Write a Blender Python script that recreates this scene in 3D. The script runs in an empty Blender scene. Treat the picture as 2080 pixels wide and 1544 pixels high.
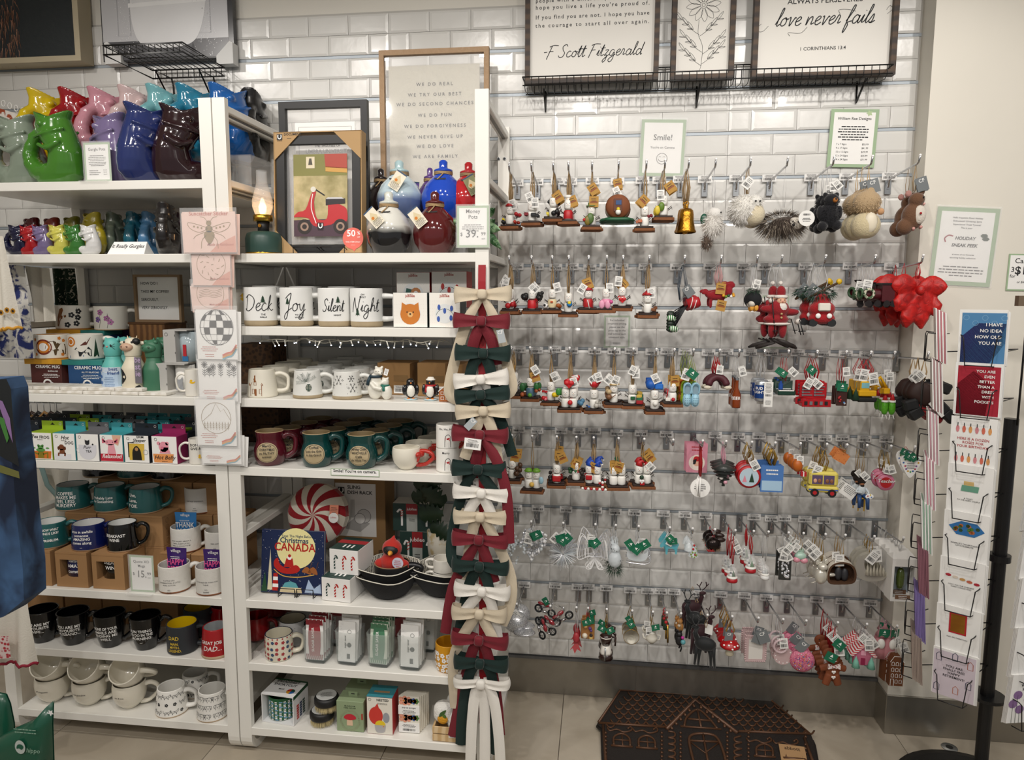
import bpy,bmesh,math,random
from mathutils import Matrix,Vector,Euler
PI=math.pi;sin=math.sin;cos=math.cos
rnd=random.Random(7)
sc=bpy.context.scene;COL=sc.collection
# ---------------------------------------------------------------- camera
FPX=1437.0;CP=Vector((.1762,-2.6440,1.5717));YAW,PIT,ROL=-.123607,.119665,.003564
_F=Vector((sin(YAW)*cos(PIT),cos(YAW)*cos(PIT),-sin(PIT)))
_R0=Vector((cos(YAW),-sin(YAW),0));_U0=_R0.cross(_F)
_R=_R0*cos(ROL)+_U0*sin(ROL);_U=-_R0*sin(ROL)+_U0*cos(ROL)
cd=bpy.data.cameras.new('camera');cam=bpy.data.objects.new('camera',cd);COL.objects.link(cam)
cd.sensor_width=36;cd.sensor_fit='HORIZONTAL';cd.lens=36*FPX/2080;cd.clip_start=.05
cam.matrix_world=Matrix(((_R.x,_U.x,-_F.x,CP.x),(_R.y,_U.y,-_F.y,CP.y),(_R.z,_U.z,-_F.z,CP.z),(0,0,0,1)))
sc.camera=cam
def W(px,py,Y=None,Z=None):  # where the sight line through a photo pixel meets depth Y (or height Z)
 d=_F+_R*((px-1040)/FPX)-_U*((py-772)/FPX)
 t=(Y-CP.y)/d.y if Z is None else(Z-CP.z)/d.z
 return CP+d*t
# ---------------------------------------------------------------- world, lights, exposure
wd=bpy.data.worlds.new('store_ambient');sc.world=wd;wd.use_nodes=True
_bg=wd.node_tree.nodes['Background'];_bg.inputs[0].default_value=(1.0,.975,.945,1);_bg.inputs[1].default_value=.21
def spot(x,y,z,tx,ty,tz,pw,ang=75,size=.04,col=(1,.945,.885),blend=.6):
 l=bpy.data.lights.new('track_spot','SPOT');l.energy=pw;l.spot_size=math.radians(ang);l.spot_blend=blend
 l.shadow_soft_size=size;l.color=col
 o=bpy.data.objects.new('track_spot',l);COL.objects.link(o);o.location=(x,y,z)
 o.rotation_euler=(Vector((tx,ty,tz))-Vector((x,y,z))).to_track_quat('-Z','Y').to_euler()
for _x,_t,_p in((-2.0,-1.5,75),(-1.2,-1.1,80),(-.45,-.5,80),(.3,.3,85),(1.0,.9,85),(1.7,1.3,75)):
 spot(_x,-1.75,3.0,_t,-.1,1.3,_p*.345)
for _x,_t,_p in((-1.6,-.9,55),(.0,.1,60),(1.5,.9,55)):
 spot(_x,-3.3,3.05,_t,-.2,.9,_p*.66,80,.06)
def area(x,y,z,sx,sy,pw,rot=(0,0,0),col=(1,.95,.89)):
 l=bpy.data.lights.new('ceiling_panel_light','AREA');l.shape='RECTANGLE';l.size=sx;l.size_y=sy;l.energy=pw;l.color=col
 o=bpy.data.objects.new('ceiling_panel_light',l);COL.objects.link(o);o.location=(x,y,z);o.rotation_euler=rot
area(-.2,-3.9,3.1,1.4,.7,12)
area(-2.6,-3.4,3.1,1.0,.5,5);area(2.4,-3.4,3.1,1.0,.5,5)
sc.view_settings.view_transform='Standard';sc.view_settings.look='None'
sc.view_settings.gamma=1;sc.view_settings.use_curve_mapping=False;sc.view_settings.exposure=.4
# ---------------------------------------------------------------- materials
def lin(h):
 return tuple((c/12.92 if c<=.04045 else((c+.055)/1.055)**2.4)for c in(int(h[i:i+2],16)/255 for i in(0,2,4)))
_mc={}
def mt(h,r=.5,m=0,t=0,e=0,b=0,bs=60,v=.06,ns=9,c=0,sh=0,al=1):
 k=(h,r,m,t,e,b,bs,v,ns,c,sh,al)
 if k in _mc:return _mc[k]
 M=bpy.data.materials.new('surface_'+h);M.use_nodes=True;N=M.node_tree.nodes;L=M.node_tree.links
 P=N['Principled BSDF'];col=lin(h)
 P.inputs['Roughness'].default_value=r;P.inputs['Metallic'].default_value=m;P.inputs['Base Color'].default_value=(*col,1)
 if t:P.inputs['Transmission Weight'].default_value=t;P.inputs['IOR'].default_value=1.2 if t<.95 else 1.45
 if c:P.inputs['Coat Weight'].default_value=c;P.inputs['Coat Roughness'].default_value=.06
 if sh:P.inputs['Sheen Weight'].default_value=sh;P.inputs['Sheen Roughness'].default_value=.4
 if al<1:P.inputs['Alpha'].default_value=al
 if e:P.inputs['Emission Color'].default_value=(*col,1);P.inputs['Emission Strength'].default_value=e
 if v or b:tc=N.new('ShaderNodeTexCoord')
 if v and not t:
  n=N.new('ShaderNodeTexNoise');n.inputs['Scale'].default_value=ns;n.inputs['Detail'].default_value=3
  L.new(tc.outputs['Object'],n.inputs['Vector'])
  x=N.new('ShaderNodeMix');x.data_type='RGBA'
  x.inputs[6].default_value=(*[q*(1-v)for q in col],1);x.inputs[7].default_value=(*[min(1,q*(1+v))for q in col],1)
  L.new(n.outputs['Fac'],x.inputs[0]);L.new(x.outputs[2],P.inputs['Base Color'])
 if b:
  n=N.new('ShaderNodeTexNoise');n.inputs['Scale'].default_value=bs;n.inputs['Detail'].default_value=3
  L.new(tc.outputs['Object'],n.inputs['Vector'])
  u=N.new('ShaderNodeBump');u.inputs['Strength'].default_value=b;u.inputs['Distance'].default_value=.004
  L.new(n.outputs['Fac'],u.inputs['Height']);L.new(u.outputs['Normal'],P.inputs['Normal'])
 _mc[k]=M;return M
def mt2(h1,h2,kind='noise',sc_=20,r=.5,edge=(.45,.55),m=0,b=0,det=4,dist=0,c=0):  # two colours mixed by a procedural pattern
 k=(h1,h2,kind,sc_,r,edge,m,b,det,dist,c)
 if k in _mc:return _mc[k]
 M=bpy.data.materials.new('pattern_'+h1);M.use_nodes=True;N=M.node_tree.nodes;L=M.node_tree.links
 P=N['Principled BSDF'];P.inputs['Roughness'].default_value=r;P.inputs['Metallic'].default_value=m;P.inputs['Coat Weight'].default_value=c
 tc=N.new('ShaderNodeTexCoord')
 if kind=='noise':n=N.new('ShaderNodeTexNoise');n.inputs['Detail'].default_value=det;n.inputs['Distortion'].default_value=dist;o=n.outputs['Fac']
 elif kind=='vor':n=N.new('ShaderNodeTexVoronoi');o=n.outputs['Distance']
 else:n=N.new('ShaderNodeTexWave');n.bands_direction=kind;n.inputs['Distortion'].default_value=dist;n.inputs['Detail'].default_value=det;o=n.outputs['Fac']
 n.inputs['Scale'].default_value=sc_
 L.new(tc.outputs['Object'],n.inputs['Vector'])
 R=N.new('ShaderNodeValToRGB');R.color_ramp.elements[0].position=edge[0];R.color_ramp.elements[1].position=edge[1]
 R.color_ramp.elements[0].color=(*lin(h1),1);R.color_ramp.elements[1].color=(*lin(h2),1)
 L.new(o,R.inputs[0]);L.new(R.outputs[0],P.inputs['Base Color'])
 if b:
  u=N.new('ShaderNodeBump');u.inputs['Strength'].default_value=b;u.inputs['Distance'].default_value=.004
  L.new(o,u.inputs['Height']);L.new(u.outputs['Normal'],P.inputs['Normal'])
 _mc[k]=M;return M
WHITE=mt('f2f0ea',.45);PAPER=mt('f4f3f0',.6);BLACK=mt('141414',.5);CHROME=mt('c8c8ca',.18,1)
TWINE=mt('a98e68',.9,b=.5,bs=300);KRAFT=mt('a5825a',.8);GREENB=mt('9fb894',.6);GOLDF=mt('c9a24a',.3,1)
CLEAR=mt('ffffff',.05,al=.16,v=0,c=.6);GLASS=mt('ffffff',.02,t=1,v=0);SILV=mt('b8bcc0',.3,1)
# ---------------------------------------------------------------- mesh builder
_gc={};_tob=None
def glyph(ch,bold=0):
 global _tob
 k=(ch,bold)
 if k in _gc:return _gc[k]
 if _tob is None:
  cu=bpy.data.curves.new('glyph_source','FONT');cu.resolution_u=2;cu.fill_mode='FRONT'
  _tob=bpy.data.objects.new('glyph_source',cu);COL.objects.link(_tob)
 def mesh(s):
  _tob.data.body=s;_tob.data.offset=bold*.018;bpy.context.view_layer.update()
  e=_tob.evaluated_get(bpy.context.evaluated_depsgraph_get());m=e.to_mesh()
  r=([(v.co.x,v.co.y)for v in m.vertices],[tuple(p.vertices)for p in m.polygons]);e.to_mesh_clear();return r
 v,f=mesh(ch)if ch!=' ' else([],[])
 a=max(x for x,y in mesh(ch+'|')[0])-max(x for x,y in mesh('|')[0])
 _gc[k]=(v,f,a);return _gc[k]
class B:
 def __init__(s):s.v=[];s.f=[];s.mi=[];s.sm=[];s.ms=[];s.M=None
 def at(s,x=0,y=0,z=0,rx=0,ry=0,rz=0,k=1):
  s.M=Matrix.Translation((x,y,z))@Euler((rx,ry,rz)).to_matrix().to_4x4()@Matrix.Scale(k,4);return s
 def add(s,vs,fs,mat,smooth=False):
  o=len(s.v)
  if s.M is None:s.v+=[tuple(p)for p in vs]
  else:
   M=s.M;s.v+=[tuple(M@Vector(p))for p in vs]
  if mat not in s.ms:s.ms.append(mat)
  i=s.ms.index(mat)
  for f in fs:s.f.append(tuple(o+j for j in f));s.mi.append(i);s.sm.append(smooth)
  return s
 def box(s,x0,x1,y0,y1,z0,z1,mat,ch=0):
  if ch:
   c=min(ch,abs(x1-x0)/2.01,abs(y1-y0)/2.01,abs(z1-z0)/2.01)
   X=(x0,x1);Y=(y0,y1);Z=(z0,z1);vs=[];g=lambda a,i:a+(c if i==0 else-c)
   for i in(0,1):
    for j in(0,1):
     for k in(0,1):
      vs+=[(X[i],g(Y[j],j),g(Z[k],k)),(g(X[i],i),Y[j],g(Z[k],k)),(g(X[i],i),g(Y[j],j),Z[k])]
   q=lambda i,j,k:(i*4+j*2+k)*3
   fs=[]
   for i in(0,1):
    fs.append([q(i,0,0),q(i,1,0),q(i,1,1),q(i,0,1)]);fs.append([q(0,i,0)+1,q(1,i,0)+1,q(1,i,1)+1,q(0,i,1)+1]);fs.append([q(0,0,i)+2,q(1,0,i)+2,q(1,1,i)+2,q(0,1,i)+2])
    for j in(0,1):
     fs.append([q(i,j,0),q(i,j,1),q(i,j,1)+1,q(i,j,0)+1]);fs.append([q(i,0,j),q(i,1,j),q(i,1,j)+2,q(i,0,j)+2]);fs.append([q(0,i,j)+1,q(1,i,j)+1,q(1,i,j)+2,q(0,i,j)+2])
     for k in(0,1):fs.append([q(i,j,k),q(i,j,k)+1,q(i,j,k)+2])
   return s.add(vs,fs,mat)
  return s.add([(x,y,z)for x in(x0,x1)for y in(y0,y1)for z in(z0,z1)],[(0,1,3,2),(4,6,7,5),(0,4,5,1),(2,3,7,6),(0,2,6,4),(1,5,7,3)],mat)
 def cb(s,c,d,mat,ch=0):return s.box(c[0]-d[0]/2,c[0]+d[0]/2,c[1]-d[1]/2,c[1]+d[1]/2,c[2]-d[2]/2,c[2]+d[2]/2,mat,ch)
 def lathe(s,pf,mat,n=24,c=(0,0,0),sx=1,sy=1,smooth=True,ax='z',wob=None,cap=True):
  vs=[];fs=[]
  for r,z in pf:
   for i in range(n):
    a=2*PI*i/n;rr=r if wob is None else wob(r,z,a)
    p=(rr*cos(a)*sx,rr*sin(a)*sy,z)
    if ax=='y':p=(p[0],p[2],p[1])
    elif ax=='x':p=(p[2],p[0],p[1])
    vs.append((p[0]+c[0],p[1]+c[1],p[2]+c[2]))
  for k in range(len(pf)-1):
   for i in range(n):
    j=(i+1)%n;fs.append((k*n+i,k*n+j,(k+1)*n+j,(k+1)*n+i))
  if cap and pf[0][0]>1e-6:fs.append(tuple(range(n))[::-1])
  if cap and pf[-1][0]>1e-6 and pf[0]!=pf[-1]:fs.append(tuple((len(pf)-1)*n+i for i in range(n)))
  return s.add(vs,fs,mat,smooth)
 def cyl(s,r,z0,z1,mat,n=20,c=(0,0,0),ax='z',r2=None,ch=0):
  r2=r if r2 is None else r2
  pf=[(0,z0),(r-ch,z0),(r,z0+ch),(r2,z1-ch),(r2-ch,z1),(0,z1)]if ch else[(0,z0),(r,z0),(r,z0),(r2,z1),(r2,z1),(0,z1)]
  return s.lathe(pf,mat,n,c,ax=ax,smooth=bool(ch))
 def sph(s,c,r,mat,e=1,n=14,m=8,f=1):
  if not hasattr(r,'__len__'):r=(r,r,r)
  P=lambda x:math.copysign(abs(x)**e,x);Q=lambda x:math.copysign(abs(x)**f,x)
  vs=[];fs=[]
  for k in range(m+1):
   t=-PI/2+PI*k/m
   for i in range(n):
    a=2*PI*i/n
    vs.append((c[0]+r[0]*P(cos(t))*Q(cos(a)),c[1]+r[1]*P(cos(t))*Q(sin(a)),c[2]+r[2]*P(sin(t))))
  for k in range(m):
   for i in range(n):
    j=(i+1)%n;fs.append((k*n+i,k*n+j,(k+1)*n+j,(k+1)*n+i))
  return s.add(vs,fs,mat,True)
 def tube(s,pts,r,mat,n=6,closed=False,fl=1,cap=True):
  P=[Vector(p)for p in pts];L=len(P);vs=[];fs=[]
  R=r if hasattr(r,'__len__')else[r]*L
  up=None
  for i in range(L):
   a=P[(i-1)%L]if(i or closed)else P[i];b_=P[(i+1)%L]if(i<L-1 or closed)else P[i]
   t=(b_-a);t=t.normalized()if t.length>1e-9 else Vector((0,0,1))
   if up is None:up=Vector((0,-1,0))if abs(t.y)<.9 else Vector((0,0,1))
   u=(up-t*up.dot(t));u=u.normalized()if u.length>1e-6 else t.orthogonal().normalized();w=t.cross(u);up=u
   for k in range(n):
    q=2*PI*k/n;vs.append(P[i]+u*(cos(q)*R[i]*fl)+w*(sin(q)*R[i]))
  for i in range(L if closed else L-1):
   for k in range(n):
    j=(k+1)%n;i2=(i+1)%L;fs.append((i*n+k,i*n+j,i2*n+j,i2*n+k))
  if not closed and cap:fs.append(tuple(range(n))[::-1]);fs.append(tuple((L-1)*n+k for k in range(n)))
  return s.add(vs,fs,mat,True)
 def prism(s,poly,y0,y1,mat,side=None):
  n=len(poly);vs=[(x,y0,z)for x,z in poly]+[(x,y1,z)for x,z in poly]
  s.add(vs,[tuple(range(n)),tuple(range(2*n-1,n-1,-1))],mat)
  return s.add(vs,[(i,(i+1)%n,n+(i+1)%n,n+i)for i in range(n)],side or mat)
 def ring(s,x,z,r0,r1,y,mat,n=24,th=.0006,a0=0,a1=2*PI):
  m=n+1;vs=[];fs=[]
  for k in range(m):
   a=a0+(a1-a0)*k/n
   vs+=[(x+r0*cos(a),y,z+r0*sin(a)),(x+r1*cos(a),y,z+r1*sin(a))]
  for k in range(n):fs.append((2*k,2*k+1,2*k+3,2*k+2))
  return s.add(vs,fs,mat)
 def line(s,pts,w,mat,y=0,fn=None,closed=False):  # flat stroke in the xz plane
  P=[Vector((p[0],p[1]))for p in pts];L=len(P);vs=[];fs=[]
  if L<2:return s
  for i in range(L):
   a=P[(i-1)%L]if(i or closed)else P[i];b_=P[(i+1)%L]if(i<L-1 or closed)else P[i]
   t=b_-a;t=t.normalized()if t.length>1e-9 else Vector((1,0));nrm=Vector((-t.y,t.x))*w/2
   for q in(P[i]+nrm,P[i]-nrm):vs.append((q.x,y,q.y)if fn is None else fn(q.x,q.y))
  for i in range(L if closed else L-1):
   j=(i+1)%L;fs.append((2*i,2*i+1,2*j+1,2*j))
  return s.add(vs,fs,mat)
 def poly(s,pts,mat,y=0,fn=None):
  vs=[(p[0],y,p[1])if fn is None else fn(*p)for p in pts]
  if fn is None:return s.add(vs,[tuple(range(len(vs)))],mat)
  cx=sum(p[0]for p in pts)/len(pts);cz=sum(p[1]for p in pts)/len(pts);n=len(pts)
  return s.add(vs+[fn(cx,cz)],[(i,(i+1)%n,n)for i in range(n)],mat)
 def dot(s,x,z,r,mat,y=0,n=10,fn=None,rz=None):return s.poly([(x+r*cos(2*PI*i/n),z+(rz or r)*sin(2*PI*i/n))for i in range(n)],mat,y,fn)
 def text(s,t,x,z,h,mat,y=0,al='c',xs=1,sh=0,fn=None,bold=.4,ls=1.45,sp=0,w=None):
  for li,ln in enumerate(t.split('\n')):
   if not ln:continue
   g=[glyph(c,bold)for c in ln];k=h/.73
   tw=sum(q[2]for q in g)*k*xs+sp*(len(g)-1);xk=xs
   if w and tw>w:xk=xs*w/tw;tw=w
   cx=x-(tw/2 if al=='c' else tw if al=='r' else 0);zz=z-li*h*ls-h/2
   for q in g:
    vs=[(cx+vx*k*xk+sh*vy*k,zz+vy*k)for vx,vy in q[0]]
    s.add([(a,y,b_)if fn is None else fn(a,b_)for a,b_ in vs],q[1],mat)
    cx+=q[2]*k*xk+sp*xk/xs
  return s
 def bars(s,x,z,w,h,mat,y=0,n=11,sd=0):
  R=random.Random(sd);cx=x-w/2
  while cx<x+w/2-w*.02:
   d=w*R.choice((.02,.035,.05));s.add([(cx,y,z-h/2),(cx+d,y,z-h/2),(cx+d,y,z+h/2),(cx,y,z+h/2)],[(0,1,2,3)],mat);cx+=d+w*R.choice((.02,.03,.045))
  return s
 def lines(s,x,z,w,n,dz,mat,y=0,th=None,al='c',fn=None,sd=1):  # rows of unreadably small print
  R=random.Random(sd);th=th or dz*.32
  for i in range(n):
   k=R.uniform(.75,1)if i<n-1 else R.uniform(.4,.8);ww=w*k;x0=x-ww/2 if al=='c' else x-w/2;zz=z-i*dz;q=x0
   while q<x0+ww-w*.03:
    d=min(w*R.uniform(.05,.15),x0+ww-q);P=[(q,zz-th/2),(q+d,zz-th/2),(q+d,zz+th/2),(q,zz+th/2)]
    s.add([(a,y,b_)if fn is None else fn(a,b_)for a,b_ in P],[(0,1,2,3)],mat);q+=d+w*.02
  return s
 def mesh(s,name):
  me=bpy.data.meshes.new(name);me.from_pydata(s.v,[],s.f)
  for m in s.ms:me.materials.append(m)
  me.polygons.foreach_set('material_index',s.mi);me.polygons.foreach_set('use_smooth',s.sm);me.update();return me
def obj(name,b,par=None,label=None,loc=None,rz=0,kind=None):
 me=b if isinstance(b,bpy.types.Mesh)else b.mesh(name)
 o=bpy.data.objects.new(name,me);COL.objects.link(o)
 if par is not None:o.parent=par
 if label:o['label']=label
 if kind:o['kind']=kind
 if loc is not None:o.location=loc
 if rz:o.rotation_euler.z=rz
 return o
def tag(o,label,cat,group=None):
 o['label']=label;o['category']=cat
 if group:o['group']=group
 return o
def thing(name,label,cat,loc=(0,0,0),rz=0,group=None,k=1):
 o=bpy.data.objects.new(name,None);COL.objects.link(o);o.empty_display_size=.02
 o.location=loc;o.rotation_euler.z=rz;o.scale=(k,k,k)
 return tag(o,label,cat,group)
def solo(name,b,label,cat,loc=(0,0,0),rz=0,group=None):return tag(obj(name,b,None,None,loc,rz),label,cat,group)
def struct(name,b,par=None):return obj(name,b,par,kind='structure')
def kids(o):return[c for c in bpy_kids.get(o,())]
def dup(root,loc,rz=None,label=None,group=None,cols=None,k=None):  # a copy of a thing with copies of its parts and sub-parts
 def cp(o,par):
  c=o.copy();COL.objects.link(c)
  if par is not None:c.parent=par
  for ch in o.children:cp(ch,c)
  return c
 r=cp(root,None);r.location=loc
 if rz is not None:r.rotation_euler.z=rz
 if k is not None:r.scale=(k,k,k)
 if label:r['label']=label
 if group:r['group']=group
 return r
def recol(o,old,new):  # give a copy its own colour through object-level material slots
 for q in[o]+list(o.children)+[g for c in o.children for g in c.children]:
  if q.type=='MESH':
   for sl in q.material_slots:
    if sl.material==old:sl.link='OBJECT';sl.material=new
def fuse(b,vox=.004,it=4,name='fused'):  # weld overlapping rounded shapes into one smooth skin
 o=bpy.data.objects.new(name,b.mesh(name));COL.objects.link(o)
 m=o.modifiers.new('r','REMESH');m.mode='VOXEL';m.voxel_size=vox;m.use_smooth_shade=True
 if it:q=o.modifiers.new('s','SMOOTH');q.factor=.5;q.iterations=it
 bpy.context.view_layer.update();dg=bpy.context.evaluated_depsgraph_get()
 me=bpy.data.meshes.new_from_object(o.evaluated_get(dg));me.name=name
 old=o.data;bpy.data.objects.remove(o);bpy.data.meshes.remove(old);return me
def remat(me,mat):
 me.materials.clear();me.materials.append(mat);return me
def wrap(rf,a0=0,off=.0005):  # bends flat xz artwork round a body of revolution whose front faces -y
 return lambda x,z:((rf(z)+off)*sin(a0+x/rf(z)),-(rf(z)+off)*cos(a0+x/rf(z)),z)
def spl(p,n=6,closed=False):  # Catmull-Rom through the points
 L=len(p);out=[]
 for i in range(L if closed else L-1):
  g=(lambda k:p[k%L])if closed else(lambda k:p[max(0,min(L-1,k))])
  a,b_,c,d=g(i-1),g(i),g(i+1),g(i+2)
  for j in range(n):
   t=j/n;out.append(tuple(.5*((2*b_[q])+(-a[q]+c[q])*t+(2*a[q]-5*b_[q]+4*c[q]-d[q])*t*t+(-a[q]+3*b_[q]-3*c[q]+d[q])*t**3)for q in range(len(b_))))
 if not closed:out.append(tuple(p[-1]))
 return out
# ================================================================ ROOM
ZR=[1.985-.1524*k for k in range(-5,14)]
def groove(k):return 1.985-.1524*k
TILE=mt('d9d8d4',.24,v=.02,b=.15,bs=22,c=.1);WALLP=mt('e2ded4',.6,v=.02);ALU=mt('a3abb2',.45,.3)
b=B();b.box(-2.7,1.2262,.0,.06,0,2.597,mt('b9b6b0',.5));wall=struct('wall_back',b)
b=B()
for k in range(-4,13):
 if k<12 and k>-4:b.box(-2.6,1.2262,-.0035,.0,groove(k)-.005,groove(k)+.005,ALU)
obj('metal_groove_insert',b,wall)
b=B();b.box(-2.7,3.0,.0,.05,2.597,3.2,WALLP);struct('wall_back_upper',b)
def tilemesh(w,h):
 t=B();d=.009;e=.010
 vs=[(0,0,0),(w,0,0),(w,0,h),(0,0,h),(0,-.0065,0),(w,-.0065,0),(w,-.0065,h),(0,-.0065,h),(e,-.0085,e*.8),(w-e,-.0085,e*.8),(w-e,-.0085,h-e*.8),(e,-.0085,h-e*.8)]
 t.add(vs,[(0,1,5,4),(1,2,6,5),(2,3,7,6),(3,0,4,7),(4,5,9,8),(5,6,10,9),(6,7,11,10),(7,4,8,11),(8,9,10,11)],TILE);return t
HT=(.1524-.011)/2;g_=.0012
full=tilemesh(.1524-g_,HT-g_).mesh('tile');half=tilemesh(.0762-g_,HT-g_).mesh('tile')
rest=B();cnt=0;cand=[]
for k in range(-4,12):
 z1=groove(k)-.0055
 for row in(0,1):
  z=z1-HT*(row+1)
  for pnl in range(-5,2):
   x0=pnl*.6096
   xs=[(x0+.1524*i,full)for i in range(4)]if row==0 else[(x0,half)]+[(x0+.0762+.1524*i,full)for i in range(3)]+[(x0+.5334,half)]
   for x,me in xs:
    if x<-2.6:continue
    cand.append((0 if x>-.17 else(1 if(z>1.95 and x>-1.3)else 2),x,z,me))
cand.sort(key=lambda q:q[0])
for i,(pr,x,z,me)in enumerate(cand):
 if i<300:obj('tile',me,wall,loc=(x,0,z))
 else:rest.at(x,0,z);rest.add([tuple(v.co)for v in me.vertices],[tuple(p.vertices)for p in me.polygons],TILE)
obj('tile_field',rest,wall,kind='stuff')
STEEL=mt('9b968c',.36,.8,b=.08,bs=8,v=.15,ns=3)
b=B();b.box(-2.7,1.2262,-.013,.0,.146,.157,mt('6e6f70',.4,.6));obj('panel_edge',b,wall)
bs_=struct('baseboard_back',B().box(-2.7,1.222,-.004,.0,0,.146,STEEL))
for x in(-1.5,-.57,.34):obj('plate',B().box(x,x+.905,-.0065,-.004,.004,.143,STEEL),bs_)
col=struct('wall_column',B().box(1.2262,3.0,-.1,.05,.148,3.2,mt('e6e1d5',.45,v=.02)))
struct('baseboard_column',B().box(1.2222,3.0,-.106,-.0,0,.148,STEEL,.002))
struct('wall_left',B().box(-2.75,-2.7,-3,.05,0,3.2,WALLP))
struct('ceiling',B().box(-2.75,3,-3.0,.05,3.2,3.25,mt('e8e6e0',.8)))
FL=mt2('a59a88','c2b8a8','noise',2.2,.16,(.3,.7),det=8,dist=1.2)
fl=struct('floor',B().box(-3,3.4,-4.2,.05,-.03,-.004,mt('4a443c',.8)))
tm=B().box(0,.598,0,.598,-.006,0,FL,.001).mesh('floor_tile')
for i in range(-5,6):
 for j in range(-7,1):obj('floor_tile',tm,fl,loc=(.06+.6*i+.001,-.47+.6*j+.001,0))
b=B();b.cyl(.026,0,.0025,SILV,24,ch=.001).cyl(.012,.002,.003,BLACK,16);solo('floor_outlet_cap',b,'small round metal cap set in the floor beside the card stand','floor cap',W(1920,1508,Z=0)+Vector((0,-.03,.0)))
# ================================================================ SHELF UNITS
YF=-.51;PAINT=mt('ebe9e2',.32,v=.015)
SZ=[.099,.333,.556,None,1.010,1.237,1.469,1.698,1.928]
RZ=[.085,.32,.555,.785,1.01,1.24,1.47,1.70,1.93,2.155]
def side_frame(x0,x1,par):  # a closed rounded loop of square tube with cross rails
 b=B();pts=[]
 for(cy,cz,a0)in((YF+.06,.06,PI),(-.07,.06,1.5*PI),):
  for i in range(7):a=a0+PI/2*i/6;pts.append((cy+.06*cos(a),cz+.06*sin(a)))
 # outer profile in yz: front post down, along the floor, up the rear post
 outer=[(YF,2.172)]+[(YF,.06)]+pts[1:7]+pts[7:]+[(-.012,2.172)]
 t=.05
 inn=[]
 for(cy,cz,a0)in((YF+.06,.06,PI),(-.072,.06,1.5*PI)):
  for i in range(7):a=a0+PI/2*i/6;inn.append((cy+(.06-.02)*cos(a)+(.0),cz+(.06-.028)*sin(a)))
 inner=[(YF+.022,2.172),(YF+.022,.06)]+[(max(YF+.022,y),z)for y,z in inn[1:7]]+inn[7:]+[(-.034,2.172)]
 n=len(outer);m=min(n,len(inner));outer=outer[:m];inner=inner[:m]
 vs=[(x0,y,z)for y,z in outer]+[(x1,y,z)for y,z in outer]+[(x0,y,z)for y,z in inner]+[(x1,y,z)for y,z in inner]
 fs=[]
 for i in range(m-1):
  fs+=[(i,i+1,m+i+1,m+i),(2*m+i,3*m+i,3*m+i+1,2*m+i+1),(i,2*m+i,2*m+i+1,i+1),(m+i,m+i+1,3*m+i+1,3*m+i)]
 for i in(0,m-1):fs.append((i,m+i,3*m+i,2*m+i))
 b.add(vs,fs,PAINT);obj('side_frame',b,par)
 for z in RZ[1:]:
  obj('side_rail',B().box(x0+.004,x1-.004,YF+.02,-.03,z-.022,z-.001,PAINT,.002).box(x0+.016,x1-.016,YF+.02,-.03,z-.026,z-.022,mt('77746e',.5)),par)
def unit(x0,x1,label,shelves,n):
 t=thing('shelf_unit',label,'shelf',(0,0,0))
 side_frame(x0,x0+.041,t);side_frame(x1-.041,x1,t)
 for z in shelves:
  b=B();b.box(x0+.04,x1-.04,YF,-.02,z-.028,z,PAINT,.0015);obj('shelf_board',b,t)
 return t
ul=unit(-1.905,-1.028,'tall white metal open shelf unit on the left with fish shaped pitchers on top',[z for i,z in enumerate(SZ)if z and i not in(5,6)]+[],0)
obj('shelf_board',B().box(-1.865,-1.069,YF,-.02,1.209,1.237,PAINT,.0015),ul)
ur=unit(-1.024,-.161,'tall white metal open shelf unit in the middle with ribbon bows down its post',[z for i,z in enumerate(SZ)if z and i!=8],0)
b=B()
for x in(-.2,-.178):b.cyl(.0045,-.0365,-.033,BLACK,12,c=(x,0,2.06),ax='y')
for x in(-.2,-.178):b.lathe([(.0045,-.0362),(.006,-.0366),(.006,-.0340)],SILV,12,c=(x,0,2.06),ax='y')
obj('screw_hole',b,ur)
# ================================================================ HOOKS
HX={0:[-.133,-.059,.013,.063,.14,.226,.315,.374,.449,.533,.641,.754,.893,1.007,1.146],
      2:[-.132,-.056,.013,.068,.134,.194,.247,.332,.446,.562,.675,.751,.885,1.035,1.176],
      4:[-.123,-.059,.011,.075,.159,.226,.288,.363,.422,.484,.568,.631,.711,.786,.875,.965,1.04,1.112,1.213],
      6:[-.121,-.05,.035,.102,.161,.245,.331,.427,.524,.6,.683,.758,.838,.921,.984,1.046,1.12,1.193],
      8:[-.131,-.051,.061,.172,.242,.32,.425,.501,.575,.642,.702,.75,.815,.863,.933,.996,1.087,1.178],
      10:[-.101,.019,.111,.152,.217,.305,.376,.424,.472,.561,.644,.731,.812,.887,.989,1.082,1.178]}
NOLAB={(4,18),(6,8),(8,9),(8,10),(8,17)}
pb=B();pb.box(-.0105,.0105,-.0175,-.012,-.062,.004,mt('9a9da0',.3,.9),.001).box(-.004,.004,-.02,-.017,-.045,-.005,CHROME)
plate_me=pb.mesh('back_plate')
ab=B();ab.tube([(0,-.014,-.04),(0,-.022,-.036),(0,-.024,-.022),(0,-.03,-.012),(0,-.2,-.001),(0,-.242,.001),(0,-.248,.004),(0,-.256,.022)],.0033,CHROME,8).sph((0,-.2565,.0235),.0042,mt('f4f4f4',.3));arm_me=ab.mesh('arm')
def lab(sd):
 b=B();b.box(-.0245,.0245,-.0215,-.0205,-.0245,.0035,CLEAR);b.box(-.0235,.0235,-.0204,-.0199,-.022,.001,PAPER)
 return b.mesh('label_holder')
lab_me=lab(0)
bar_me=[]
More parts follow.
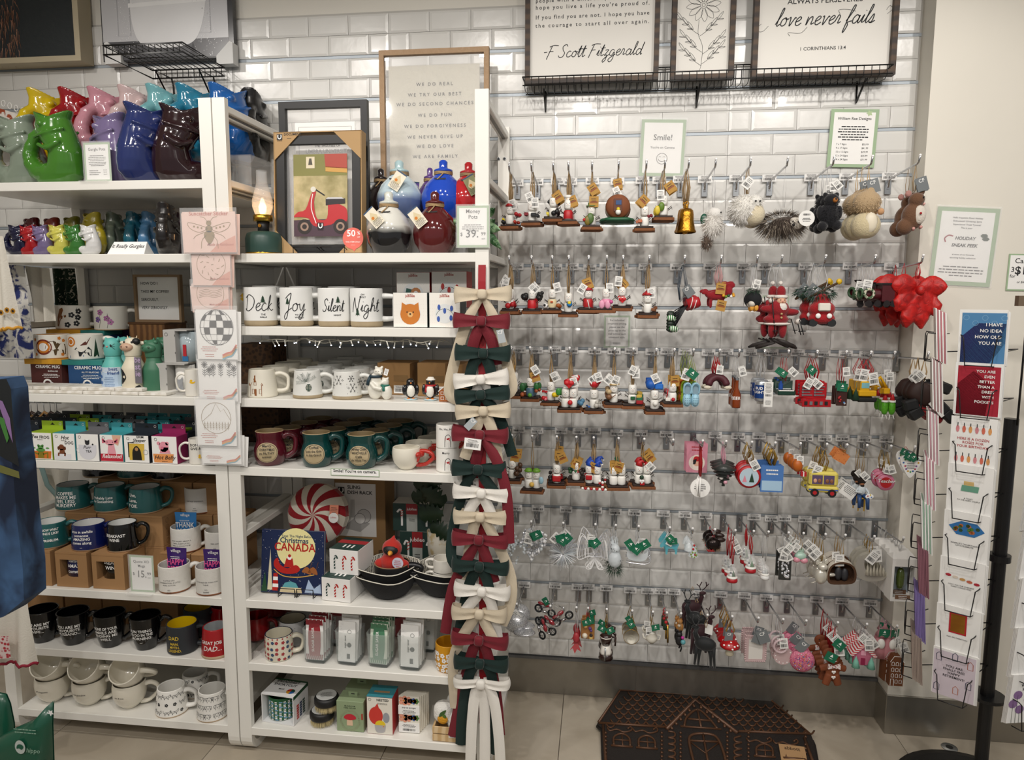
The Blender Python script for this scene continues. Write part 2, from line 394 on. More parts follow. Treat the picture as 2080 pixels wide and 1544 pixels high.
for sd in range(5):
 b=B();b.bars(0,-.014,.038,.008,BLACK,-.0222,sd=sd).lines(0,-.001,.034,3,.0032,BLACK,-.0222,sd=sd).lines(0,-.0205,.02,1,.002,BLACK,-.0222,sd=sd);bar_me.append(b.mesh('barcode'))
ROWN={0:'top',2:'second',4:'third',6:'fourth',8:'fifth',10:'bottom'}
ORD=['first','second','third','fourth','fifth','sixth','seventh','eighth','ninth','tenth','eleventh','twelfth','thirteenth','fourteenth','fifteenth','sixteenth','seventeenth','eighteenth','nineteenth']
HP={}
for k,xs in HX.items():
 for i,x in enumerate(xs):
  z=groove(k)-.004;y0=0
  if(k,i)==(4,18):y0=0
  h=thing('display_hook','chrome wall hook, %s from the left in the %s row of hooks'%(ORD[i],ROWN[k]),'hook',(x,y0,z),0,'chrome display hooks')
  obj('back_plate',plate_me,h);obj('arm',arm_me,h);HP[k,i]=(x,z)
  if(k,i)not in NOLAB:
   l=obj('label_holder',lab_me,h,loc=(rnd.uniform(-.003,.003),0,.008+rnd.uniform(-.002,.003)));obj('barcode',bar_me[rnd.randrange(5)],l)
# ================================================================ PLACING HELPERS
def PR(p):
 d=Vector(p)-CP;a=d.dot(_F);return 1040+FPX*d.dot(_R)/a,772-FPX*d.dot(_U)/a
def XP(px,Y,z):
 x=0.
 for _ in range(4):
  u=PR((x,Y,z))[0];g=(PR((x+.01,Y,z))[0]-u)/.01;x+=(px-u)/g
 return x
def P(px,Y,z):return Vector((XP(px,Y,z),Y,z))
def KP(p):return(Vector(p)-CP).dot(_F)/FPX  # metres per photo pixel at a point
def EL(p):return math.atan2(CP.z-p[2],p[1]-CP.y)
SH={'a':1.929,'b':1.699,'c':1.470,'d':1.238,'e':1.011,'f':.557,'g':.334,'h':.100}
# ================================================================ PRODUCT BUILDERS
SHAPES={'straight':[(0,.93),(.04,1),(1,1)],'taper':[(0,.93),(.06,1),(.3,.99),(1,.9)],'flare':[(0,.62),(.05,.66),(.25,.8),(.6,.95),(1,1)],
          'pot':[(0,.72),(.06,.84),(.3,1),(.5,.96),(.72,.8),(.82,.83),(1,.88)],'bowl':[(0,.45),(.06,.55),(.25,.82),(.5,.97),(.75,1),(1,.96)],
          'round':[(0,.45),(.08,.62),(.3,.94),(.5,1),(.72,.9),(.9,.62),(1,.6)],'cone':[(0,.96),(.04,1),(1,.84)],'barrel':[(0,.86),(.06,.94),(.4,1),(.8,.98),(1,.97)]}
def rfun(shape,R,H):
 s=SHAPES[shape]
 n=len(s);g=[(s[min(n-1,i+1)][1]-s[max(0,i-1)][1])/(s[min(n-1,i+1)][0]-s[max(0,i-1)][0])for i in range(n)];sm=shape in('pot','bowl','round','barrel','flare')
 def f(z):
  t=max(0,min(1,z/H))
  for i in range(n-1):
   (a,ra),(b_,rb)=s[i],s[i+1]
   if t<=b_:
    u=(t-a)/(b_-a)
    if not sm:return R*(ra+(rb-ra)*u)
    d=b_-a;return R*((2*u**3-3*u*u+1)*ra+(u**3-2*u*u+u)*d*g[i]+(3*u*u-2*u**3)*rb+(u**3-u*u)*d*g[i+1])
  return R*s[-1][1]
 return f
def mugparts(t,R,H,shape,out,inn=None,base=None,bh=.1,rim=None,hang=0,hs=1,hout=.36,h0=.2,h1=.8,hm=None,art=None,a0=0,hr=.12,hstyle='c',n=32):
 rf=rfun(shape,R,H);b=B();inn=inn or out;th=R*.075
 zs=sorted({round(z,5)for z in[0,H,*[H*i/12 for i in range(12)],H*.04,*([H*bh]if base else[])]})
 zb=[z for z in zs if z<=H*bh+1e-5];zo=[z for z in zs if z>=(H*bh if base else 0)-1e-5]
 b.lathe([(0,.001)]+[(rf(z),z)for z in(zb if base else zs[:1])],base or out,n,cap=False)
 b.lathe([(rf(z),z)for z in zo[:-1]]+[(rf(H)-th*.1,H-th*.35)],out,n,cap=False)
 b.lathe([(rf(H)-th*.1,H-th*.35),(rf(H)-th*.4,H),(rf(H)-th*.75,H),(rf(H)-th,H-th*.4)],rim or out,n,cap=False)
 b.lathe([(rf(H)-th,H-th*.4)]+[(max(rf(z)-th,.001),z)for z in zs[::-1]if H*.08<z<H*.96]+[(0,H*.08)],inn,n,cap=False)
 obj('body',b,t)
 if hang is not None:
  h=B();z0=H*h0;z1=H*h1;q=R*hout*2;r0=rf(z0)-th*.5;r1=rf(z1)-th*.5
  if hstyle=='c':pts=[(r1,z1),(r1+q*.45,z1+H*.03),(r1+q*.95,z1-H*.09),(r1+q*1.02,(z0+z1)/2),(r0+q*.8,z0+H*.06),(r0+q*.35,z0-H*.01),(r0,z0)]
  elif hstyle=='j':pts=[(r1,z1),(r1+q*.4,z1+H*.1),(r1+q*.9,z1+H*.0),(r1+q*.95,(z0+z1)/2+H*.04),(r0+q*.6,z0+H*.09),(r0+q*.2,z0-H*.02),(r0,z0-H*.03)]
  else:pts=[(r1,z1),(r1+q*.5,z1),(r1+q*.95,z1-H*.02),(r1+q,z1-H*.12),(r1+q,z0+H*.12),(r0+q*.95,z0+H*.02),(r0+q*.5,z0),(r0,z0)]
  w=R*hr;P_=spl([(x,0,z)for x,z in pts],4);L=len(P_)
  h.tube(P_,[w*(1.35-.35*sin(PI*min(1,i/(L-1)*1.0)))for i in range(L)],hm or out,8,fl=1.3)
  ho=obj('handle',h,t);ho.rotation_euler.z=math.radians(hang)
 if art:
  a=B();art(a,wrap(rf,a0),R,H);obj('printed_decoration',a,t)
 return rf
def mug(label,px,Y,sh,wpx,hpx,shape='straight',out=WHITE,name='mug',group=None,z=None,rz=0,cat='mug',**kw):
 z=SH[sh]if z is None else z;p=P(px,Y,z+.04);p.z=z;rz+=.75*math.degrees(math.atan2(CP.x-p.x,Y-CP.y))if kw.get('art')else 0;k=KP(p);R=wpx*k/2;e=EL((0,Y,z+.05))
 H=max(.03,(hpx*k-2*R*sin(e)*.93)/cos(e));t=thing(name,label,cat,p,math.radians(rz),group)
 mugparts(t,R,H,shape,out,**kw);t['_h']=H;t['_r']=R;return t
def carton(name,label,cat,x,y,z,w,d,h,front,side=None,top=None,rz=0,group=None,art=None,loc=None,open_=0):
 t=thing(name,label,cat,loc or(x,y,z),rz,group);side=side or front;top=top or side;b=B()
 b.box(-w/2,w/2,-d/2,d/2,0,h,side,.0012)
 obj('carton_body',b,t)
 b=B();b.box(-w/2+.001,w/2-.001,-d/2-.0006,-d/2,.001,h-.001,front)
 if top is not side:b.box(-w/2+.001,w/2-.001,-d/2+.001,d/2-.001,h,h+.0006,top)
 obj('printed_panel',b,t)
 if art:
  a=B();art(a,-d/2-.0012,w,h,d);obj('print',a,t)
 return t
def holder(label,p,w,h,art,rz=0,stand=True,border=GREENB,cat='sign',lean=0,name='sign_holder'):  # framed price sign in a clear sleeve; origin bottom centre
 t=thing(name,label,cat,p,rz);b=B();b.box(-w/2,w/2,-.001,.0005,0,h,border)
 m=w*.07;b.box(-w/2+m,w/2-m,-.0014,-.001,m,h-m,PAPER);obj('card',b,t)
 a=B();art(a,-.0018,w,h);obj('lettering',a,t)
 s=B();s.box(-w/2-.003,w/2+.003,-.0045,-.0035,-.002,h+.004,CLEAR)
 if stand:s.box(-w/2-.003,w/2+.003,-.03,.03,-.002,.0,CLEAR)
 obj('clear_sleeve',s,t)
 if lean:t.rotation_euler.x=lean
 return t
INK=mt('1c1c1e',.6)
def frame_parts(t,w,h,fw,fd,mat,y=0,inset=.0,bevel=.0):
 for nm,q in(('frame_rail',[(0,0),(w,0),(w-fw,fw),(fw,fw)]),('frame_rail',[(0,h),(fw,h-fw),(w-fw,h-fw),(w,h)]),('frame_rail',[(0,0),(fw,fw),(fw,h-fw),(0,h)]),('frame_rail',[(w,0),(w,h),(w-fw,h-fw),(w-fw,fw)])):
  obj(nm,B().prism([(x-w/2,z)for x,z in q],y-fd,y,mat),t)
# ================================================================ SHELF A/B: FISH PITCHERS
b=B();gm=mt('3f7a2c',.12)
sec=[(.06,0,.27,.15),(.06,.03,.31,.17),(.10,.12,.34,.2),(.2,.26,.25,.22),(.21,.42,.23,.22),(.15,.55,.25,.21),(.08,.68,.28,.20),(.05,.78,.27,.18),(.04,.88,.25,.155),(.05,.95,.29,.165)]
vs=[];fs=[];n=28
def rimz(a):return.05*abs(cos(a))**.8-.055*abs(sin(a))**3
for(cx,z,rx,ry)in sec+[(.05,.95,.255,.13),(.04,.80,.20,.12)]:
 for i in range(n):
  a=2*PI*i/n;vs.append((cx+rx*cos(a),ry*sin(a),z+(rimz(a)if z>.9 else 0)))
m_=len(sec)+2
for k in range(m_-1):
 for i in range(n):j=(i+1)%n;fs.append((k*n+i,k*n+j,(k+1)*n+j,(k+1)*n+i))
fs.append(tuple(range(n))[::-1]);fs.append(tuple((m_-1)*n+i for i in range(n)))
b.add(vs,fs,gm,True)
b.tube(spl([(.1,0,.12),(-.12,0,.14),(-.26,0,.22),(-.335,0,.33),(-.34,0,.45),(-.30,0,.56),(-.24,0,.66),(-.12,0,.74)],5),[.13]*5+[.125]*5+[.115]*5+[.10]*5+[.09]*5+[.08]*5+[.08]*6,gm,14,fl=1.2).sph((.02,0,.155),(.4,.19,.15),gm)
b.sph((-.27,0,.67),(.07,.1,.04),gm)
for s in(-1,1):
 b.sph((-.02,s*.17,.80),(.055,.05,.05),gm);b.tube(spl([(-.16,s*.15,.62),(0,s*.20,.66),(.18,s*.19,.70),(.3,s*.14,.74)],4),.022,gm,8)
 b.tube(spl([(-.06,s*.2,.52),(.1,s*.23,.46),(.28,s*.2,.56)],4),[.03]*4+[.045]*4+[.015],gm,8)
FISH=fuse(b,.016,3,'fish_body')
GL=lambda h,r=.12:mt(''.join('%02x'%int(int(h[i:i+2],16)*.88)for i in(0,2,4)),r,v=.03,c=.5)
def fish(label,px,Y,z,hpx,h,rz=0,k=None,r=.12,base=None):
 p=P(px,Y,z+.1);p.z=z;kk=KP(p)*hpx
 t=thing('fish_pitcher',label,'pitcher',p,math.radians(rz),'fish shaped pitchers',kk)
 o=obj('body',FISH,t);o.data.materials[0]=gm if not o.data.materials[0]else o.data.materials[0]
 o.material_slots[0].link='OBJECT';o.material_slots[0].material=GL(h,r);return t
remat(FISH,gm)
za=SH['a'];zb=SH['b'];RISE=.105
for a in[('glossy sage green fish pitcher at the left end of the top shelf',32,-.42,za,140,'8f9c8b',0),('glossy grass green fish pitcher at the front of the top shelf',108,-.45,za,143,'4a8a2b',0),
          ('glossy lavender fish pitcher behind the price sign on the top shelf',222,-.40,za,141,'8374a0',-18),('glossy navy blue fish pitcher at the front of the top shelf',310,-.43,za,153,'27356f',-125),
          ('glossy dark plum fish pitcher beside the post on the top shelf',384,-.42,za,154,'281016',-150)]:fish(*a)
zr=za+RISE
for a in[('glossy yellow fish pitcher in the back row, tallest shelf, at the left',100,-.2,zr,148,'e8c814',62),('glossy deep red fish pitcher in the back row of the top shelf',162,-.2,zr,148,'a5121c',62),
          ('glossy rose pink fish pitcher in the back row of the top shelf',220,-.2,zr,148,'d998a6',62),('pale blush pink fish pitcher in the back row of the top shelf',281,-.2,zr,150,'e2c5c4',62),
          ('glossy aqua fish pitcher in the back row of the top shelf',337,-.2,zr,151,'7fc0c6',62),('glossy teal blue fish pitcher half behind the shelf post',396,-.2,zr,151,'2b87a8',62),
          ('glossy cobalt blue fish pitcher seen right of the shelf post',460,-.24,zr,147,'1c62b0',62),('satin black fish pitcher at the right end of the back row',512,-.12,zr+.01,142,'1b1b1c',110,None,.35)]:fish(*a)
for px in(190,245):fish('orange fish pitcher hidden behind the red and pink ones' if px<200 else 'burnt orange fish pitcher peeping out behind the rose pink one',px,-.075,zr,140,'c0561c',150)
for i,(px,h,lb)in enumerate([(30,'15163a','small navy'),(53,'b3141e','small red'),(78,'8273a0','small lavender'),(112,'e3dc62','small lemon yellow'),(143,'3c7f33','small green'),(176,'f3f3f1','small white')]):
 fish('%s fish pitcher in the front row of the second shelf'%lb,px,-.475,zb,60,h,0)
for px,Y,hp,h,lb,rz,r in[(67,-.28,80,'6e1620','dark red',150,.2),(108,-.28,80,'a63a28','brick red',150,.3),(149,-.28,82,'9a9420','olive yellow',150,.3),(190,-.36,88,'a89614','mustard yellow',150,.35),
  (231,-.3,89,'6f7a6a','grey green',110,.25),(273,-.3,90,'1e6579','dark teal',105,.2),(305,-.3,90,'4d84b3','sky blue',100,.3),(337,-.45,103,'191617','large satin black',110,.33),(367,-.3,88,'3c2032','purple',100,.3),(408,-.28,95,'c9c9c9','pale grey',110,.2)]:
 fish('%s fish pitcher on the second shelf, %s'%(lb,'behind the small ones' if px<200 else 'beside the gurgle sign' if px<345 else 'near the shelf post'),px,Y,zb,hp,h,rz,None,r)
def riser(label,x0,x1,y0,y1,z,h):
 b=B();m=CLEAR
 b.box(x0,x1,y0,y1,z+h-.003,z+h,m).box(x0,x0+.003,y0,y1,z,z+h-.003,m).box(x1-.003,x1,y0,y1,z,z+h-.003,m).box(x0+.003,x1-.003,y0,y0+.003,z,z+h-.003,m)
 return solo('acrylic_riser',b,label,'riser')
riser('long clear acrylic riser under the back row of fish pitchers',-1.86,-1.2,-.3,-.03,za,RISE)
riser('clear acrylic riser under the cobalt blue fish pitcher',-1.19,-.99,-.34,-.14,za,RISE)
riser('clear acrylic riser under the satin black fish pitcher',-.985+.0,-.87,-.2,-.03,za,RISE+.01)
def a_(a,y,w,h):
 a.text('Gurgle Pots',0,h*.83,h*.075,INK,y).lines(0,h*.66,w*.68,7,h*.042,INK,y,th=h*.014).lines(-w*.1,h*.28,w*.45,3,h*.05,INK,y,al='l',th=h*.017)
 for i,s in enumerate(('$15.99','$27.99','$54.99')):a.text(s,w*.34,h*(.295-i*.055),h*.026,INK,y,al='r')
holder('clear standing sign about fish pitchers with a green border on the top shelf',P(201,-.49,za),.092,.122,a_)
t=thing('name_placard','white folded placard reading It Really Gurgles on the second shelf','sign',P(257,-.485,zb))
b=B();w=.13;h=.041
b.add([(-w/2,-.005,0),(w/2,-.005,0),(w/2-.004,.02,h),(-w/2+.01,.02,h),(-w/2,.05,0),(w/2,.05,0)],[(0,1,2,3),(3,2,5,4),(0,3,4),(1,5,2)],mt('f6f6f4',.4));obj('card',b,t)
a=B();a.text('It Really Gurgles',.0,.027,.0125,INK,0,sh=.18,fn=lambda x,z:(x,-.0058+z*.61,z));obj('lettering',a,t)
# ================================================================ TOP LEFT: paintings, rack
FRM=mt('b9ad92',.5,v=.1)
t=thing('framed_painting','large framed painting of a brown furry animal on a black ground, top left','painting',(W(0,133,-.06).x-.02,-.03,W(0,133,-.06).z))
w=.34;b=B().box(-.2,W(153,60,-.06).x-t.location.x,-.018,-.006,.02,.6,mt('20272a',.6,v=.3,ns=2,b=.2,bs=80));obj('canvas',b,t)
x1=W(168,60,-.06).x-t.location.x
obj('frame_rail',B().prism([(-.2,0),(x1,0),(x1-.022,.02),(-.2,.02)],-.05,.02,FRM),t);obj('frame_rail',B().prism([(x1,0),(x1,.6),(x1-.022,.6),(x1-.022,.02)],-.05,.02,FRM),t)
b=B()
for i in range(900):
 x=rnd.uniform(-.2,W(38,60,-.06).x-t.location.x-.01);z=rnd.uniform(.03,.45);l=rnd.uniform(.02,.05);q=rnd.uniform(-.008,.012)
 b.add([(x,-.019-rnd.random()*.002,z),(x+.002,-.0195,z),(x+q,-.0195,z-l)],[(0,1,2)],rnd.choice([mt('7a4a30'),mt('a07050'),mt('5a3220'),mt('8d5c40')]))
obj('painted_fur',b,t,kind='stuff')
p0=W(215,128,-.03);p1=W(480,128,-.03);t=thing('bathtub_print','black and white acrylic print of a clawfoot bathtub above the wire rack','picture',((p0.x+p1.x)/2,-.03,p0.z));w=p1.x-p0.x
b=B().box(-w/2,w/2,-.012,.01,0,.5,mt('3d3d40',.2)).box(-w/2+.004,w/2-.02,-.0125,-.012,.004,.5,mt('c9c9cc',.25,v=.02));obj('panel',b,t)
b=B();y=-.0128;G1=mt('6f6f73',.3);G2=mt('e9e9ea',.25)
b.poly([(-w/2+.004,.004),(w/2-.02,.004),(w/2-.02,.07),(-w/2+.004,.07)],mt('58585c',.25),y)
for x in(-.195,.125):b.line([(x,.09),(x+.05,.09),(x+.05,.4),(x,.4)],.003,mt('a9a9ad'),y-.0001,closed=True)
b.poly(spl([(-.14,.26),(-.14,.15),(-.115,.07),(-.06,.045),(.05,.045),(.115,.07),(.15,.15),(.165,.26)],5),G2,y-.0002)
b.poly([(-.15,.19),(.16,.2),(.17,.215),(-.15,.205)],mt('fafafa',.2),y-.0003)
for x in(-.12,.09):b.poly([(x,.02),(x+.012,.06),(x+.024,.02),(x+.03,.012),(x-.008,.012)],mt('4a4a4e'),y-.0003)
for i in range(240):b.dot(rnd.choice((-1,1))*rnd.gauss(.155,.025),rnd.uniform(.01,.22),rnd.uniform(.0006,.002),G2,y-.0004,5)
obj('printed_image',b,t)
for lb,px,m in(('white foam corner guard on the lower right of the bathtub print',464,1),('white foam corner guard on the lower left of the bathtub print',236,-1)):
 c=W(px,122,-.035);b=B().at(c.x,c.y,c.z-.01);b.prism([(-.035*m,-.01),(.03*m,-.01),(.03*m,.065),(.018*m,.07),(-.035*m,.02)],-.022,.018,mt('dededc',.7));solo('corner_guard',b,lb,'corner guard')
WIRE=mt('121212',.35)
t=thing('wire_shelf','small black wire display shelf under the bathtub print','wire shelf')
A=W(220,98,-.30);Bq=W(382,93,-.30);Cq=W(440,133,-.03);D=W(286,139,-.03);zt=(A.z+Cq.z)/2
A=W(220,98,Z=zt);Bq=W(382,93,Z=zt);D=Vector((A.x,-.03,zt));Cq=Vector((Bq.x,-.03,zt));A=Vector((A.x,-.3,zt));Bq=Vector((Bq.x,-.3,zt))
b=B();b.tube([A,Bq,Cq,D],.003,WIRE,6,closed=True);b.tube([(A+D)/2,(Bq+Cq)/2],.002,WIRE,5);obj('rim',b,t)
b=B();b.tube([v+Vector((0,0,-.03))for v in(A,Bq,Cq,D)],.003,WIRE,6,closed=True);obj('lower_rim',b,t)
for i in range(13):x=A.x+(Bq.x-A.x)*(i+.5)/13;obj('wire',B().tube([(x,-.3,zt-.03),(x,-.3,zt),(x,-.03,zt),(x,-.03,zt-.03)],.0015,WIRE,5),t)
for x in(A.x+.07,Bq.x-.05):obj('bracket',B().tube([(x,-.03,zt-.03),(x,-.12,zt-.03),(x,-.02,zt-.13),(x,-.008,zt-.12),(x,-.012,zt-.06),(x,-.02,zt-.03)],.003,WIRE,6),t)
# ================================================================ LEFT UNIT, THIRD SHELF: coasters, boxed mugs, bottles
STONE=mt2('cfc8ba','f0ede6','noise',35,.7,(.3,.6),b=.4);cs=B().box(-.049,.049,-.048,.048,0,.0105,STONE,.0015).mesh('stone_coaster')
k0=P(60,-.45,1.24).x
for j,n in((0,6),(1,5)):
 for i in range(n):
  o=obj('stone_coaster',cs,loc=(P(24,-.455,1.24).x+.05+.1003*i+(.012 if j else 0)+rnd.uniform(-.001,.001),-.452+j*.006,SH['d']+j*.0112));o.rotation_euler.z=rnd.uniform(-.02,.02)*.4
  tag(o,'cream stone coaster in the %s layer on the third shelf, %s from the left'%('upper' if j else 'lower',ORD[i]),'coaster','stone coasters, %s layer'%('upper' if j else 'lower'))
def mugbox(label,px0,px1,pyt,Y,z,lid,body,t1,t2,d=.1,group=None):
 p0=P(px0,Y,z+.08);p1=P(px1,Y,z+.08);w=p1.x-p0.x;h=W(px0,pyt,Y).z-z
 t=thing('mug_box',label,'box',((p0.x+p1.x)/2,Y+d/2,z),0,group)
 obj('carton_body',B().box(-w/2+.022,w/2-.002,-d/2,d/2,0,h-.018,body,.001),t)
 obj('lid',B().box(-w/2,w/2,-d/2-.001,d/2,h-.018,h,lid,.001),t)
 a=B().text(t1,w*.13,h-.026,.0115,PAPER,-d/2-.0012,bold=1,w=w*.66).text(t2,w*.4,h-.042,.0055,PAPER,-d/2-.0012,al='r').lines(w*.2,h-.053,w*.5,3,.0055,PAPER,-d/2-.0012)
 a.ring(w*.1,.016,.012,.018,-d/2-.0014,PAPER,a0=0,a1=PI).line([(w*.1+.018,.006),(w*.1+.03,.012),(w*.1+.018,.022)],.003,PAPER,-d/2-.0013)
 obj('lettering',a,t);obj('shown_mug',B().cyl(.03,.004,h-.022,WHITE,20,c=(-w/2+.034,-d/2+.04,0)),t);t['_z']=z+h;return t
YL=mt('dba02c',.5);TL_=mt('2f8580',.5)
m1=mugbox('ceramic mug box with yellow lid and maroon front under the bison mug',50,125,729,-.385,SH['d'],YL,mt('4a1f1d',.5),'CERAMIC MUG','BUFFALOES')
m2=mugbox('ceramic mug box with teal lid and blue front under the bear mug',126,209,731,-.385,SH['d'],TL_,mt('1f4a7a',.5),'CERAMIC MUG','ALL MY RELATIONS')
z2=m1['_z'];YD=mt('4c3a20');z3=W(150,669,-.25).z
m3=mugbox('ceramic mug box with yellow lid in the back row under the fox mug',94,163,669,-.27,z2+.001,YL,mt('4a1f1d',.5),'CERAMIC MUG','FOX')
m4=mugbox('ceramic mug box with teal lid in the back row behind the bear mug',164,212,671,-.27,z2+.001,TL_,mt('1f4a7a',.5),'CERAMIC MUG','BIRDS')
for i,x in enumerate((96,166)):mugbox('plain ceramic mug box in the lower back row, %s'%('left' if i==0 else 'right'),x,x+66,729,-.265,SH['d'],(YL,TL_)[i],mt('3a2a26',.5),'CERAMIC MUG','BISON',d=.09)
carton('mug_box','purple ceramic mug box behind the flower mug','box',0,0,0,.115,.08,.1,mt('4a2560',.5),loc=P(249,-.12,z2+.02)-Vector((0,0,.02)),art=lambda a,y,w,h,d:a.text('CERAMIC MUG',0,h*.6,.011,PAPER,y,bold=1).lines(0,h*.42,w*.7,3,.008,PAPER,y))
carton('mug_box','dark grey mug box at the back behind the fox mug','box',0,0,0,.11,.08,.1,mt('2b3038',.5),loc=P(180,-.12,z2+.02)-Vector((0,0,.02)))
solo('box_stack',B().box(-.14,.14,-.04,.04,0,z2-SH['d']-.002,mt('6a4a34'),.002),'plain brown box base at the back of the third shelf','box',(P(215,-.12,1.3).x,-.12,SH['d']))
def flw(a,x,z,r,m,fn,c=None):
 for i in range(5):q=2*PI*i/5;a.dot(x+r*.6*cos(q),z+r*.6*sin(q),r*.42,m,fn=fn,n=7)
 a.dot(x,z,r*.2,c or m,fn=fn,n=6)
BR=mt('7a4a20');BLK=mt('15181a');ORG=mt('cf7a1c');GRN=mt('1f3d2a')
def art_bison(a,fn,R,H):
 for r,m in((.32,mt('7a2f14')),(.25,ORG),(.17,WHITE)):a.dot(-R*.35,H*.5,H*r,m,fn=fn,n=20)
 a.poly([(x*H+R*.25,z*H)for x,z in((-.3,.55),(-.2,.72),(0,.75),(.2,.62),(.42,.6),(.46,.4),(.42,.18),(.36,.18),(.34,.36),(.1,.34),(.06,.16),(0,.16),(-.03,.36),(-.2,.4),(-.32,.42))],mt('4f3a18'),fn=fn)
 for x,z in((-.9,.8),(.55,.85),(.8,.75),(-.85,.2),(.7,.18)):flw(a,x*R,z*H,H*.07,ORG,fn)
def art_bear(a,fn,R,H):
 for r,m in((.2,ORG),(.14,WHITE),(.1,ORG)):a.dot(-R*.75,H*.72,H*r,m,fn=fn,n=16)
 a.poly([(x*R,z*H)for x,z in((-.5,.64),(0,.62),(.35,.85),(.45,.9),(.2,.6),(-.1,.57))],mt('5a2314'),fn=fn)
 a.poly([(x*R,z*H)for x,z in((-.5,.42),(-.4,.5),(.3,.52),(.45,.4),(.45,.15),(.35,.15),(.3,.3),(-.1,.3),(-.15,.15),(-.25,.15),(-.28,.34))],BLK,fn=fn)
 a.poly([(x*R,z*H)for x,z in((.55,.12),(.9,.12),(.72,.85))],GRN,fn=fn);a.poly([(x*R,z*H)for x,z in((-.9,.08),(.9,.08),(.9,.15),(0,.2),(-.9,.18))],mt('2d6a9a'),fn=fn)
def art_fox(a,fn,R,H):
 a.poly([(x*R,z*H)for x,z in((-.85,.15),(-.8,.5),(-.6,.85),(-.4,.9),(-.35,.8),(-.5,.7),(-.45,.55),(-.2,.6),(-.2,.52),(-.55,.42),(-.75,.12))],BR,fn=fn)
 for x,z in((.1,.6),(.5,.75),(-.15,.2),(.35,.25),(.45,.5)):flw(a,x*R,z*H,H*.12,BLK,fn,WHITE)
 a.line([(-.1*R,.22*H),(.3*R,.3*H),(.45*R,.5*H),(.4*R,.9*H)],.0012,BLK,fn=fn)
def art_flowers(a,fn,R,H):
 for x,z,m in((-.5,.75,mt('b06aa0')),(-.1,.5,mt('b06aa0')),(.1,.35,mt('c07ab0')),(-.7,.45,mt('7a5aa0'))):flw(a,x*R,z*H,H*.13,m,fn,GRN)
 for x in(-.6,-.1):a.line([(x*R,.1*H),((x+.1)*R,.4*H),((x+.05)*R,.7*H)],.0012,BLK,fn=fn)
CRM=mt('eae6dc',.3,c=.4)
mug('white mug printed with an orange moon and a brown bison',107,-.335,'d',64,53,z=z2,out=CRM,inn=mt('d89a30',.3),art=art_bison,base=mt('d9b892'),bh=.05)
mug('white mug printed with a black bear, pine tree and orange sun',175,-.335,'d',64,55,z=m2['_z'],out=CRM,art=art_bear,base=mt('bcd8d8'),bh=.05)
mug('white mug printed with a leaping fox and black flowers',148,-.22,'d',62,50,z=m3['_z'],out=CRM,art=art_fox,base=mt('d9b892'),bh=.05)
mug('white mug printed with pink and purple wildflowers',226,-.22,'d',62,50,z=m4['_z'],out=CRM,art=art_flowers,base=mt('d9b892'),bh=.05)
WOOD=mt2('6a4526','94683c','X',14,.55,(.2,.8),dist=3)
t=thing('wooden_box','brown wooden box holding up the coffee question sign','box',P(316,-.2,1.3)*1);t.location.z=SH['d'];zt=W(316,655,-.24).z-SH['d']
obj('carton_body',B().box(-.07,.07,-.04,.1,0,zt-.004,WOOD,.002),t);obj('rim',B().box(-.073,.073,-.043,.103,zt-.008,zt,mt('5a3a1c',.5),.002),t)
def framed(label,px0,px1,py0,py1,Y,art,mat,fw=.012,fd=.02,lean=0,paper=PAPER,name='framed_sign',cat='sign',glass=False,z=None):
 p0=W(px0,py1,Y);p1=W(px1,py0,Y);w=abs(W(px1,py1,Y).x-p0.x);z=p0.z if z is None else z;h=p1.z-z
 t=thing(name,label,cat,((p0.x+W(px1,py1,Y).x)/2,Y,z));frame_parts(t,w,h,fw,fd,mat)
 if paper:obj('panel',B().box(-w/2+fw*.8,w/2-fw*.8,-fd*.4,-fd*.2,fw*.8,h-fw*.8,paper),t)
 if art:a=B();art(a,-fd*.4-.0006,w,h);obj('lettering',a,t)
 if lean:t.rotation_euler.x=lean
 t['_w']=w;t['_h']=h;return t
framed('small wood framed sign asking how do I take my coffee',281,375,558,652,-.2,lambda a,y,w,h:a.text('HOW DO I\nTAKE MY COFFEE?\nSERIOUSLY.\nVERY SERIOUSLY.',-w*.38,h*.82,h*.062,INK,y,al='l',ls=2.75,xs=.93),mt('8d7355',.6),.009,.018,z=SH['d']+zt)
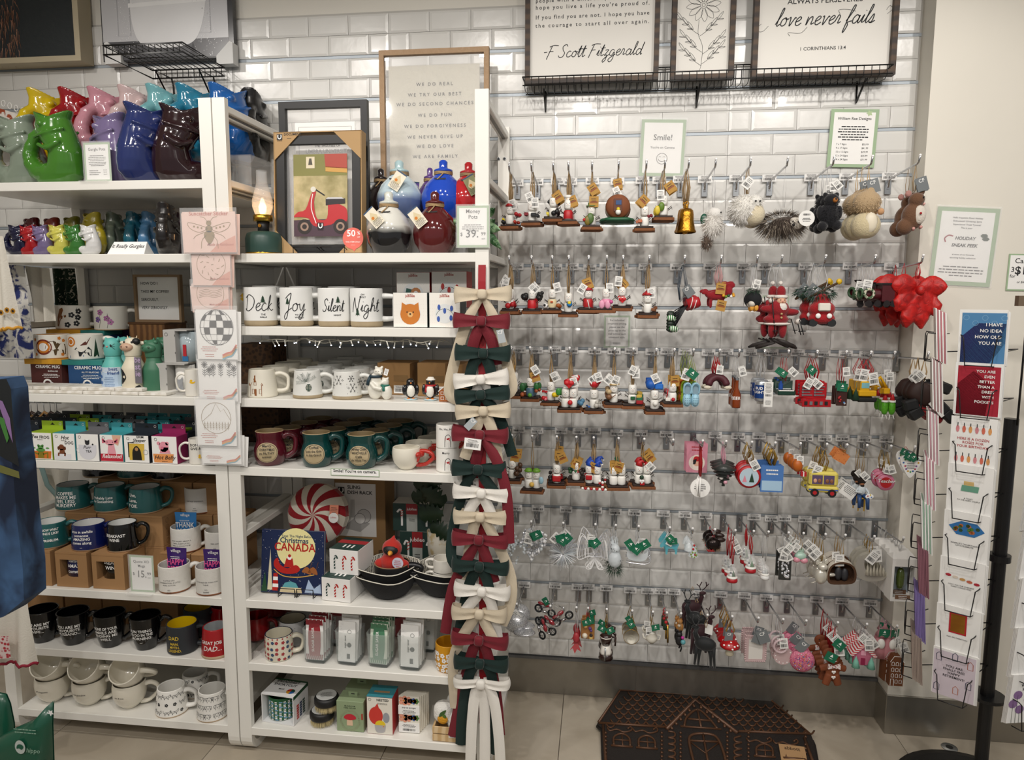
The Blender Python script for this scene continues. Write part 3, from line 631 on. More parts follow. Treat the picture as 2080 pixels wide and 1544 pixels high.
# bottles
def bottle(label,px,Y,hpx,col,kind,band=None,tagp=None,extra=None):
 p=P(px,Y,1.3);p.z=SH['d'];H=hpx*KP(p)*.985;R=H*.205;M=mt(col,.45)
 t=thing('animal_bottle',label,'bottle',p,0,None)
 obj('bottle_body',B().lathe([(0,0),(R*.95,0),(R,.004),(R,H*.42),(R*.97,H*.47),(R*.7,H*.58),(R*.62,H*.63),(R*.62,H*.70),(0,H*.70)],band or M,28),t)
 h=B();h.lathe([(R*.64,H*.66),(R*.68,H*.68),(R*.74,H*.8),(R*.72,H*.9),(R*.5,H*.975),(0,H)],mt(col,.5),24)
 if kind=='cat':
  for s in(-1,1):h.tube([(s*R*.5,0,H*.93),(s*R*.62,0,H*1.0)],[R*.24,R*.05],M,8)
  for s in(-1,1):h.sph((s*R*.32,-R*.68,H*.86),(.003,.002,.0045),INK)
  h.sph((0,-R*.74,H*.84),(.004,.002,.003),mt('d08a80'))
  for s in(-1,1):
   for q in(-.01,0,.01):h.tube([(s*R*.35,-R*.7,H*.845),(s*R*.6,-R*.52,H*.845+q)],.0005,INK,4)
 if kind=='cow':
  h.sph((-R*.15,-R*.6,H*.83),(R*.6,R*.4,R*.4),mt('c9a58c',.5))
  for s in(-1,1):h.sph((-R*.15+s*R*.25,-R*.97,H*.845),(.003,.002,.003),mt('8a6a5a'));h.sph((s*R*.9,0,H*.9),(R*.3,R*.12,R*.16),M);h.tube([(s*R*.35,0,H*.95),(s*R*.45,0,H*1.03)],[.004,.001],mt('e0cfae'),6);h.sph((s*R*.35,-R*.62,H*.92),(.0035,.002,.004),INK)
  h.sph((R*.55,-R*.3,H*.93),(R*.35,R*.3,R*.3),BLK)
  b=B();fn=wrap(lambda z:R,0,.0008)
  b.poly(spl([(-R*1.1,H*.2),(-R*1.1,H*.42),(-R*.5,H*.44),(-R*.1,H*.33),(-R*.15,H*.26),(-R*.6,H*.18)],4,True),BLK,fn=fn).poly(spl([(R*.5,H*.02),(R*.6,H*.12),(R*1.0,H*.15),(R*1.1,0.01)],4,True),BLK,fn=fn)
  b.text('asobu',R*.1,H*.075,.009,mt('5a5a5a'),fn=fn);obj('black_patches',b,t)
 if kind=='dino':
  h.sph((-R*.1,-R*.55,H*.84),(R*.7,R*.45,R*.42),M)
  for s in(-1,1):h.sph((-R*.1+s*R*.3,-R*.97,H*.86),(.0035,.002,.0035),mt('3a5a44'));h.sph((s*R*.45,-R*.3,H*.95),(R*.22,R*.2,R*.2),M)
  for i in range(3):h.tube([(R*.05,R*(.1+.3*i),H*(.97-.04*i)),(R*.05,R*(.15+.35*i),H*(1.03-.05*i))],[R*.2,.001],M,6)
 obj('head_cap',h,t)
 if kind=='cat' and extra:
  fn=wrap(lambda z:R,0,.001);b=B();lb=mt('b9cfe6',.4)
  for i in range(8):q=-1.15+i*.29;b.add([fn(R*q,H*.06),fn(R*(q+.29),H*.06),fn(R*(q+.29),H*.47),fn(R*q,H*.47)],[(0,1,2,3)],lb)
  fn=wrap(lambda z:R,0,.0015)
  for i in range(4):b.line([(R*(q*.2-1.1),H*(.46-i*.025)+.0015*sin(q*2))for q in range(12)],.0014,PAPER,fn=fn)
  b.text('best\nfriend',R*.55,H*.44,.011,mt('2a4a8a'),fn=fn,bold=1,ls=1.2).text('asobu',R*.4,H*.045,.006,mt('3a6a70'),fn=fn)
  for z in(.42,.3,.19):b.dot(-R*.6,H*z,.006,mt('3a6ab0'),fn=fn)
  b.lines(R*.2,H*.28,R*.9,8,.0055,mt('6a86b0'),fn=fn);obj('label_sleeve',b,t)
 if kind=='dino' and extra:
  b=B();b.box(-.024-R*.5,.0-R*.5,-R*1.12,-R*1.06,H*.2,H*.68,mt('6e6a72'));b.text('be\nst\nie',-.012-R*.5,H*.64,.02,mt('b9a3c2'),-R*1.12-.001,bold=1,ls=1.15,w=.022);obj('hang_tag',b,t)
 return t
bottle('turquoise cat headed bottle with a pale blue label, front of the third shelf',232,-.43,112,'62b8b0','cat',extra=1)
bottle('turquoise cat headed bottle standing behind the front one',256,-.31,104,'5aa8a2','cat')
bottle('cream cow headed bottle with black patches',273,-.44,114,'e2d9c2','cow')
bottle('green dinosaur headed bottle with a grey hanging tag',314,-.43,110,'3e7358','dino',extra=1)
bottle('green dinosaur headed bottle behind the tagged one',338,-.31,106,'356a50','dino')
def openbox(label,x0,x1,y0,y1,Y,z,kind):
 w=(x1-x0)*KP(P(x0,Y,z));h=(y1-y0)*KP(P(x0,Y,z));p=P((x0+x1)/2,Y,z);p.z=z;g=mt('b4b2ae',.6)
 t=thing('open_mug_box',label,'box',p);d=.1
 b=B();b.box(-w/2,-w/2+w*.5,-d/2,d/2,0,h,g,.001).box(-w/2+w*.5,w/2,-d/2,d/2,0,.003,g).box(-w/2+w*.5,w/2,-d/2,d/2,h-.004,h,g).box(-w/2+w*.5,w/2,d/2-.003,d/2,.003,h-.004,mt('6b6966'));obj('carton_body',b,t)
 b=B().ring(-w*.36,h*.86,.005,.006,-d/2-.0006,INK).box(-w*.02,-w*.005,-d/2-.001,-d/2,h*.8,h*.86,INK).box(-w*.02,-w*.005,-d/2-.001,-d/2,h*.28,h*.34,INK);obj('print',b,t)
 if kind:b=B().lathe([(0,.004),(h*.3,.004),(h*.31,h*.93),(h*.29,h*.93),(h*.28,.01),(0,.01)],mt('cfdfe6',.1,al=.6),24,c=(w*.28,0,0)).box(w*.2,w*.34,-h*.32,-h*.31,h*.2,h*.55,mt('b0202a')).box(w*.16,w*.4,-h*.315,-h*.31,h*.05,h*.2,mt('2a6a9a'))
 else:b=B().lathe([(0,.004),(h*.3,.004),(h*.31,h*.93),(h*.29,h*.93),(h*.28,.01),(0,.01)],WHITE,24,c=(w*.28,0,0));fn=lambda x,z:(x+w*.25,-h*.32,z);b.poly(spl([(-.012,.01),(-.013,.04),(-.014,.055),(-.006,.047),(.004,.047),(.012,.055),(.012,.03),(.012,.01)],3,True),mt('9a9ca0'),fn=fn)
 obj('shown_cup',b,t);t['_t']=z+h;return t
ob_=openbox('grey open mug box with a white cat mug inside, right end of the third shelf',321,397,727,787,-.40,SH['d'],0)
openbox('grey open box with a glass cup inside, stacked on the grey mug box',350,401,657,723,-.38,ob_['_t'],1)
def duck(a,x,z,k,fn):
 Y_=mt('f0c020',.4);a.poly(spl([(x-k,z),(x-k*.8,z-k*.5),(x,z-k*.75),(x+k*.9,z-k*.4),(x+k*1.1,z+k*.25),(x+k*.4,z)],4,True),Y_,fn=fn);a.dot(x-k*.4,z+k*.5,k*.5,Y_,fn=fn);a.poly([(x-k*.85,z+k*.55),(x-k*1.3,z+k*.4),(x-k*.8,z+k*.3)],mt('e07020'),fn=fn)
mug('small cream mug with a yellow duck printed on it, right end of the third shelf',393,-.475,'d',32,57,out=CRM,hang=180,art=lambda a,fn,R,H:duck(a,0,H*.55,.008,fn),hs=1,hout=.5)
# ---------------------------------------------------------------- stone: tea infuser boxes on the fourth shelf
def art_tea(kind,txt):
 def f(a,y,w,h,d):
  y2=y-.0002;c=lambda s,**k:mt(s,.45,**k)
  a.ring(-w*.33,h*.88,.004,.005,y2,INK,14)
  if kind=='frog':
   a.poly([(-w*.42,.004),(w*.42,.004),(w*.46,h*.32),(-w*.46,h*.32)],c('d8742a'),y)
   for r,z in((.13,.46),(.2,.36)):a.dot(0,h*z,w*r,c('5a9a4a'),y2,rz=h*.07)
   for s in(-1,1):a.dot(s*w*.09,h*.52,w*.05,c('4a8a3a'),y2);a.dot(s*w*.3,h*.43,w*.08,c('5a9a4a'),y2,rz=h*.03);a.line([(s*w*.1,h*.2),(s*w*.3,h*.26),(s*w*.28,h*.06)],.006,c('7a7a20'),y2)
   a.poly([(-w*.14,h*.06),(w*.14,h*.06),(w*.12,h*.3),(-w*.12,h*.3)],c('8a7a24'),y2)
  if kind=='dog':
   a.poly([(-w*.45,.004),(w*.3,.004),(w*.3,h*.24),(-w*.45,h*.24)],c('e6e6ea'),y)
   B_=c('7a4428');a.dot(-w*.12,h*.48,w*.13,B_,y2);a.poly([(-w*.24,h*.24),(w*.04,h*.24),(0,h*.42),(-w*.2,h*.42)],B_,y2)
   for s in(-.26,.03):a.dot(w*s,h*.45,w*.05,c('6a3a20'),y2,rz=h*.07);a.line([(w*s,h*.28),(w*(s-.02),h*.16)],.006,B_,y2)
  if kind=='cat':
   a.poly(spl([(-w*.4,h*.6),(-w*.36,h*.25),(-w*.15,h*.08),(w*.15,h*.08),(w*.36,h*.25),(w*.4,h*.6)],4),c('dcdce2'),y);a.dot(0,h*.68,w*.1,c('2a2a2e'),y2)
   for s in(-1,1):a.poly([(s*w*.1,h*.7),(s*w*.1,h*.8),(s*w*.03,h*.75)],c('2a2a2e'),y2)
   a.dot(w*.24,h*.62,w*.04,c('2a2a2e'),y2);a.ring(-w*.4,h*.4,w*.08,w*.1,y2,c('dcdce2'),12)
  if kind=='axo':
   a.poly([(-w*.49,.003),(w*.49,.003),(w*.49,h*.3),(-w*.49,h*.3)],c('c2283a'),y);P_=c('e8a0ac')
   a.poly([(w*.05,h*.99),(w*.45,h*.99),(w*.3,h*.6),(w*.1,h*.7)],c('e2b296'),y)
   a.dot(-w*.05,h*.72,w*.22,P_,y2,rz=h*.11);a.poly([(-w*.18,h*.3),(w*.2,h*.3),(w*.12,h*.66),(-w*.12,h*.66)],P_,y2)
   for s in(-1,1):
    for q in(.8,.74,.66):a.line([(w*(-.05+s*.2),h*.74),(w*(-.05+s*.34),h*(q+.05))],.005,c('d8607a'),y2-.0001)
    a.dot(w*(-.05+s*.12),h*.73,w*.02,INK,y2-.0002)
  if kind=='grim':
   a.poly([(-w*.3,h*.1),(w*.3,h*.1),(w*.32,h*.7),(-w*.32,h*.7)],c('d9b64a'),y);a.poly(spl([(-w*.18,h*.1),(-w*.16,h*.45),(0,h*.62),(w*.16,h*.45),(w*.2,h*.1)],4),c('1d1a16'),y2);a.dot(0,h*.5,w*.07,c('b58a5a'),y2-.0002)
   a.line([(-w*.32,h*.2),(-w*.32,h*.74),(-w*.1,h*.74)],.004,c('2a2a2a'),y2);a.ring(w*.36,h*.4,w*.08,w*.1,y2,c('b0b0b4'),12)
  if kind=='pig':
   a.poly([(-w*.42,.004),(w*.3,.004),(w*.36,h*.36),(-w*.46,h*.36)],c('e89a5a'),y);P_=c('e79aa8')
   a.dot(-w*.02,h*.62,w*.2,P_,y2);a.poly([(-w*.2,h*.38),(w*.25,h*.38),(w*.15,h*.6),(-w*.1,h*.6)],P_,y2)
   for s in(-.22,.12):a.dot(w*s,h*.74,w*.07,P_,y2)
   a.dot(-w*.08,h*.58,w*.06,c('d87a90'),y2-.0001)
  if kind=='panda':
   a.poly([(-w*.1,.004),(w*.49,.004),(w*.49,h*.45),(-w*.1,h*.45)],c('b8501c'),y);a.dot(w*.1,h*.55,w*.12,BLK,y2);a.dot(-w*.02,h*.72,w*.14,c('dadada'),y2)
   for x in(.3,.4):a.line([(w*x,h*.45),(w*(x+.03),h*.97)],.005,c('4a7a3a'),y2)
  for s,x,z,hh,m,kw in txt:a.text(s,w*x,h*z,h*hh,m or INK,y-.0005,w=w*.85,**kw)
  if kind in('pig','frog','dog','grim'):a.lines(0,h*(.735 if kind!='pig' else.09),w*.5,1,.004,INK,y-.0004)
 return f
def teabox(label,px0,px1,Y,top,front,kind,txt,n,cols,px_s=0):
 z=SH['e'];p0=P(px0,Y,z+.04);w=(P(px1,Y,z+.04).x-p0.x);h=.093;d=.062;c=mt(top,.5)
 def mk(lb,x,y,cc,art,grp=None):
  t=carton('tea_infuser_box',lb,'box',x,y,z,w-.003,d,h,front if art else cc,cc,cc,art=art,group=grp)
  b=B().box(-w/2+.003,w/2-.006,d/2-.003,d/2-.0015,h,h+.03,cc);b.prism([(-.009,h+.016),(.009,h+.016),(.004,h+.02),(0,h+.024),(-.004,h+.02)],d/2-.0034,d/2-.003,mt('0e0e0e'));b.ring(w*.33,h+.02,.0035,.0045,d/2-.0036,PAPER,10);obj('hang_tab',b,t);return t
 x=p0.x+w/2;mk(label,x,Y+d/2,c,art_tea(kind,txt))
 for i,cc in enumerate(cols):mk(ORD[i]+' box behind the '+label.split(' infuser')[0]+' infuser box, %s tab'%{'1e2630':'dark','9ab62a':'lime green','3f9aa2':'teal','6a6a6e':'grey','8e1f56':'magenta'}[cc],x+.012*(i+1)*0,Y+d/2+.066*(i+1),mt(cc,.5),None,'infuser boxes behind the front row, %s tabs'%cc.replace('1e2630','dark').replace('9ab62a','lime').replace('3f9aa2','teal').replace('6a6a6e','grey').replace('8e1f56','magenta'))
Wh=mt('f5f4f0',.5)
for a in[('tea infuser box with a panda and orange cup, only REW readable',13,57,-.505,'1e2630',Wh,'panda',[('BREW',.2,.16,.11,PAPER,dict(bold=1))],3,('1e2630','1e2630','1e2630')),
          ('white TEA FROG infuser box with lime green tab and a green frog',59,107,-.505,'9ab62a',Wh,'frog',[('Tea',-.23,.86,.13,None,dict(sh=.25)),('FROG',.2,.84,.11,None,{})],3,('1e2630','9ab62a','1e2630')),
          ('white HOT DOG infuser box with teal tab and a brown dog',108,154,-.505,'3f9aa2',Wh,'dog',[('Hot',.05,.85,.14,None,dict(sh=.3)),('DOG',.24,.66,.11,None,{})],3,('9ab62a','3f9aa2','6a6a6e')),
          ('white PURR TEA infuser box with grey tab and a black cat over a cup',155,202,-.505,'6a6a6e',Wh,'cat',[('Purr',-.02,.52,.12,None,dict(sh=.3)),('TEA',.05,.37,.1,None,{})],3,('3f9aa2','6a6a6e','6a6a6e')),
          ('RELAXOLOTL infuser box with a pink axolotl over a red cup',203,251,-.505,'3f9aa2',Wh,'axo',[('Relaxolotl',0,.22,.15,PAPER,dict(sh=.3,bold=1))],3,('6a6a6e','3f9aa2','3f9aa2')),
          ('GRIM SLEEPER infuser box with black tab and a sleeping sloth reaper',252,304,-.505,'1e2630',Wh,'grim',[('GRIM',.16,.95,.09,None,{}),('Sleeper',.12,.83,.12,None,dict(sh=.3))],3,('3f9aa2','3f9aa2','3f9aa2')),
          ('HOT BELLY infuser box with magenta tab and a pink pig in orange tea',308,361,-.505,'8e1f56',Wh,'pig',[('Hot Belly',0,.24,.15,None,dict(sh=.3))],3,('1e2630','6a6a6e','3f9aa2'))]:teabox(*a)
t=carton('tea_infuser_box','lime green infuser box behind the hot belly box','box',0,0,0,.05,.06,.1,mt('8aa82a',.5),loc=P(378,-.38,SH['e']+.05)-Vector((0,0,.05)),art=lambda a,y,w,h,d:a.poly([(-w*.4,.01),(w*.3,.01),(w*.3,h*.4),(-w*.4,h*.4)],mt('c8601c'),y))
mug('cream mug with a duck and black lettering, right end of the fourth shelf',402,-.475,'e',34,57,out=CRM,hang=180,hout=.5,art=lambda a,fn,R,H:(a.text("DON'T\nGIVE A",-.004,H*.78,.0085,INK,fn=fn,bold=1),duck(a,.012,H*.3,.008,fn)))
# ---------------------------------------------------------------- quote mugs on kraft boxes
TEAL=mt('1f5a5a',.22,c=.5);NAVY=mt('101c58',.2,c=.5);BLKG=mt('060607',.1,c=.4);SANDB=mt('cdb597',.7);INW=mt('dfe0de',.3)
KR=mt('a37c52',.8,v=.05);KRD=mt('7d5c3a',.8)
def kbox(label,x,y,z,w,d,h,win=None,txt='',group=None,bean=False):
 t=thing('kraft_box',label,'box',(x,y,z),0,group);b=B()
 if win:
  x0,x1,z0,z1=-w*.36,w*.2,h*.26,h*.78
  b.box(-w/2,x0,-d/2,d/2,0,h,KR).box(x1,w/2,-d/2,d/2,0,h,KR).box(x0,x1,-d/2,d/2,0,z0,KR).box(x0,x1,-d/2,d/2,z1,h,KR).box(x0,x1,d/2-.01,d/2,z0,z1,BLK)
  obj('carton_body',b,t);q=B().lathe([(0,z0),(w*.4,z0),(w*.385,z1+.01)],win,24,c=(-w*.02,.0,0));obj('mug_inside',q,t)
  fn=wrap(lambda z:w*.4,0,.001);q=B().text(txt,w*.02,z1-.006,.0125,PAPER,fn=lambda X,Z:(lambda p_:(p_[0]-w*.02,p_[1],p_[2]))(fn(X,Z)),ls=1.55,bold=1,w=w*.5);obj('lettering',q,t)
 else:
  b.box(-w/2,w/2,-d/2,d/2,0,h,KR,.0012);obj('carton_body',b,t)
 q=B().box(-w/2,w/2,-d/2-.0004,-d/2,h*.94,h*.945,KRD).box(w/2,w/2+.0004,-d/2,d/2,h*.94,h*.945,KRD)
 if bean:
  for u in range(2):
   for v in range(4):q.at(w/2+.0006,-d/4+u*d/2,h*(.15+v*.22),rz=PI/2);q.ring(0,0,.0085,.0095,0,mt('5e4026'),12);q.line([(-.004,-.006),(.001,0),(.004,.006)],.001,mt('5e4026'))
 q.M=None;obj('flap_line',q,t);return t
ZF=SH['f'];hb=W(95,1119,-.49).z-ZF;hb2=W(260,1046,-.37).z;hb3=W(230,974,-.25).z
wb=.119
for i,(px,m,tx,lb)in enumerate([(96,TEAL,'RET\nDO\nYOUR','teal mug'),(168,NAVY,'some\nAMAZ\ncomes','navy mug'),(241,BLKG,'BREAK\nWIN','black mug')]):
 x=P(px,-.44,ZF+.05).x;kbox('kraft window box showing a %s, front row of the fifth shelf'%lb,x,-.435,ZF,wb,.115,hb,m,tx)
zz=(hb2-ZF)/2
for r,(Y,zt,n0)in enumerate([(-.315,hb2,2),(-.195,hb3,3)]):
 for j in range(n0):
  hh=(zt-ZF)/n0
  for i in range(4 if r==0 else 4):
   x=P((118,200,275,345)[i]+(30 if r else 0),-.315 if r==0 else-.195,zt-.05).x if 0 else-1.68+.128*i+(.045 if r else 0)
   if r==0 and i==3:continue
   kbox('kraft box, %s layer, %s row behind the window boxes, %s from left'%(ORD[j],'middle' if r==0 else 'back',ORD[i]),x,Y,ZF+hh*j,.123,.112,hh-.0005,None,'','kraft mug boxes stacked behind, %s row'%('middle' if r==0 else 'back'),bean=(i>=2))
def mq(label,px,Y,z,w,h,out,txt,hgt=.0075,xo=0,zo=.78,inn=INW,base=SANDB,shape='taper',ink=PAPER,hst='j',rz=0,**k):
 def art(a,fn,R,H):a.text(txt,xo*R,H*zo,hgt,ink,fn=fn,bold=k.get('bold',1),al=k.get('al','c'),w=R*1.7,ls=k.get('ls',1.35),sh=k.get('shr',0))
 return mug(label,px,Y,'f',w,h,shape,out,z=z,inn=inn,base=base,bh=.07,hstyle=hst,art=art,hang=k.get('hang',0),rz=rz)
zf1=ZF+hb
mq('teal mug reading do you know what that sounds like, on the leftmost window box',104,-.43,zf1,64,68,TEAL,'DO YOU KNOW WHAT\nTHAT SOUNDS LIKE?\n...\nNOT MY PROBLEM.',.0085,-.15,rz=-8,ls=1.45)
mq('navy blue mug reading once in awhile someone amazing comes along',182,-.43,zf1,66,70,NAVY,'once in awhile\nsomeone\nAMAZING\ncomes along\n...',.0095,-.2,rz=-8)
mq('glossy black mug reading breakfast wine',250,-.43,zf1,60,72,BLKG,'BREAKFAST\nWINE',.0105,-.3,.62,rz=-8)
mq('teal mug reading coffee makes me feel less murdery, middle row',149,-.31,hb2,65,65,TEAL,'COFFEE\nMAKES ME\nFEEL LESS\nMURDERY',.0118,-.2,.74,rz=-8,ls=1.22)
mq('teal mug reading probably late for something, middle row',225,-.31,hb2,62,66,TEAL,'Probably Late\nfor Something',.0095,-.25,.6,rz=-8)
mq('teal mug reading live, love, F off, middle row',296,-.31,hb2,64,66,TEAL,'Live,\nLove,\nF Off.',.0125,-.55,.78,rz=-8,al='c',ls=1.55)
for i,(px,tx,m)in enumerate([(202,'SILENCE',BLKG),(272,'HARASSED',TEAL),(340,"I'M A BITCH",BLKG)]):
 mq('%s mug in the top row under the shelf, only %s readable'%('teal' if m==TEAL else 'black',tx.lower()if i!=2 else 'the last line'),px,-.19,hb3,62,66,m,tx,.010,-.1,.36,rz=-8)
STO=mt('dfdcd5',.45,b=.3,bs=90);TERR=mt('8f5a38',.7)
def wm(label,px,Y,z,w,h,txt):return mq(label,px,Y,z,w,h,STO,txt,.0045,-.25,.52,STO,TERR,'straight',INK,'j',bold=0,ls=1.9)
wm('white stoneware mug with terracotta base nearest the price sign, front row',355,-.455,ZF,60,72,'A LITTLE LESS\nCONVERSATION, A LITTLE\nMORE ACTION.\n\nXO,\nELVIS')
wm('white stoneware mug with terracotta base beside the post, front row',430,-.455,ZF,60,73,"YOU'RE BRAVER THAN YOU\nTHINK.\n\nXO,\nBARBIE")
hk=W(380,1114,-.335).z-ZF;hk2=W(405,1037,-.22).z-ZF;xk=P(372,-.335,ZF+.1).x
for r,(Y,n,hh)in enumerate(((-.335,1,hk),(-.215,2,hk2/2))):
 for j in range(n):
  for i in range(2):kbox('%s kraft box under the white mugs, %s row, %s layer'%(('left','right')[i],('middle','back')[r],('bottom','upper')[j]),xk+.118*i+(.02 if r else 0)+.0,Y,ZF+hh*j,.114,.105,hh-.0005,None,'','kraft boxes under the white mugs')
def wm2(label,px,Y,z,w,h,txt):
 p=P(px,Y,z+.04);return wm(label,px,Y,z,w,h,txt)
wm2('white stoneware mug holding a blue thank you bag, beside the cardboard boxes',378,-.34,ZF+hk,57,65,'DONT WORRY ABOUT A\nTHING, EVERY LITTLE\nTHING IS GOING TO BE\nALRIGHT.\n\nXO,\nBOB')
wm2('white stoneware mug half hidden by the post, middle of the right stack',447,-.34,ZF+hk,57,62,'SHES GOT\n\nXO')
wm2('white stoneware mug standing on top of the kraft boxes',407,-.22,ZF+hk2,58,66,'JUST KEEP SWIMMING.\n\n\nXO,\nDORY')
def bag(label,px,Y,zb_,w,h,col,txt,col2):
 p=P(px,Y,zb_);p.z=zb_;b=B();vs=[];n=8;m=8
 for i in range(m+1):
  for j in range(n+1):
   u=j/n-.5;v=i/m;q=sin(PI*(u+.5))*sin(PI*min(1,v*1.2))**.6*.008;vs.append((u*w*(1-.06*sin(v*PI)),-q,v*h))
 o=len(vs);vs+=[(x,-y*.8+.001,z)for x,y,z in vs];fs=[]
 for k in(0,o):
  for i in range(m):
   for j in range(n):a=k+i*(n+1)+j;fs.append((a,a+1,a+n+2,a+n+1))
 b.add(vs,fs,mt(col,.3,c=.4),True);t=thing('treat_bag',label,'bag',p,rnd.uniform(-.1,.1));obj('pouch',b,t)
 a=B();fn=lambda x,z:(x,-.0092,z);a.text(txt,0,h*.62,h*.17,col2,fn=fn,bold=1,w=w*.85,ls=1.2).text('village',0,h*.93,h*.09,PAPER,fn=lambda x,z:(x,-.005,z),w=w*.6).lines(0,h*.76,w*.6,2,h*.05,PAPER,fn=fn);obj('lettering',a,t)
bag('sky blue bag reading THANK standing in a white mug',380,-.335,ZF+hk+.02,.08,.115,'2a78b8','THANK\nYOU',mt('f5f5f5'))
bag('purple happy birthday bag in the front white mug nearest the price sign',362,-.45,ZF+.02,.075,.125,'3c1f6a','HAPPY\nBIRTH',mt('e85a9a'))
bag('purple happy birthday bag in the mug beside the post',437,-.45,ZF+.02,.075,.125,'3c1f6a','HAPPY\nBIRTH',mt('e85a9a'))
def a_(a,y,w,h):
 a.text('Quote XO\nMugs',0,h*.84,h*.075,INK,y,ls=1.6).text('$',-w*.34,h*.5,h*.08,INK,y).text('15.',-.001,h*.5,h*.2,INK,y,w=w*.42).text('99',w*.3,h*.51,h*.085,INK,y).text('each',w*.3,h*.4,h*.035,INK,y)
holder('clear standing price sign for quote mugs at 15.99',P(291,-.495,ZF),.088,.128,a_)
# ---------------------------------------------------------------- black mugs (sixth shelf)
for i,(px,w,hh,tx)in enumerate([(88,60,84,'YOU ARE MY\nFAVOURITE\nWIFE...'),(151,60,84,'YOU ARE MY\nFAVOURITE\nHUSBAND...'),(225,60,86,'NONE OF YOUR\nEMAILS ARE\nFINDING ME\nWELL'),(297,60,86,'FUN THING\nTO DO IN THE\nMORNING\n...')]):
 o=(lambda tx=tx:lambda a,fn,R,H:a.text(tx,-.1*R,H*.66,.0105,PAPER,fn=fn,bold=1,w=R*1.55,ls=1.3))()
 mug('glossy black mug reading %s'%tx.replace('\n',' ').replace('...','').lower().strip(),px,-.45,'g',w,hh,'flare',BLKG,hstyle='j',art=o,rz=-8)
for i in range(4):kbox('kraft mug box behind the black mugs on the sixth shelf, %s from the left'%ORD[i],P(110+76*i,-.26,.4).x,-.24,SH['g'],.15,.13,.105,None,'','kraft boxes behind the black mugs')
GRY=mt('2b2f34',.5);YEL=mt('e0c012',.3)
mug('charcoal mug with yellow inside reading dad man myth legend',371,-.45,'g',59,77,'straight',GRY,inn=YEL,rz=-10,art=lambda a,fn,R,H:(a.text('DAD',-.3*R,H*.62,.013,mt('d9b83a'),fn=fn,bold=1),a.text('MAN.\nMYTH.\nLEGEND.',-.25*R,H*.42,.009,mt('d9b83a'),fn=fn,bold=1,ls=1.4)))
mug('charcoal mug with yellow inside behind the dad mug',404,-.33,'g',56,74,'straight',GRY,inn=YEL)
mug('red mug reading great job dad, beside the post',440,-.46,'g',60,78,'cone',mt('a81820',.2,c=.4),inn=mt('c2c6c8',.3),base=SANDB,rz=-12,art=lambda a,fn,R,H:(a.text('GREAT JOB',-.1*R,H*.58,.011,PAPER,fn=fn,bold=1),a.text('DAD...',0,H*.38,.017,PAPER,fn=fn,sh=.2)))
mug('red mug at the back of the sixth shelf, seen past the post',455,-.3,'g',56,72,'cone',mt('a81820',.2,c=.4))
# ---------------------------------------------------------------- cream stacked mugs (bottom shelf)
CG=mt('e3ddcd',.16,c=.5)
for px,pu,tx in((108,110,'sh*t happens'),(183,186,'best grandma'),(264,268,'you & me')):
 m=mug('round cream mug reading %s, lower one of the stack'%tx.replace('*',''),px,-.44,'h',64,76,'bowl',CG,art=lambda a,fn,R,H,tx=tx:a.text(tx,-.35*R,H*.62,.0065,INK,fn=fn,bold=0),h0=.15,h1=.85,rz=-10)
 H=m['_h'];R=m['_r'];z=SH['h']+H
 ax=math.radians(48);t=thing('mug','round cream mug reading %s, tipped forward on the lower one'%tx.replace('*',''),'mug',(m.location.x,-.44+.5*H*sin(ax),z+R*.6-.5*H*cos(ax)));mugparts(t,R,H,'bowl',CG,h0=.2,h1=.8,art=lambda a,fn,R,H,tx=tx:a.text(tx.split(' ')[-1],-.1*R,H*.3,.006,INK,fn=fn))
 t.rotation_euler=(ax,0,math.radians(6))
def scrib(a,fn,R,H,seed,dog):
 Q=random.Random(seed);cells=[(x,z)for x in(-1.1,-.55,0,.55,1.1)for z in(.2,.5,.8)]
 for x,z in cells:
  k=H*.11;X=(x+Q.uniform(-.08,.08))*R*.9;Z=z*H;w=.0011
  if dog:
   a.line(spl([(X-k*.5,Z-k*.8),(X-k*.7,Z+k*.2),(X-k*.3,Z+k*.8),(X+k*.3,Z+k*.8),(X+k*.7,Z+k*.2),(X+k*.5,Z-k*.8)],4),w,INK,fn=fn)
   for s in(-1,1):a.line(spl([(X+s*k*.35,Z+k*.8),(X+s*k*1.1,Z+k*.7),(X+s*k*.9,Z-k*.2),(X+s*k*.6,Z+.2*k)],3),w,INK,fn=fn);a.dot(X+s*k*.25,Z+k*.2,k*.09,INK,fn=fn,n=6)
   a.dot(X,Z-k*.15,k*.15,INK,fn=fn,n=6)
  elif Q.random()<.45:flw(a,X,Z,k*.6,INK,fn,WHITE)
  else:
   a.line(spl([(X-k*1.3,Z+k*.9),(X-k*1.1,Z),(X-k*.6,Z+k*.3),(X+k*.6,Z+k*.3),(X+k*1.2,Z+k*.9),(X+k*1.3,Z+k*.2),(X+k*.7,Z-k*.1),(X+k*.6,Z-k*.8),(X+k*.4,Z-k*.2),(X-k*.5,Z-k*.2),(X-k*.6,Z-k*.8),(X-k*.8,Z)],3),w,INK,fn=fn)
   a.poly([(X-k*.2,Z+k*.3),(X+k*.3,Z+k*.3),(X+k*.1,Z)],INK,fn=fn)
mug('white mug covered in drawn cats, front of the bottom shelf',349,-.45,'h',62,76,'cone',WHITE,base=SANDB,bh=.05,rz=-14,art=lambda a,fn,R,H:scrib(a,fn,R,H,3,0))
mug('white mug covered in drawn cats, behind the front one',397,-.33,'h',56,64,'cone',WHITE,base=SANDB,bh=.05,art=lambda a,fn,R,H:scrib(a,fn,R,H,8,0))
mug('white mug covered in drawn dog faces, beside the post',432,-.455,'h',62,79,'cone',WHITE,base=SANDB,bh=.05,rz=-10,art=lambda a,fn,R,H:scrib(a,fn,R,H,5,1))
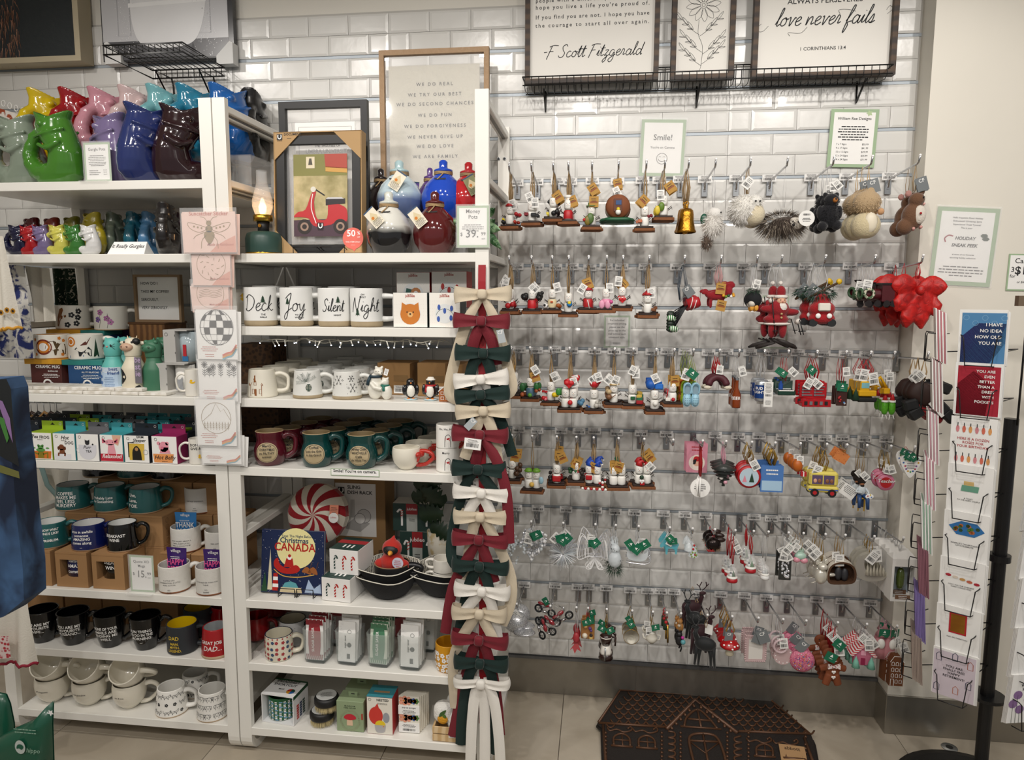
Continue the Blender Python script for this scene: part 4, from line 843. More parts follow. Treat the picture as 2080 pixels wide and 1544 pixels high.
# ================================================================ MIDDLE UNIT
ZB=SH['b'];BRASS=mt('b8943e',.28,1);DKG=mt('2f4a43',.4)
# ---- oil-style lamp
p=P(537,-.44,ZB);k=KP(p);R=36*k;t=thing('table_lamp','small lantern style table lamp with dark green base, brass collar and clear chimney','lamp',p)
obj('base',B().lathe([(0,0),(R*.97,0),(R,.003),(R*1.0,.05),(R*.9,.066),(R*.6,.072),(0,.073)],DKG,32).lathe([(R*1.01,.0),(R*1.02,.004),(R*1.0,.005)],BRASS,32),t)
obj('neck',B().lathe([(R*.32,.07),(R*.3,.085),(R*.36,.105),(0,.105)],BLACK,24).cyl(.0055,-.0,.006,BRASS,14,c=(-.002,-R*.38,.09),ax='y'),t)
obj('collar',B().lathe([(R*.38,.103),(R*.52,.105),(R*.52,.124),(R*.4,.126),(0,.126)],BRASS,32),t)
obj('chimney',B().lathe([(R*.42,.126),(R*.56,.15),(R*.56,.17),(R*.42,.2),(R*.3,.225),(R*.29,.262),(R*.3,.264)],mt('ffffff',.02,al=.18,v=0,c=.8),32,cap=False),t)
FIL=mt('ffb050',.5,e=9,v=0)
b=B().lathe([(.004,.126),(.011,.135),(.012,.15),(.006,.172),(0,.182)],mt('ffffff',.02,al=.2,v=0),16)
for x in(-.0045,.0,.0045):b.tube([(x,0,.132),(x,0,.162)],.0011,FIL,5)
obj('bulb',b,t)
l=bpy.data.lights.new('lamp_glow','POINT');l.energy=.22;l.color=(1,.62,.3);l.shadow_soft_size=.012;o=bpy.data.objects.new('lamp_glow',l);COL.objects.link(o);o.parent=t;o.location=(0,0,.148)
# ---- document frames
def u_logo(a,x,z,s,y,lab=True):
 a.box(x-s/2,x+s/2,y-.0003,y,z-s/2,z+s/2,INK).line(spl([(x-s*.28,z+s*.36),(x-s*.28,z-s*.1),(x,z-s*.34),(x+s*.28,z-s*.1),(x+s*.28,z+s*.36)],4),s*.16,PAPER,y-.0006)
 if lab:a.text('umbra',x,z-s*.6,s*.26,INK,y-.0005,w=s)
BF=mt('070708',.45)
f1=framed('black document frame with a white diploma behind the boxed frame',579,754,205,455,-.30,lambda a,y,w,h:(a.text('THE TRUSTEES OF',.01,h*.72,.008,INK,y-.002,w=w*.3),a.text('UMBRA UNIVERSITY',.01,h*.685,.014,INK,y-.002,w=w*.5),a.line([(-w*.29,h*.2),(-w*.29,h*.84),(w*.31,h*.84),(w*.31,h*.2)],.001,INK,y-.002)),BF,.022,.022,paper=None,z=ZB+.0)
w=f1['_w'];h=f1['_h']
obj('diploma',B().box(-w*.33,w*.35,-.011,-.010,h*.1,h*.87,PAPER),f1);obj('glass_pane',B().box(-w/2+.02,w/2-.02,-.005,-.004,.02,h-.02,CLEAR),f1)
p0=P(568,-.405,ZB+.02);p1=P(742,-.405,ZB+.02);w=p1.x-p0.x;h=W(655,272,-.39).z-ZB
t=thing('document_frame_box','boxed black document frame with kraft corners and a red scooter photograph','picture frame',((p0.x+p1.x)/2-.004,-.405,ZB+.004));fw=.026
frame_parts(t,w-.012,h-.012,fw,.02,BF,0);KC=mt('b08f63',.75)
for nm,q in(('corner',[(-w/2,h),(-w/2,h-.09),(-w/2+.093,h)]),('corner',[(w/2,h),(w/2-.093,h),(w/2,h-.09)]),('corner',[(-w/2,0),(-w/2+.075,0),(-w/2,.075)]),('corner',[(w/2,0),(w/2,.075),(w/2-.075,0)])):obj('cardboard_corner',B().prism(q,-.0245,-.021,KC),t)
obj('cardboard_edge',B().box(w/2-.002,w/2+.001,-.0245,.02,0,h,KC).box(-w/2-.001,-w/2+.002,-.0245,.02,0,h,KC).box(-w/2,w/2,-.0245,.02,h-.003,h,KC),t)
y=-.012;pw=w*.62;ph=h*.68;x0=-pw/2+.004;z0=h*.14
obj('glass_pane',B().box(-w/2+.03,w/2-.03,-.002,0,.03,h-.03,CLEAR),t)
b=B().box(x0,x0+pw,y+.001,y+.003,z0,z0+ph,mt2('8d8350','c4b487','noise',18,.5,(.35,.65),det=8));X=lambda u:x0+u*pw;Zc=lambda v:z0+v*ph
q_=lambda pts,m,yy=y:b.poly([(X(u),Zc(v))for u,v in pts],m,yy)
GRN2=mt('7d7a3c',.5,v=.2);SCR=mt('b8242a',.4)
q_([(0,.74),(1,.74),(1,1),(0,1)],GRN2,y+.0008);q_([(.6,.84),(1,.82),(1,1),(.58,1)],mt('a84030',.5));q_([(.6,.79),(1,.77),(1,.83),(.6,.85)],mt('c89848',.5));q_([(.24,.83),(.4,.83),(.4,.97),(.24,.97)],mt('d9cdb0',.5));q_([(.28,.87),(.36,.87),(.34,.95),(.3,.95)],mt('4a4438',.5),y-.0002)
q_([(0,0),(1,0),(1,.22),(0,.2)],mt('4a3440',.4))
q_(spl([(.0,.24),(.08,.3),(.22,.33),(.32,.5),(.38,.56),(.42,.54),(.38,.42),(.42,.24),(.5,.2),(.62,.22),(.64,.38),(.6,.42),(.7,.42),(.95,.36),(1,.28),(.98,.18),(.75,.16),(.68,.14),(.42,.12),(.32,.17),(.28,.22),(.12,.24)],3,True),SCR,y-.0004)
q_([(.6,.38),(.96,.4),(.96,.46),(.6,.46)],mt('241c20',.4),y-.0006);q_([(.6,.455),(.94,.455),(.9,.475),(.64,.475)],mt('c9c9cc',.3),y-.0008)
for u in(.2,.87):b.ring(X(u),Zc(.12),.0,.024,y-.0005,mt('2a2220',.4),18);b.ring(X(u),Zc(.12),.008,.014,y-.0007,mt('9a8070',.4),18)
b.ring(X(.37),Zc(.575),.0,.009,y-.0008,mt('d8d4c8'),14).line([(X(.42),Zc(.57)),(X(.58),Zc(.5))],.004,BLK,y-.0007)
b.line(spl([(X(.36),Zc(.52)),(X(.33),Zc(.35)),(X(.42),Zc(.16))],4),.0025,PAPER,y-.0008)
u_logo(b,X(.5),Zc(.13),.02,y-.001);obj('photograph',b,t)
b=B();u_logo(b,-w/2+.02,h-.016,.018,-.0252);b.text('DOCUMENT',-w/2+.034,h-.008,.0075,INK,-.0252,al='l',bold=1).lines(-w/2+.052,h-.021,.03,1,.004,INK,-.0252);obj('lettering',b,t)
CORAL=mt('dc6a5c',.5)
b=B().cyl(.034,-.0006,.0,CORAL,36,c=(w/2-.028,-.0255,.045),ax='y').poly([(w/2-.035,.015),(w/2-.024,.004),(w/2-.016,.015)],CORAL,-.0258);b.text('50',w/2-.034,.062,.021,PAPER,-.0265,bold=1).text('%',w/2-.009,.062,.01,PAPER,-.0265,bold=1).text('OFF',w/2-.009,.049,.004,PAPER,-.0265).text('THIS ITEM ONLY',w/2-.028,.034,.0048,PAPER,-.0265,w=.056).lines(w/2-.028,.024,.03,1,.002,PAPER,-.0265);obj('discount_sticker',b,t)
t.rotation_euler.x=-.05
b=B()
for x in(-.085,-.005,.005,.085):b.tube([(x,-.045,.002),(x,-.045,.022),(x,-.02,.014),(x,.02,.003),(x,.06,.003)],.0015,WIRE,5)
for x in(-.085,.005):b.tube([(x,-.045,.022),(x+.08,-.045,.022)],.0015,WIRE,5).tube([(x,-.045,.002),(x+.08,-.045,.002)],.0015,WIRE,5)
solo('wire_easel',b,'black wire easel holding the boxed scooter frame','easel',(P(655,-.42,ZB).x,-.405,ZB))
# ---- big framed quote
SAND=mt2('a0805c','ae9070','noise',30,.6,(.2,.8),dist=4,det=6)
f2=framed('tall wood framed glass sign of lines starting WE DO, leaning on the wall',780,995,98,505,-.10,None,SAND,.0175,.022,paper=None,z=ZB)
w=f2['_w'];h=f2['_h'];obj('handmade_paper',B().box(-w/2+.03,w/2-.035,-.006,-.004,.05,h-.05,mt('d8d3c4',.85,b=1,bs=45,v=.03)),f2);obj('glass_pane',B().box(-w/2+.015,w/2-.015,-.012,-.0105,.015,h-.015,CLEAR),f2)
a=B();yy=[174,195,214,237,259,281,300,321]
for s,py in zip(('WE DO REAL','WE TRY OUR BEST','WE DO SECOND CHANCES','WE DO FUN','WE DO FORGIVENESS','WE NEVER GIVE UP','WE DO LOVE','WE ARE FAMILY'),yy):
 z=W(888,py,-.106).z-ZB;a.text(s,.0,z+.006,.0115,INK,-.0075,sp=.0042,bold=.6)
obj('lettering',a,f2);obj('glass_clip',B().box(-w/2+.017,-w/2+.034,-.015,-.0125,h-.034,h-.024,SILV).box(w/2-.034,w/2-.017,-.015,-.0125,h-.034,h-.024,SILV),f2)
# ---- money pots
def pot(label,px,Y,z,wpx,hpx,c1,c2=None,slot=True,ztag=None,cap=None,tagc='e8e0cc'):
 p=P(px,Y,z+.06);p.z=z;k=KP(p);R=wpx*k/2;H=hpx*k;t=thing('money_pot',label,'money pot',p)
 M=mt(c1,.1,c=.6,v=.1,ns=4)if not c2 else mt2(c2,c1,'Z',.1,.12,(.4,.6),c=.6)
 if c2:
  M=bpy.data.materials.new('two_tone_glaze');M.use_nodes=True;N=M.node_tree.nodes;L=M.node_tree.links;Pn=N['Principled BSDF'];Pn.inputs['Roughness'].default_value=.1;Pn.inputs['Coat Weight'].default_value=.5
  tc=N.new('ShaderNodeTexCoord');sx=N.new('ShaderNodeSeparateXYZ');n=N.new('ShaderNodeTexNoise');n.inputs['Scale'].default_value=14;ad=N.new('ShaderNodeMath');ad.operation='MULTIPLY_ADD';ad.inputs[1].default_value=H*.12
  L.new(tc.outputs['Object'],sx.inputs[0]);L.new(tc.outputs['Object'],n.inputs['Vector']);L.new(n.outputs['Fac'],ad.inputs[0]);L.new(sx.outputs['Z'],ad.inputs[2])
  mr=N.new('ShaderNodeMapRange');mr.inputs[1].default_value=H*(.38 if len(c2)==6 else.2);mr.inputs[2].default_value=H*.5;L.new(ad.outputs[0],mr.inputs[0]);cr=N.new('ShaderNodeValToRGB');cr.color_ramp.elements[0].color=(*lin(c2),1);cr.color_ramp.elements[1].color=(*lin(c1),1)
  L.new(mr.outputs[0],cr.inputs[0]);L.new(cr.outputs[0],Pn.inputs['Base Color'])
 b=B().lathe([(0,0),(R*.62,0),(R*.68,.004),(R*.93,H*.17),(R,H*.32),(R*.97,H*.43),(R*.8,H*.58),(R*.5,H*.70),(R*.36,H*.75),(R*.33,H*.80),(0,H*.80)],M,40);obj('pot_body',b,t)
 cm=mt(cap or c1,.1,c=.6);b=B().lathe([(R*.34,H*.79),(R*.42,H*.80),(R*.42,H*.83),(R*.22,H*.855),(R*.19,H*.88),(R*.2,H*.96),(R*.12,H*.995),(0,H)],cm,28);obj('stopper',b,t)
 if slot:b=B();fn=lambda x,z_:(x,-R*.665-.0008,z_);b.line(spl([(-R*.26,H*.655),(0,H*.648),(R*.26,H*.655)],4),.004,INK,fn=fn);obj('coin_slot',b,t)
 b=B()
 for i in range(3):b.tube([(R*.4*cos(a),R*.4*sin(a),H*.765+i*.003-.002+.001*sin(3*a+i))for a in[2*PI*j/20 for j in range(20)]],.0021,TWINE,5,closed=True)
 b.tube(spl([(R*.1,-R*.42,H*.76),(0,-R*.55,H*.70),(-R*.12,-R*.72,H*.64)],4),.002,TWINE,5);obj('twine',b,t)
 if ztag:
  b=B();cc=mt(tagc,.6);b.at(ztag[0]*R,-R*1.02,ztag[1]*H,ry=ztag[2]);b.box(-.019,.019,-.001,0,-.03,.03,cc).box(-.019,.019,-.0014,-.001,.026,.03,mt('2f4a6a')).poly([(-.013,.0),(.0,.02),(.013,.0),(.008,-.01),(-.008,-.01)],mt('d8c8a0'),-.0016).dot(-.004,.0,.005,ORG,-.0018).lines(0,-.008,.032,6,.0036,INK,-.0016);obj('paper_tag',b,t)
 return t
pot('white over black glazed money pot with a twine neck, front left',791,-.43,ZB,92,124,'d9d8d0','1b1b1d',ztag=(-.35,.55,-.75),cap='cdd0c8')
pot('glossy oxblood brown money pot with a twine neck, front right',884,-.43,ZB,90,124,'55181a',None,ztag=(-.55,.55,-.65))
zr=W(810,448,-.3).z
pot('pale blue and white money pot with a blue band, back row',812,-.31,zr,92,118,'b9cdd6','5c6d94',ztag=(.2,.6,.6),cap='a9c4c8')
pot('glossy cobalt blue money pot in the back row',901,-.31,zr,90,118,'1d48b8',None)
pot('dark brown black money pot at the back beside the frame',775,-.22,zr,66,108,'231a1b',None)
pot('purple money pot at the back between the blue ones',874,-.2,zr,60,110,'5b3f80',None,ztag=(-.9,.55,.1),tagc='5b3f90')
pot('red money pot at the back half hidden by the white post',952,-.3,zr,84,114,'b8242a',None,ztag=(.35,.55,-.5),tagc='8a8a60')
riser('clear acrylic riser under the back row of money pots',P(745,-.36,ZB).x,P(962,-.36,ZB).x-.02,-.375,-.16,ZB,zr-ZB-.0005)
t=thing('artificial_plant','small artificial plant with white veined green leaves behind the money pots sign','plant',(P(968,-.40,ZB).x,-.40,ZB))
LF=mt2('2d5a30','9cc090','noise',45,.5,(.45,.62));LV=mt('c4dcc0',.5)
def leaf(t,base,ang,tilt,L,Wd,m,vein=LV,name='leaf'):
 b=B();d=Vector((sin(ang)*cos(tilt),-abs(cos(ang))*.25*cos(tilt)-.1,cos(ang)*cos(tilt)+sin(tilt)*.2)).normalized();s=d.cross(Vector((0,-1,0))).normalized();n_=7;vs=[]
 for i in range(n_+1):
  u=i/n_;w=Wd*sin(PI*min(1,u*1.02+.02))**.75*(1-.3*u);c=Vector(base)+d*(L*u)+Vector((0,-.02*u*u,-.25*L*u*u))
  vs+=[c-s*w+Vector((0,.004,0)),c+Vector((0,-.003,0)),c+s*w+Vector((0,.004,0))]
 fs=[]
 for i in range(n_):a=3*i;fs+=[(a,a+1,a+4,a+3),(a+1,a+2,a+5,a+4)]
 b.add(vs,fs,m,True)
 if vein:
  for i in range(1,n_):c=vs[3*i+1];b.tube([c+Vector((0,-.001,0)),(vs[3*i-0]*.5+c*.5)+d*.006+Vector((0,-.002,0))],.0005,vein,3).tube([c+Vector((0,-.001,0)),(vs[3*i+2]*.5+c*.5)+d*.006+Vector((0,-.002,0))],.0005,vein,3)
 return obj(name,b,t)
for i in range(15):leaf(t,(rnd.uniform(-.01,.03),rnd.uniform(-.02,.02),.07+.05*rnd.random()),rnd.uniform(-1.9,2.2),rnd.uniform(-.2,.5),rnd.uniform(.06,.085),rnd.uniform(.016,.022),LF)
obj('stem',B().cyl(.012,0,.1,mt('4a6a40'),10).cyl(.026,0,.045,mt('6a6a60'),20,r2=.03),t)
def a_(a,y,w,h):
 a.text('Money\nPots',0,h*.87,h*.095,INK,y,ls=1.4).lines(0,h*.54,w*.7,4,h*.048,INK,y,th=h*.016).text('$',-w*.36,h*.32,h*.085,INK,y).text('39.',-w*.03,h*.34,h*.2,INK,y,w=w*.5).text('99',w*.32,h*.33,h*.085,INK,y).text('each',w*.32,h*.21,h*.035,INK,y)
holder('clear sleeved price sign reading Money Pots 39.99 taped on the white post',(P(961,YF-.006,1.75).x,YF-.006,W(961,503,YF).z),.098,.123,a_,stand=False)
# ---------------------------------------------------------------- shelf c: Christmas word mugs
MW=mt('e9e9e6',.35,c=.2);BAND=mt('a8977a',.8,v=.12,ns=40)
def tree(a,x,z,h,fn):
 for i in range(4):w=h*(.38-.07*i);zz=z+h*(.12+.2*i);a.poly([(x-w,zz),(x+w,zz),(x,zz+h*.34)],GRN,fn=fn)
 a.line([(x,z),(x,z+h*.15)],.0012,INK,fn=fn)
SCRIPT={  # hand lettering as strokes, unit = x-height; (advance, strokes)
 'a':(1.05,[[(.75,.8),(.4,1),(.1,.6),(.15,.1),(.45,.0),(.75,.45),(.78,.95),(.75,.3),(.85,0),(1.05,.2)]]),'c':(.85,[[(.7,.85),(.4,1),(.1,.6),(.15,.15),(.45,0),(.85,.25)]]),
 'd':(1.05,[[(.75,.8),(.4,1),(.1,.6),(.15,.1),(.45,.0),(.8,.7),(.95,2.1),(.8,.6),(.85,0),(1.05,.2)]]),'e':(.85,[[(.1,.4),(.5,.6),(.65,.9),(.4,1.02),(.12,.6),(.2,.1),(.5,0),(.85,.3)]]),
 'f':(.8,[[(.1,.3),(.5,1.4),(.6,2.1),(.4,2.1),(.25,1),(.15,-.9),(.3,-.95),(.45,-.2),(.3,.1),(.8,.3)]]),'g':(1,[[(.75,.8),(.4,1),(.1,.6),(.15,.1),(.45,.0),(.75,.6),(.75,-.6),(.4,-1.1),(.1,-.7),(.5,-.2),(1,.2)]]),
 'h':(1.05,[[(.05,.2),(.45,1.5),(.45,2.1),(.25,1.7),(.15,0),(.3,.7),(.6,1),(.75,.7),(.75,.1),(1.05,.2)]]),'i':(.5,[[(0,.2),(.25,1),(.2,.1),(.5,.2)],[(.28,1.45),(.34,1.5)]]),
 'k':(1,[[(.05,.2),(.4,1.5),(.4,2.1),(.25,1.7),(.15,0)],[(.7,1),(.25,.5),(.7,.02),(1,.2)]]),'l':(.55,[[(0,.2),(.4,1.4),(.45,2.1),(.28,2),(.18,.4),(.3,0),(.55,.25)]]),'n':(1.05,[[(.1,1),(.12,0),(.3,.75),(.6,1),(.72,.7),(.72,.1),(1.05,.25)]]),
 'o':(.95,[[(.5,1),(.15,.75),(.12,.2),(.4,0),(.7,.25),(.68,.8),(.5,1),(.6,.8),(.95,.85)]]),'r':(.75,[[(.0,.3),(.2,1.05),(.45,.85),(.4,.1),(.75,.25)]]),'s':(.75,[[(0,.2),(.35,1.05),(.45,.4),(.3,0),(.05,.1),(.4,.0),(.75,.25)]]),
 't':(.65,[[(.0,.3),(.35,1.9),(.22,.2),(.4,0),(.65,.25)],[(.0,1.25),(.65,1.35)]]),'v':(.9,[[(.05,.9),(.2,1),(.3,.1),(.4,.05),(.75,.95),(.9,.85)]]),'y':(.95,[[(.05,.95),(.15,.3),(.4,.1),(.7,.95),(.6,-.5),(.3,-1.1),(.1,-.8),(.5,-.2),(.95,.2)]]),'z':(.85,[[(.1,.9),(.6,.95),(.15,.05),(.5,.1),(.5,-.7),(.2,-1.1),(.1,-.7),(.85,.2)]]),
 'D':(1.7,[[(.35,2.0),(.25,0),(.3,1),(.35,2)],[(.0,1.7),(.6,2.15),(1.4,1.6),(1.4,.6),(.8,0),(.2,.05),(.1,.3)]]),'F':(1.3,[[(.5,2.),(.3,.9),(.1,-.3)],[(.1,1.8),(.7,2.05),(1.5,2.0)],[(.2,1.0),(.9,1.05)]]),'J':(1.1,[[(.0,1.6),(.5,2.1),(.8,2.2),(.65,1),(.5,-.6),(.2,-1.1),(.0,-.7),(.4,-.1),(1.1,.4)]]),
 'N':(1.7,[[(.1,-.1),(.35,2.1),(.6,1.2),(1.05,.05),(1.3,1.4),(1.45,2.4)]]),'S':(1.3,[[(1.2,1.8),(.9,2.15),(.45,1.8),(.6,1.2),(.95,.7),(.8,.1),(.35,-.05),(.05,.3)]]),' ':(.55,[]),'-':(.7,[[(.1,.9),(.6,.95)]])}
def script(a,s,x,z,xh,wd,mat,y=0,fn=None,xs=1,slant=.12,rot=0):
 tw=sum(SCRIPT[c][0]for c in s)*xh*xs;cx=x-tw/2
 for c in s:
  ad,st=SCRIPT[c]
  for q in st:a.line(spl([(cx+(u*xs+v*slant)*xh,z+v*xh+rot*(cx-x+u*xh))for u,v in q],5),wd,mat,y,fn)
  cx+=ad*xh*xs
 return a
def wordmug(label,px,word,small,trees,Y=-.445,extra=None,**k):
 def art(a,fn,R,H):
  script(a,word,-.02*R,H*.4,H*{'Deck':.19,'Joy':.2,'Silent':.15,'Night':.17}[word],.0025,INK,fn=fn,xs=.92 if word!='Silent' else.8);a.text(small,{'Deck':.25,'Joy':.25,'Silent':.25,'Night':-.15}[word]*R,H*(.3 if word not in('Night',)else.84),.0055,INK,fn=fn,bold=1,ls=1.5)
  for x,z,h in trees:tree(a,x*R,z*H,h*H,fn)
 return mug(label,px,Y,'c',65,78,'straight',MW,base=BAND,bh=.14,hstyle='sq',art=art,hout=.38,hr=.14,**k)
wordmug('white mug with sandy base lettered Deck the Halls',530,'Deck','THE\nHALLS',[(.25,.58,.2)])
wordmug('white mug with sandy base lettered Joy to the World',603,'Joy','TO THE\nWORLD',[(-.45,.55,.18)])
wordmug('white mug with sandy base lettered Silent Night',680,'Silent','NIGHT',[(.3,.6,.18)])
wordmug('white mug with sandy base lettered Oh Holy Night',745,'Night','OH\nHOLY',[(-.5,.28,.2)])
for i,(px,w_)in enumerate(((548,'Deck'),(622,'Joy'),(700,'Joy'))):wordmug('white lettered Christmas mug behind the front row, %s'%('left','middle','right')[i],px,w_,'',[],Y=-.33,group='second row of lettered mugs')
carton('mug_box','plain brown box at the left end behind the word mugs','box',0,0,0,.16,.12,.105,mt('6d4a26',.7),loc=P(540,-.15,1.5)*1,art=None).location.z=SH['c']
carton('duck_mug_box','white box printed with a yellow duck, left end behind the word mugs','box',0,0,0,.09,.1,.118,mt('e6e2d8',.5),loc=Vector((P(508,-.29,1.5).x,-.27,SH['c'])),art=lambda a,y,w,h,d:duck(a,0,h*.75,.016,lambda x,z:(x,y,z)))
def jub(label,x0,x1,y0,Y,z,art,sidec,h=None):
 p0=P(x0,Y,z+.05);w=P(x1,Y,z+.05).x-p0.x;h=h or W(x0,y0,Y).z-z
 def A(a,y,w,h,d):
  a.text('DANICA',0,h*.95,.0035,mt('a04030'),y).text('jubilee',0,h*.91,.0085,mt('a83a28'),y,bold=1);a.ring(0,h*.4,0,w*.3,y+.0002,mt('dfe2e2',.3),28);art(a,y,w,h)
  for i in range(14):
   for j in range(10):
    x=-w*.46+w*.92*i/13;zz=h*.04+h*.92*j/9
    if(x*x+(zz-h*.4)**2)>(w*.33)**2 and zz<h*.8:a.dot(x,zz,.0005,mt('b8a090'),y,4)
 return carton('ornament_mug_box',label,'box',0,0,0,w-.002,.095,h,mt('ece9e2',.5),mt(sidec,.5),loc=((p0.x+p0.x+w)/2,Y+.0475,z),art=A)
def jc(a,y,w,h):a.dot(0,h*.38,w*.29,mt('c8782a'),y-.0002,20);[a.poly([(s*w*.26,h*.5),(s*w*.24,h*.72),(s*w*.08,h*.62)],mt('c8782a'),y-.0003)for s in(-1,1)];[a.dot(s*w*.09,h*.44,.0022,INK,y-.0005)for s in(-1,1)];a.dot(0,h*.37,w*.08,mt('e2b070'),y-.0004);a.dot(0,h*.385,.003,INK,y-.0006)
def jb(c):return lambda a,y,w,h:[a.ring(0,h*.28,w*.28,w*.29,y-.0002,GRN,20,a0=.3,a1=PI-.3)]+[a.dot(w*u,h*v,w*.05,mt(c),y-.0004,rz=w*.09)for u,v in((0,.48),(-.2,.25),(.2,.28),(-.18,.58),(.22,.55))]
jub('white ornament mug box with an orange cat face window, front left of the ornament boxes',798,869,594,-.49,SH['c'],jc,'2a3a3a')
jub('white ornament mug box with blue bulbs in its window, front right of the ornament boxes',871,936,594,-.49,SH['c'],jb('3a5aa8'),'2a3a3a')
zt_=W(840,606,-.38).z-SH['c']
for i in(0,1):carton('ornament_mug_box','plain box supporting the upper ornament mug box, %s'%('left','right')[i],'box',0,0,0,.1,.09,.06,mt('b8b4aa',.5),loc=((P(838,-.335,1.5).x,P(912,-.335,1.5).x)[i],-.335,SH['c']))
def jf(a,y,w,h):a.poly([(-w*.27,h*.2),(0,h*.15),(.0,h*.5),(-w*.2,h*.55)],mt('2a5a50'),y-.0002);a.dot(w*.08,h*.42,w*.15,mt('b87a4a'),y-.0003);a.dot(w*.08,h*.4,w*.07,PAPER,y-.0004)
jub('white ornament mug box with a fox in its window, back left of the ornament boxes',805,874,553,-.38,SH['c']+.0605,jf,'a02a24')
jub('white ornament mug box with red bulbs in its window, back right of the ornament boxes',876,949,551,-.38,SH['c']+.0605,jb('a82a28'),'a02a24')
# ---- string lights under shelf c
t=thing('string_lights','clear wire string lights with small white bulbs hanging under the mug shelf','string lights');zc=SH['c']-.032
pts=[Vector((P(512+i*15,-.49+.02*sin(i*1.3),zc).x,-.49+.02*sin(i*1.3),zc-.006-.008*abs(sin(i*.9))))for i in range(27)]
obj('wire',B().tube(spl([tuple(q)for q in pts],3),.0011,mt('b9b5a5',.3),5).tube(spl([tuple(q+Vector((.01,.03,.002-.01*abs(sin(i*.5)))))for i,q in enumerate(pts)],3),.0011,mt('b9b5a5',.3),5),t)
LED=mt('e8f0ff',.3,e=5,v=0)
for i in range(1,26):
 q=pts[i]+Vector((.005,(i%3)*.012,0));e=q+Vector((rnd.uniform(-.012,.012),0,-rnd.uniform(.008,.022)));b=B().tube([q,e],.002,mt('d9d7cc',.3),5).sph(e,.0022,LED,n=8,m=5);obj('bulb',b,t)
# ---------------------------------------------------------------- shelf d
IV=mt('e4dfd0',.4,c=.2);HB=mt('8a5226',.6)
def art_house(a,fn,R,H):
 a.line([(-R*.75,H*.08),(-R*.75,H*.45),(-R*.4,H*.72),(R*.05,H*.45),(R*.05,H*.08)],.002,HB,fn=fn,closed=True);a.poly([(-R*.85,H*.42),(-R*.4,H*.74),(R*.15,H*.42),(R*.1,H*.5),(-R*.38,H*.82),(-R*.9,H*.5)],HB,fn=fn)
 for x,z in((-.6,.15),(-.1,.15),(-.45,.45)):a.line([(R*x,H*z),(R*(x+.15),H*z),(R*(x+.15),H*(z+.16)),(R*x,H*(z+.16))],.0016,HB,fn=fn,closed=True)
 a.poly([(-R*.42,H*.08),(-R*.28,H*.08),(-R*.28,H*.32),(-R*.42,H*.32)],HB,fn=fn)
def art_pine(a,fn,R,H):
 G=mt('3d4f45',.6)
 for ang in(2.6,2.0,1.3,.6,3.3):
  c=(0,H*.62);e=(c[0]+R*.75*cos(ang),c[1]+H*.3*sin(ang));a.line([c,e],.001,G,fn=fn)
  for i in range(8):
   u=i/8;x=c[0]+(e[0]-c[0])*u;z=c[1]+(e[1]-c[1])*u
   for s in(-1,1):a.line([(x,z),(x+.008*cos(ang+s*.8),z+.008*sin(ang+s*.8))],.0007,G,fn=fn)
 a.dot(R*.15,H*.4,R*.2,G,fn=fn,rz=H*.14)
 for i in range(4):a.line([(R*.0,H*(.32+.05*i)),(R*.3,H*(.32+.05*i))],.001,IV,fn=lambda x,z:(lambda q:(q[0],q[1]-.0005,q[2]))(fn(x,z)))
def art_snow(a,fn,R,H):
 for x,z,r in((-.5,.7,.2),(.35,.75,.13),(.45,.42,.19),(-1.1,.5,.15),(1.1,.6,.15)):
  for i in range(6):
   q=PI*i/3;a.line([(x*R,z*H),(x*R+r*H*cos(q),z*H+r*H*sin(q))],.0012,INK,fn=fn);c=(x*R+r*H*.6*cos(q),z*H+r*H*.6*sin(q))
   for s in(-.7,.7):a.line([c,(c[0]+r*H*.3*cos(q+s),c[1]+r*H*.3*sin(q+s))],.001,INK,fn=fn)
 for i in range(12):a.dot(rnd.uniform(-1,1)*R,rnd.uniform(.15,.9)*H,.001,INK,fn=fn,n=5)
for lb,px,art,n,m,bs2 in(('cream mug embossed with a brown gingerbread house',533,art_house,4,IV,None),('white mug with a drawn pine cone and fir twigs',625,art_pine,5,mt('dfdfda',.4),BAND),('white mug printed with black snowflakes',705,art_snow,4,mt('dfdfda',.4),BAND)):
 for i in range(n):
  x=P(px,-.45,SH['d']+.04).x-.0*i;m_=mug((lb+', front of its row')if i==0 else lb+', %s behind the front one'%ORD[i-1],px if i==0 else PR((x+.002*i,-.45+.095*i,SH['d']+.04))[0],-.45+.095*i,'d',60,62 if i==0 else 60,'cone',m,base=bs2,bh=.12,art=art if i<2 else None,hout=.42)
t=thing('box_stack','dark patterned brown boxes stacked at the left back of the pine mug shelf','box',(P(528,-.12,1.3).x,-.1,SH['d']))
for i in range(2):obj('carton',B().box(-.07,.07,-.06,.06,.075*i,.075*i+.0735,mt2('3c2a1e','5d422c','vor',60,.8,(.3,.5)),.001),t)
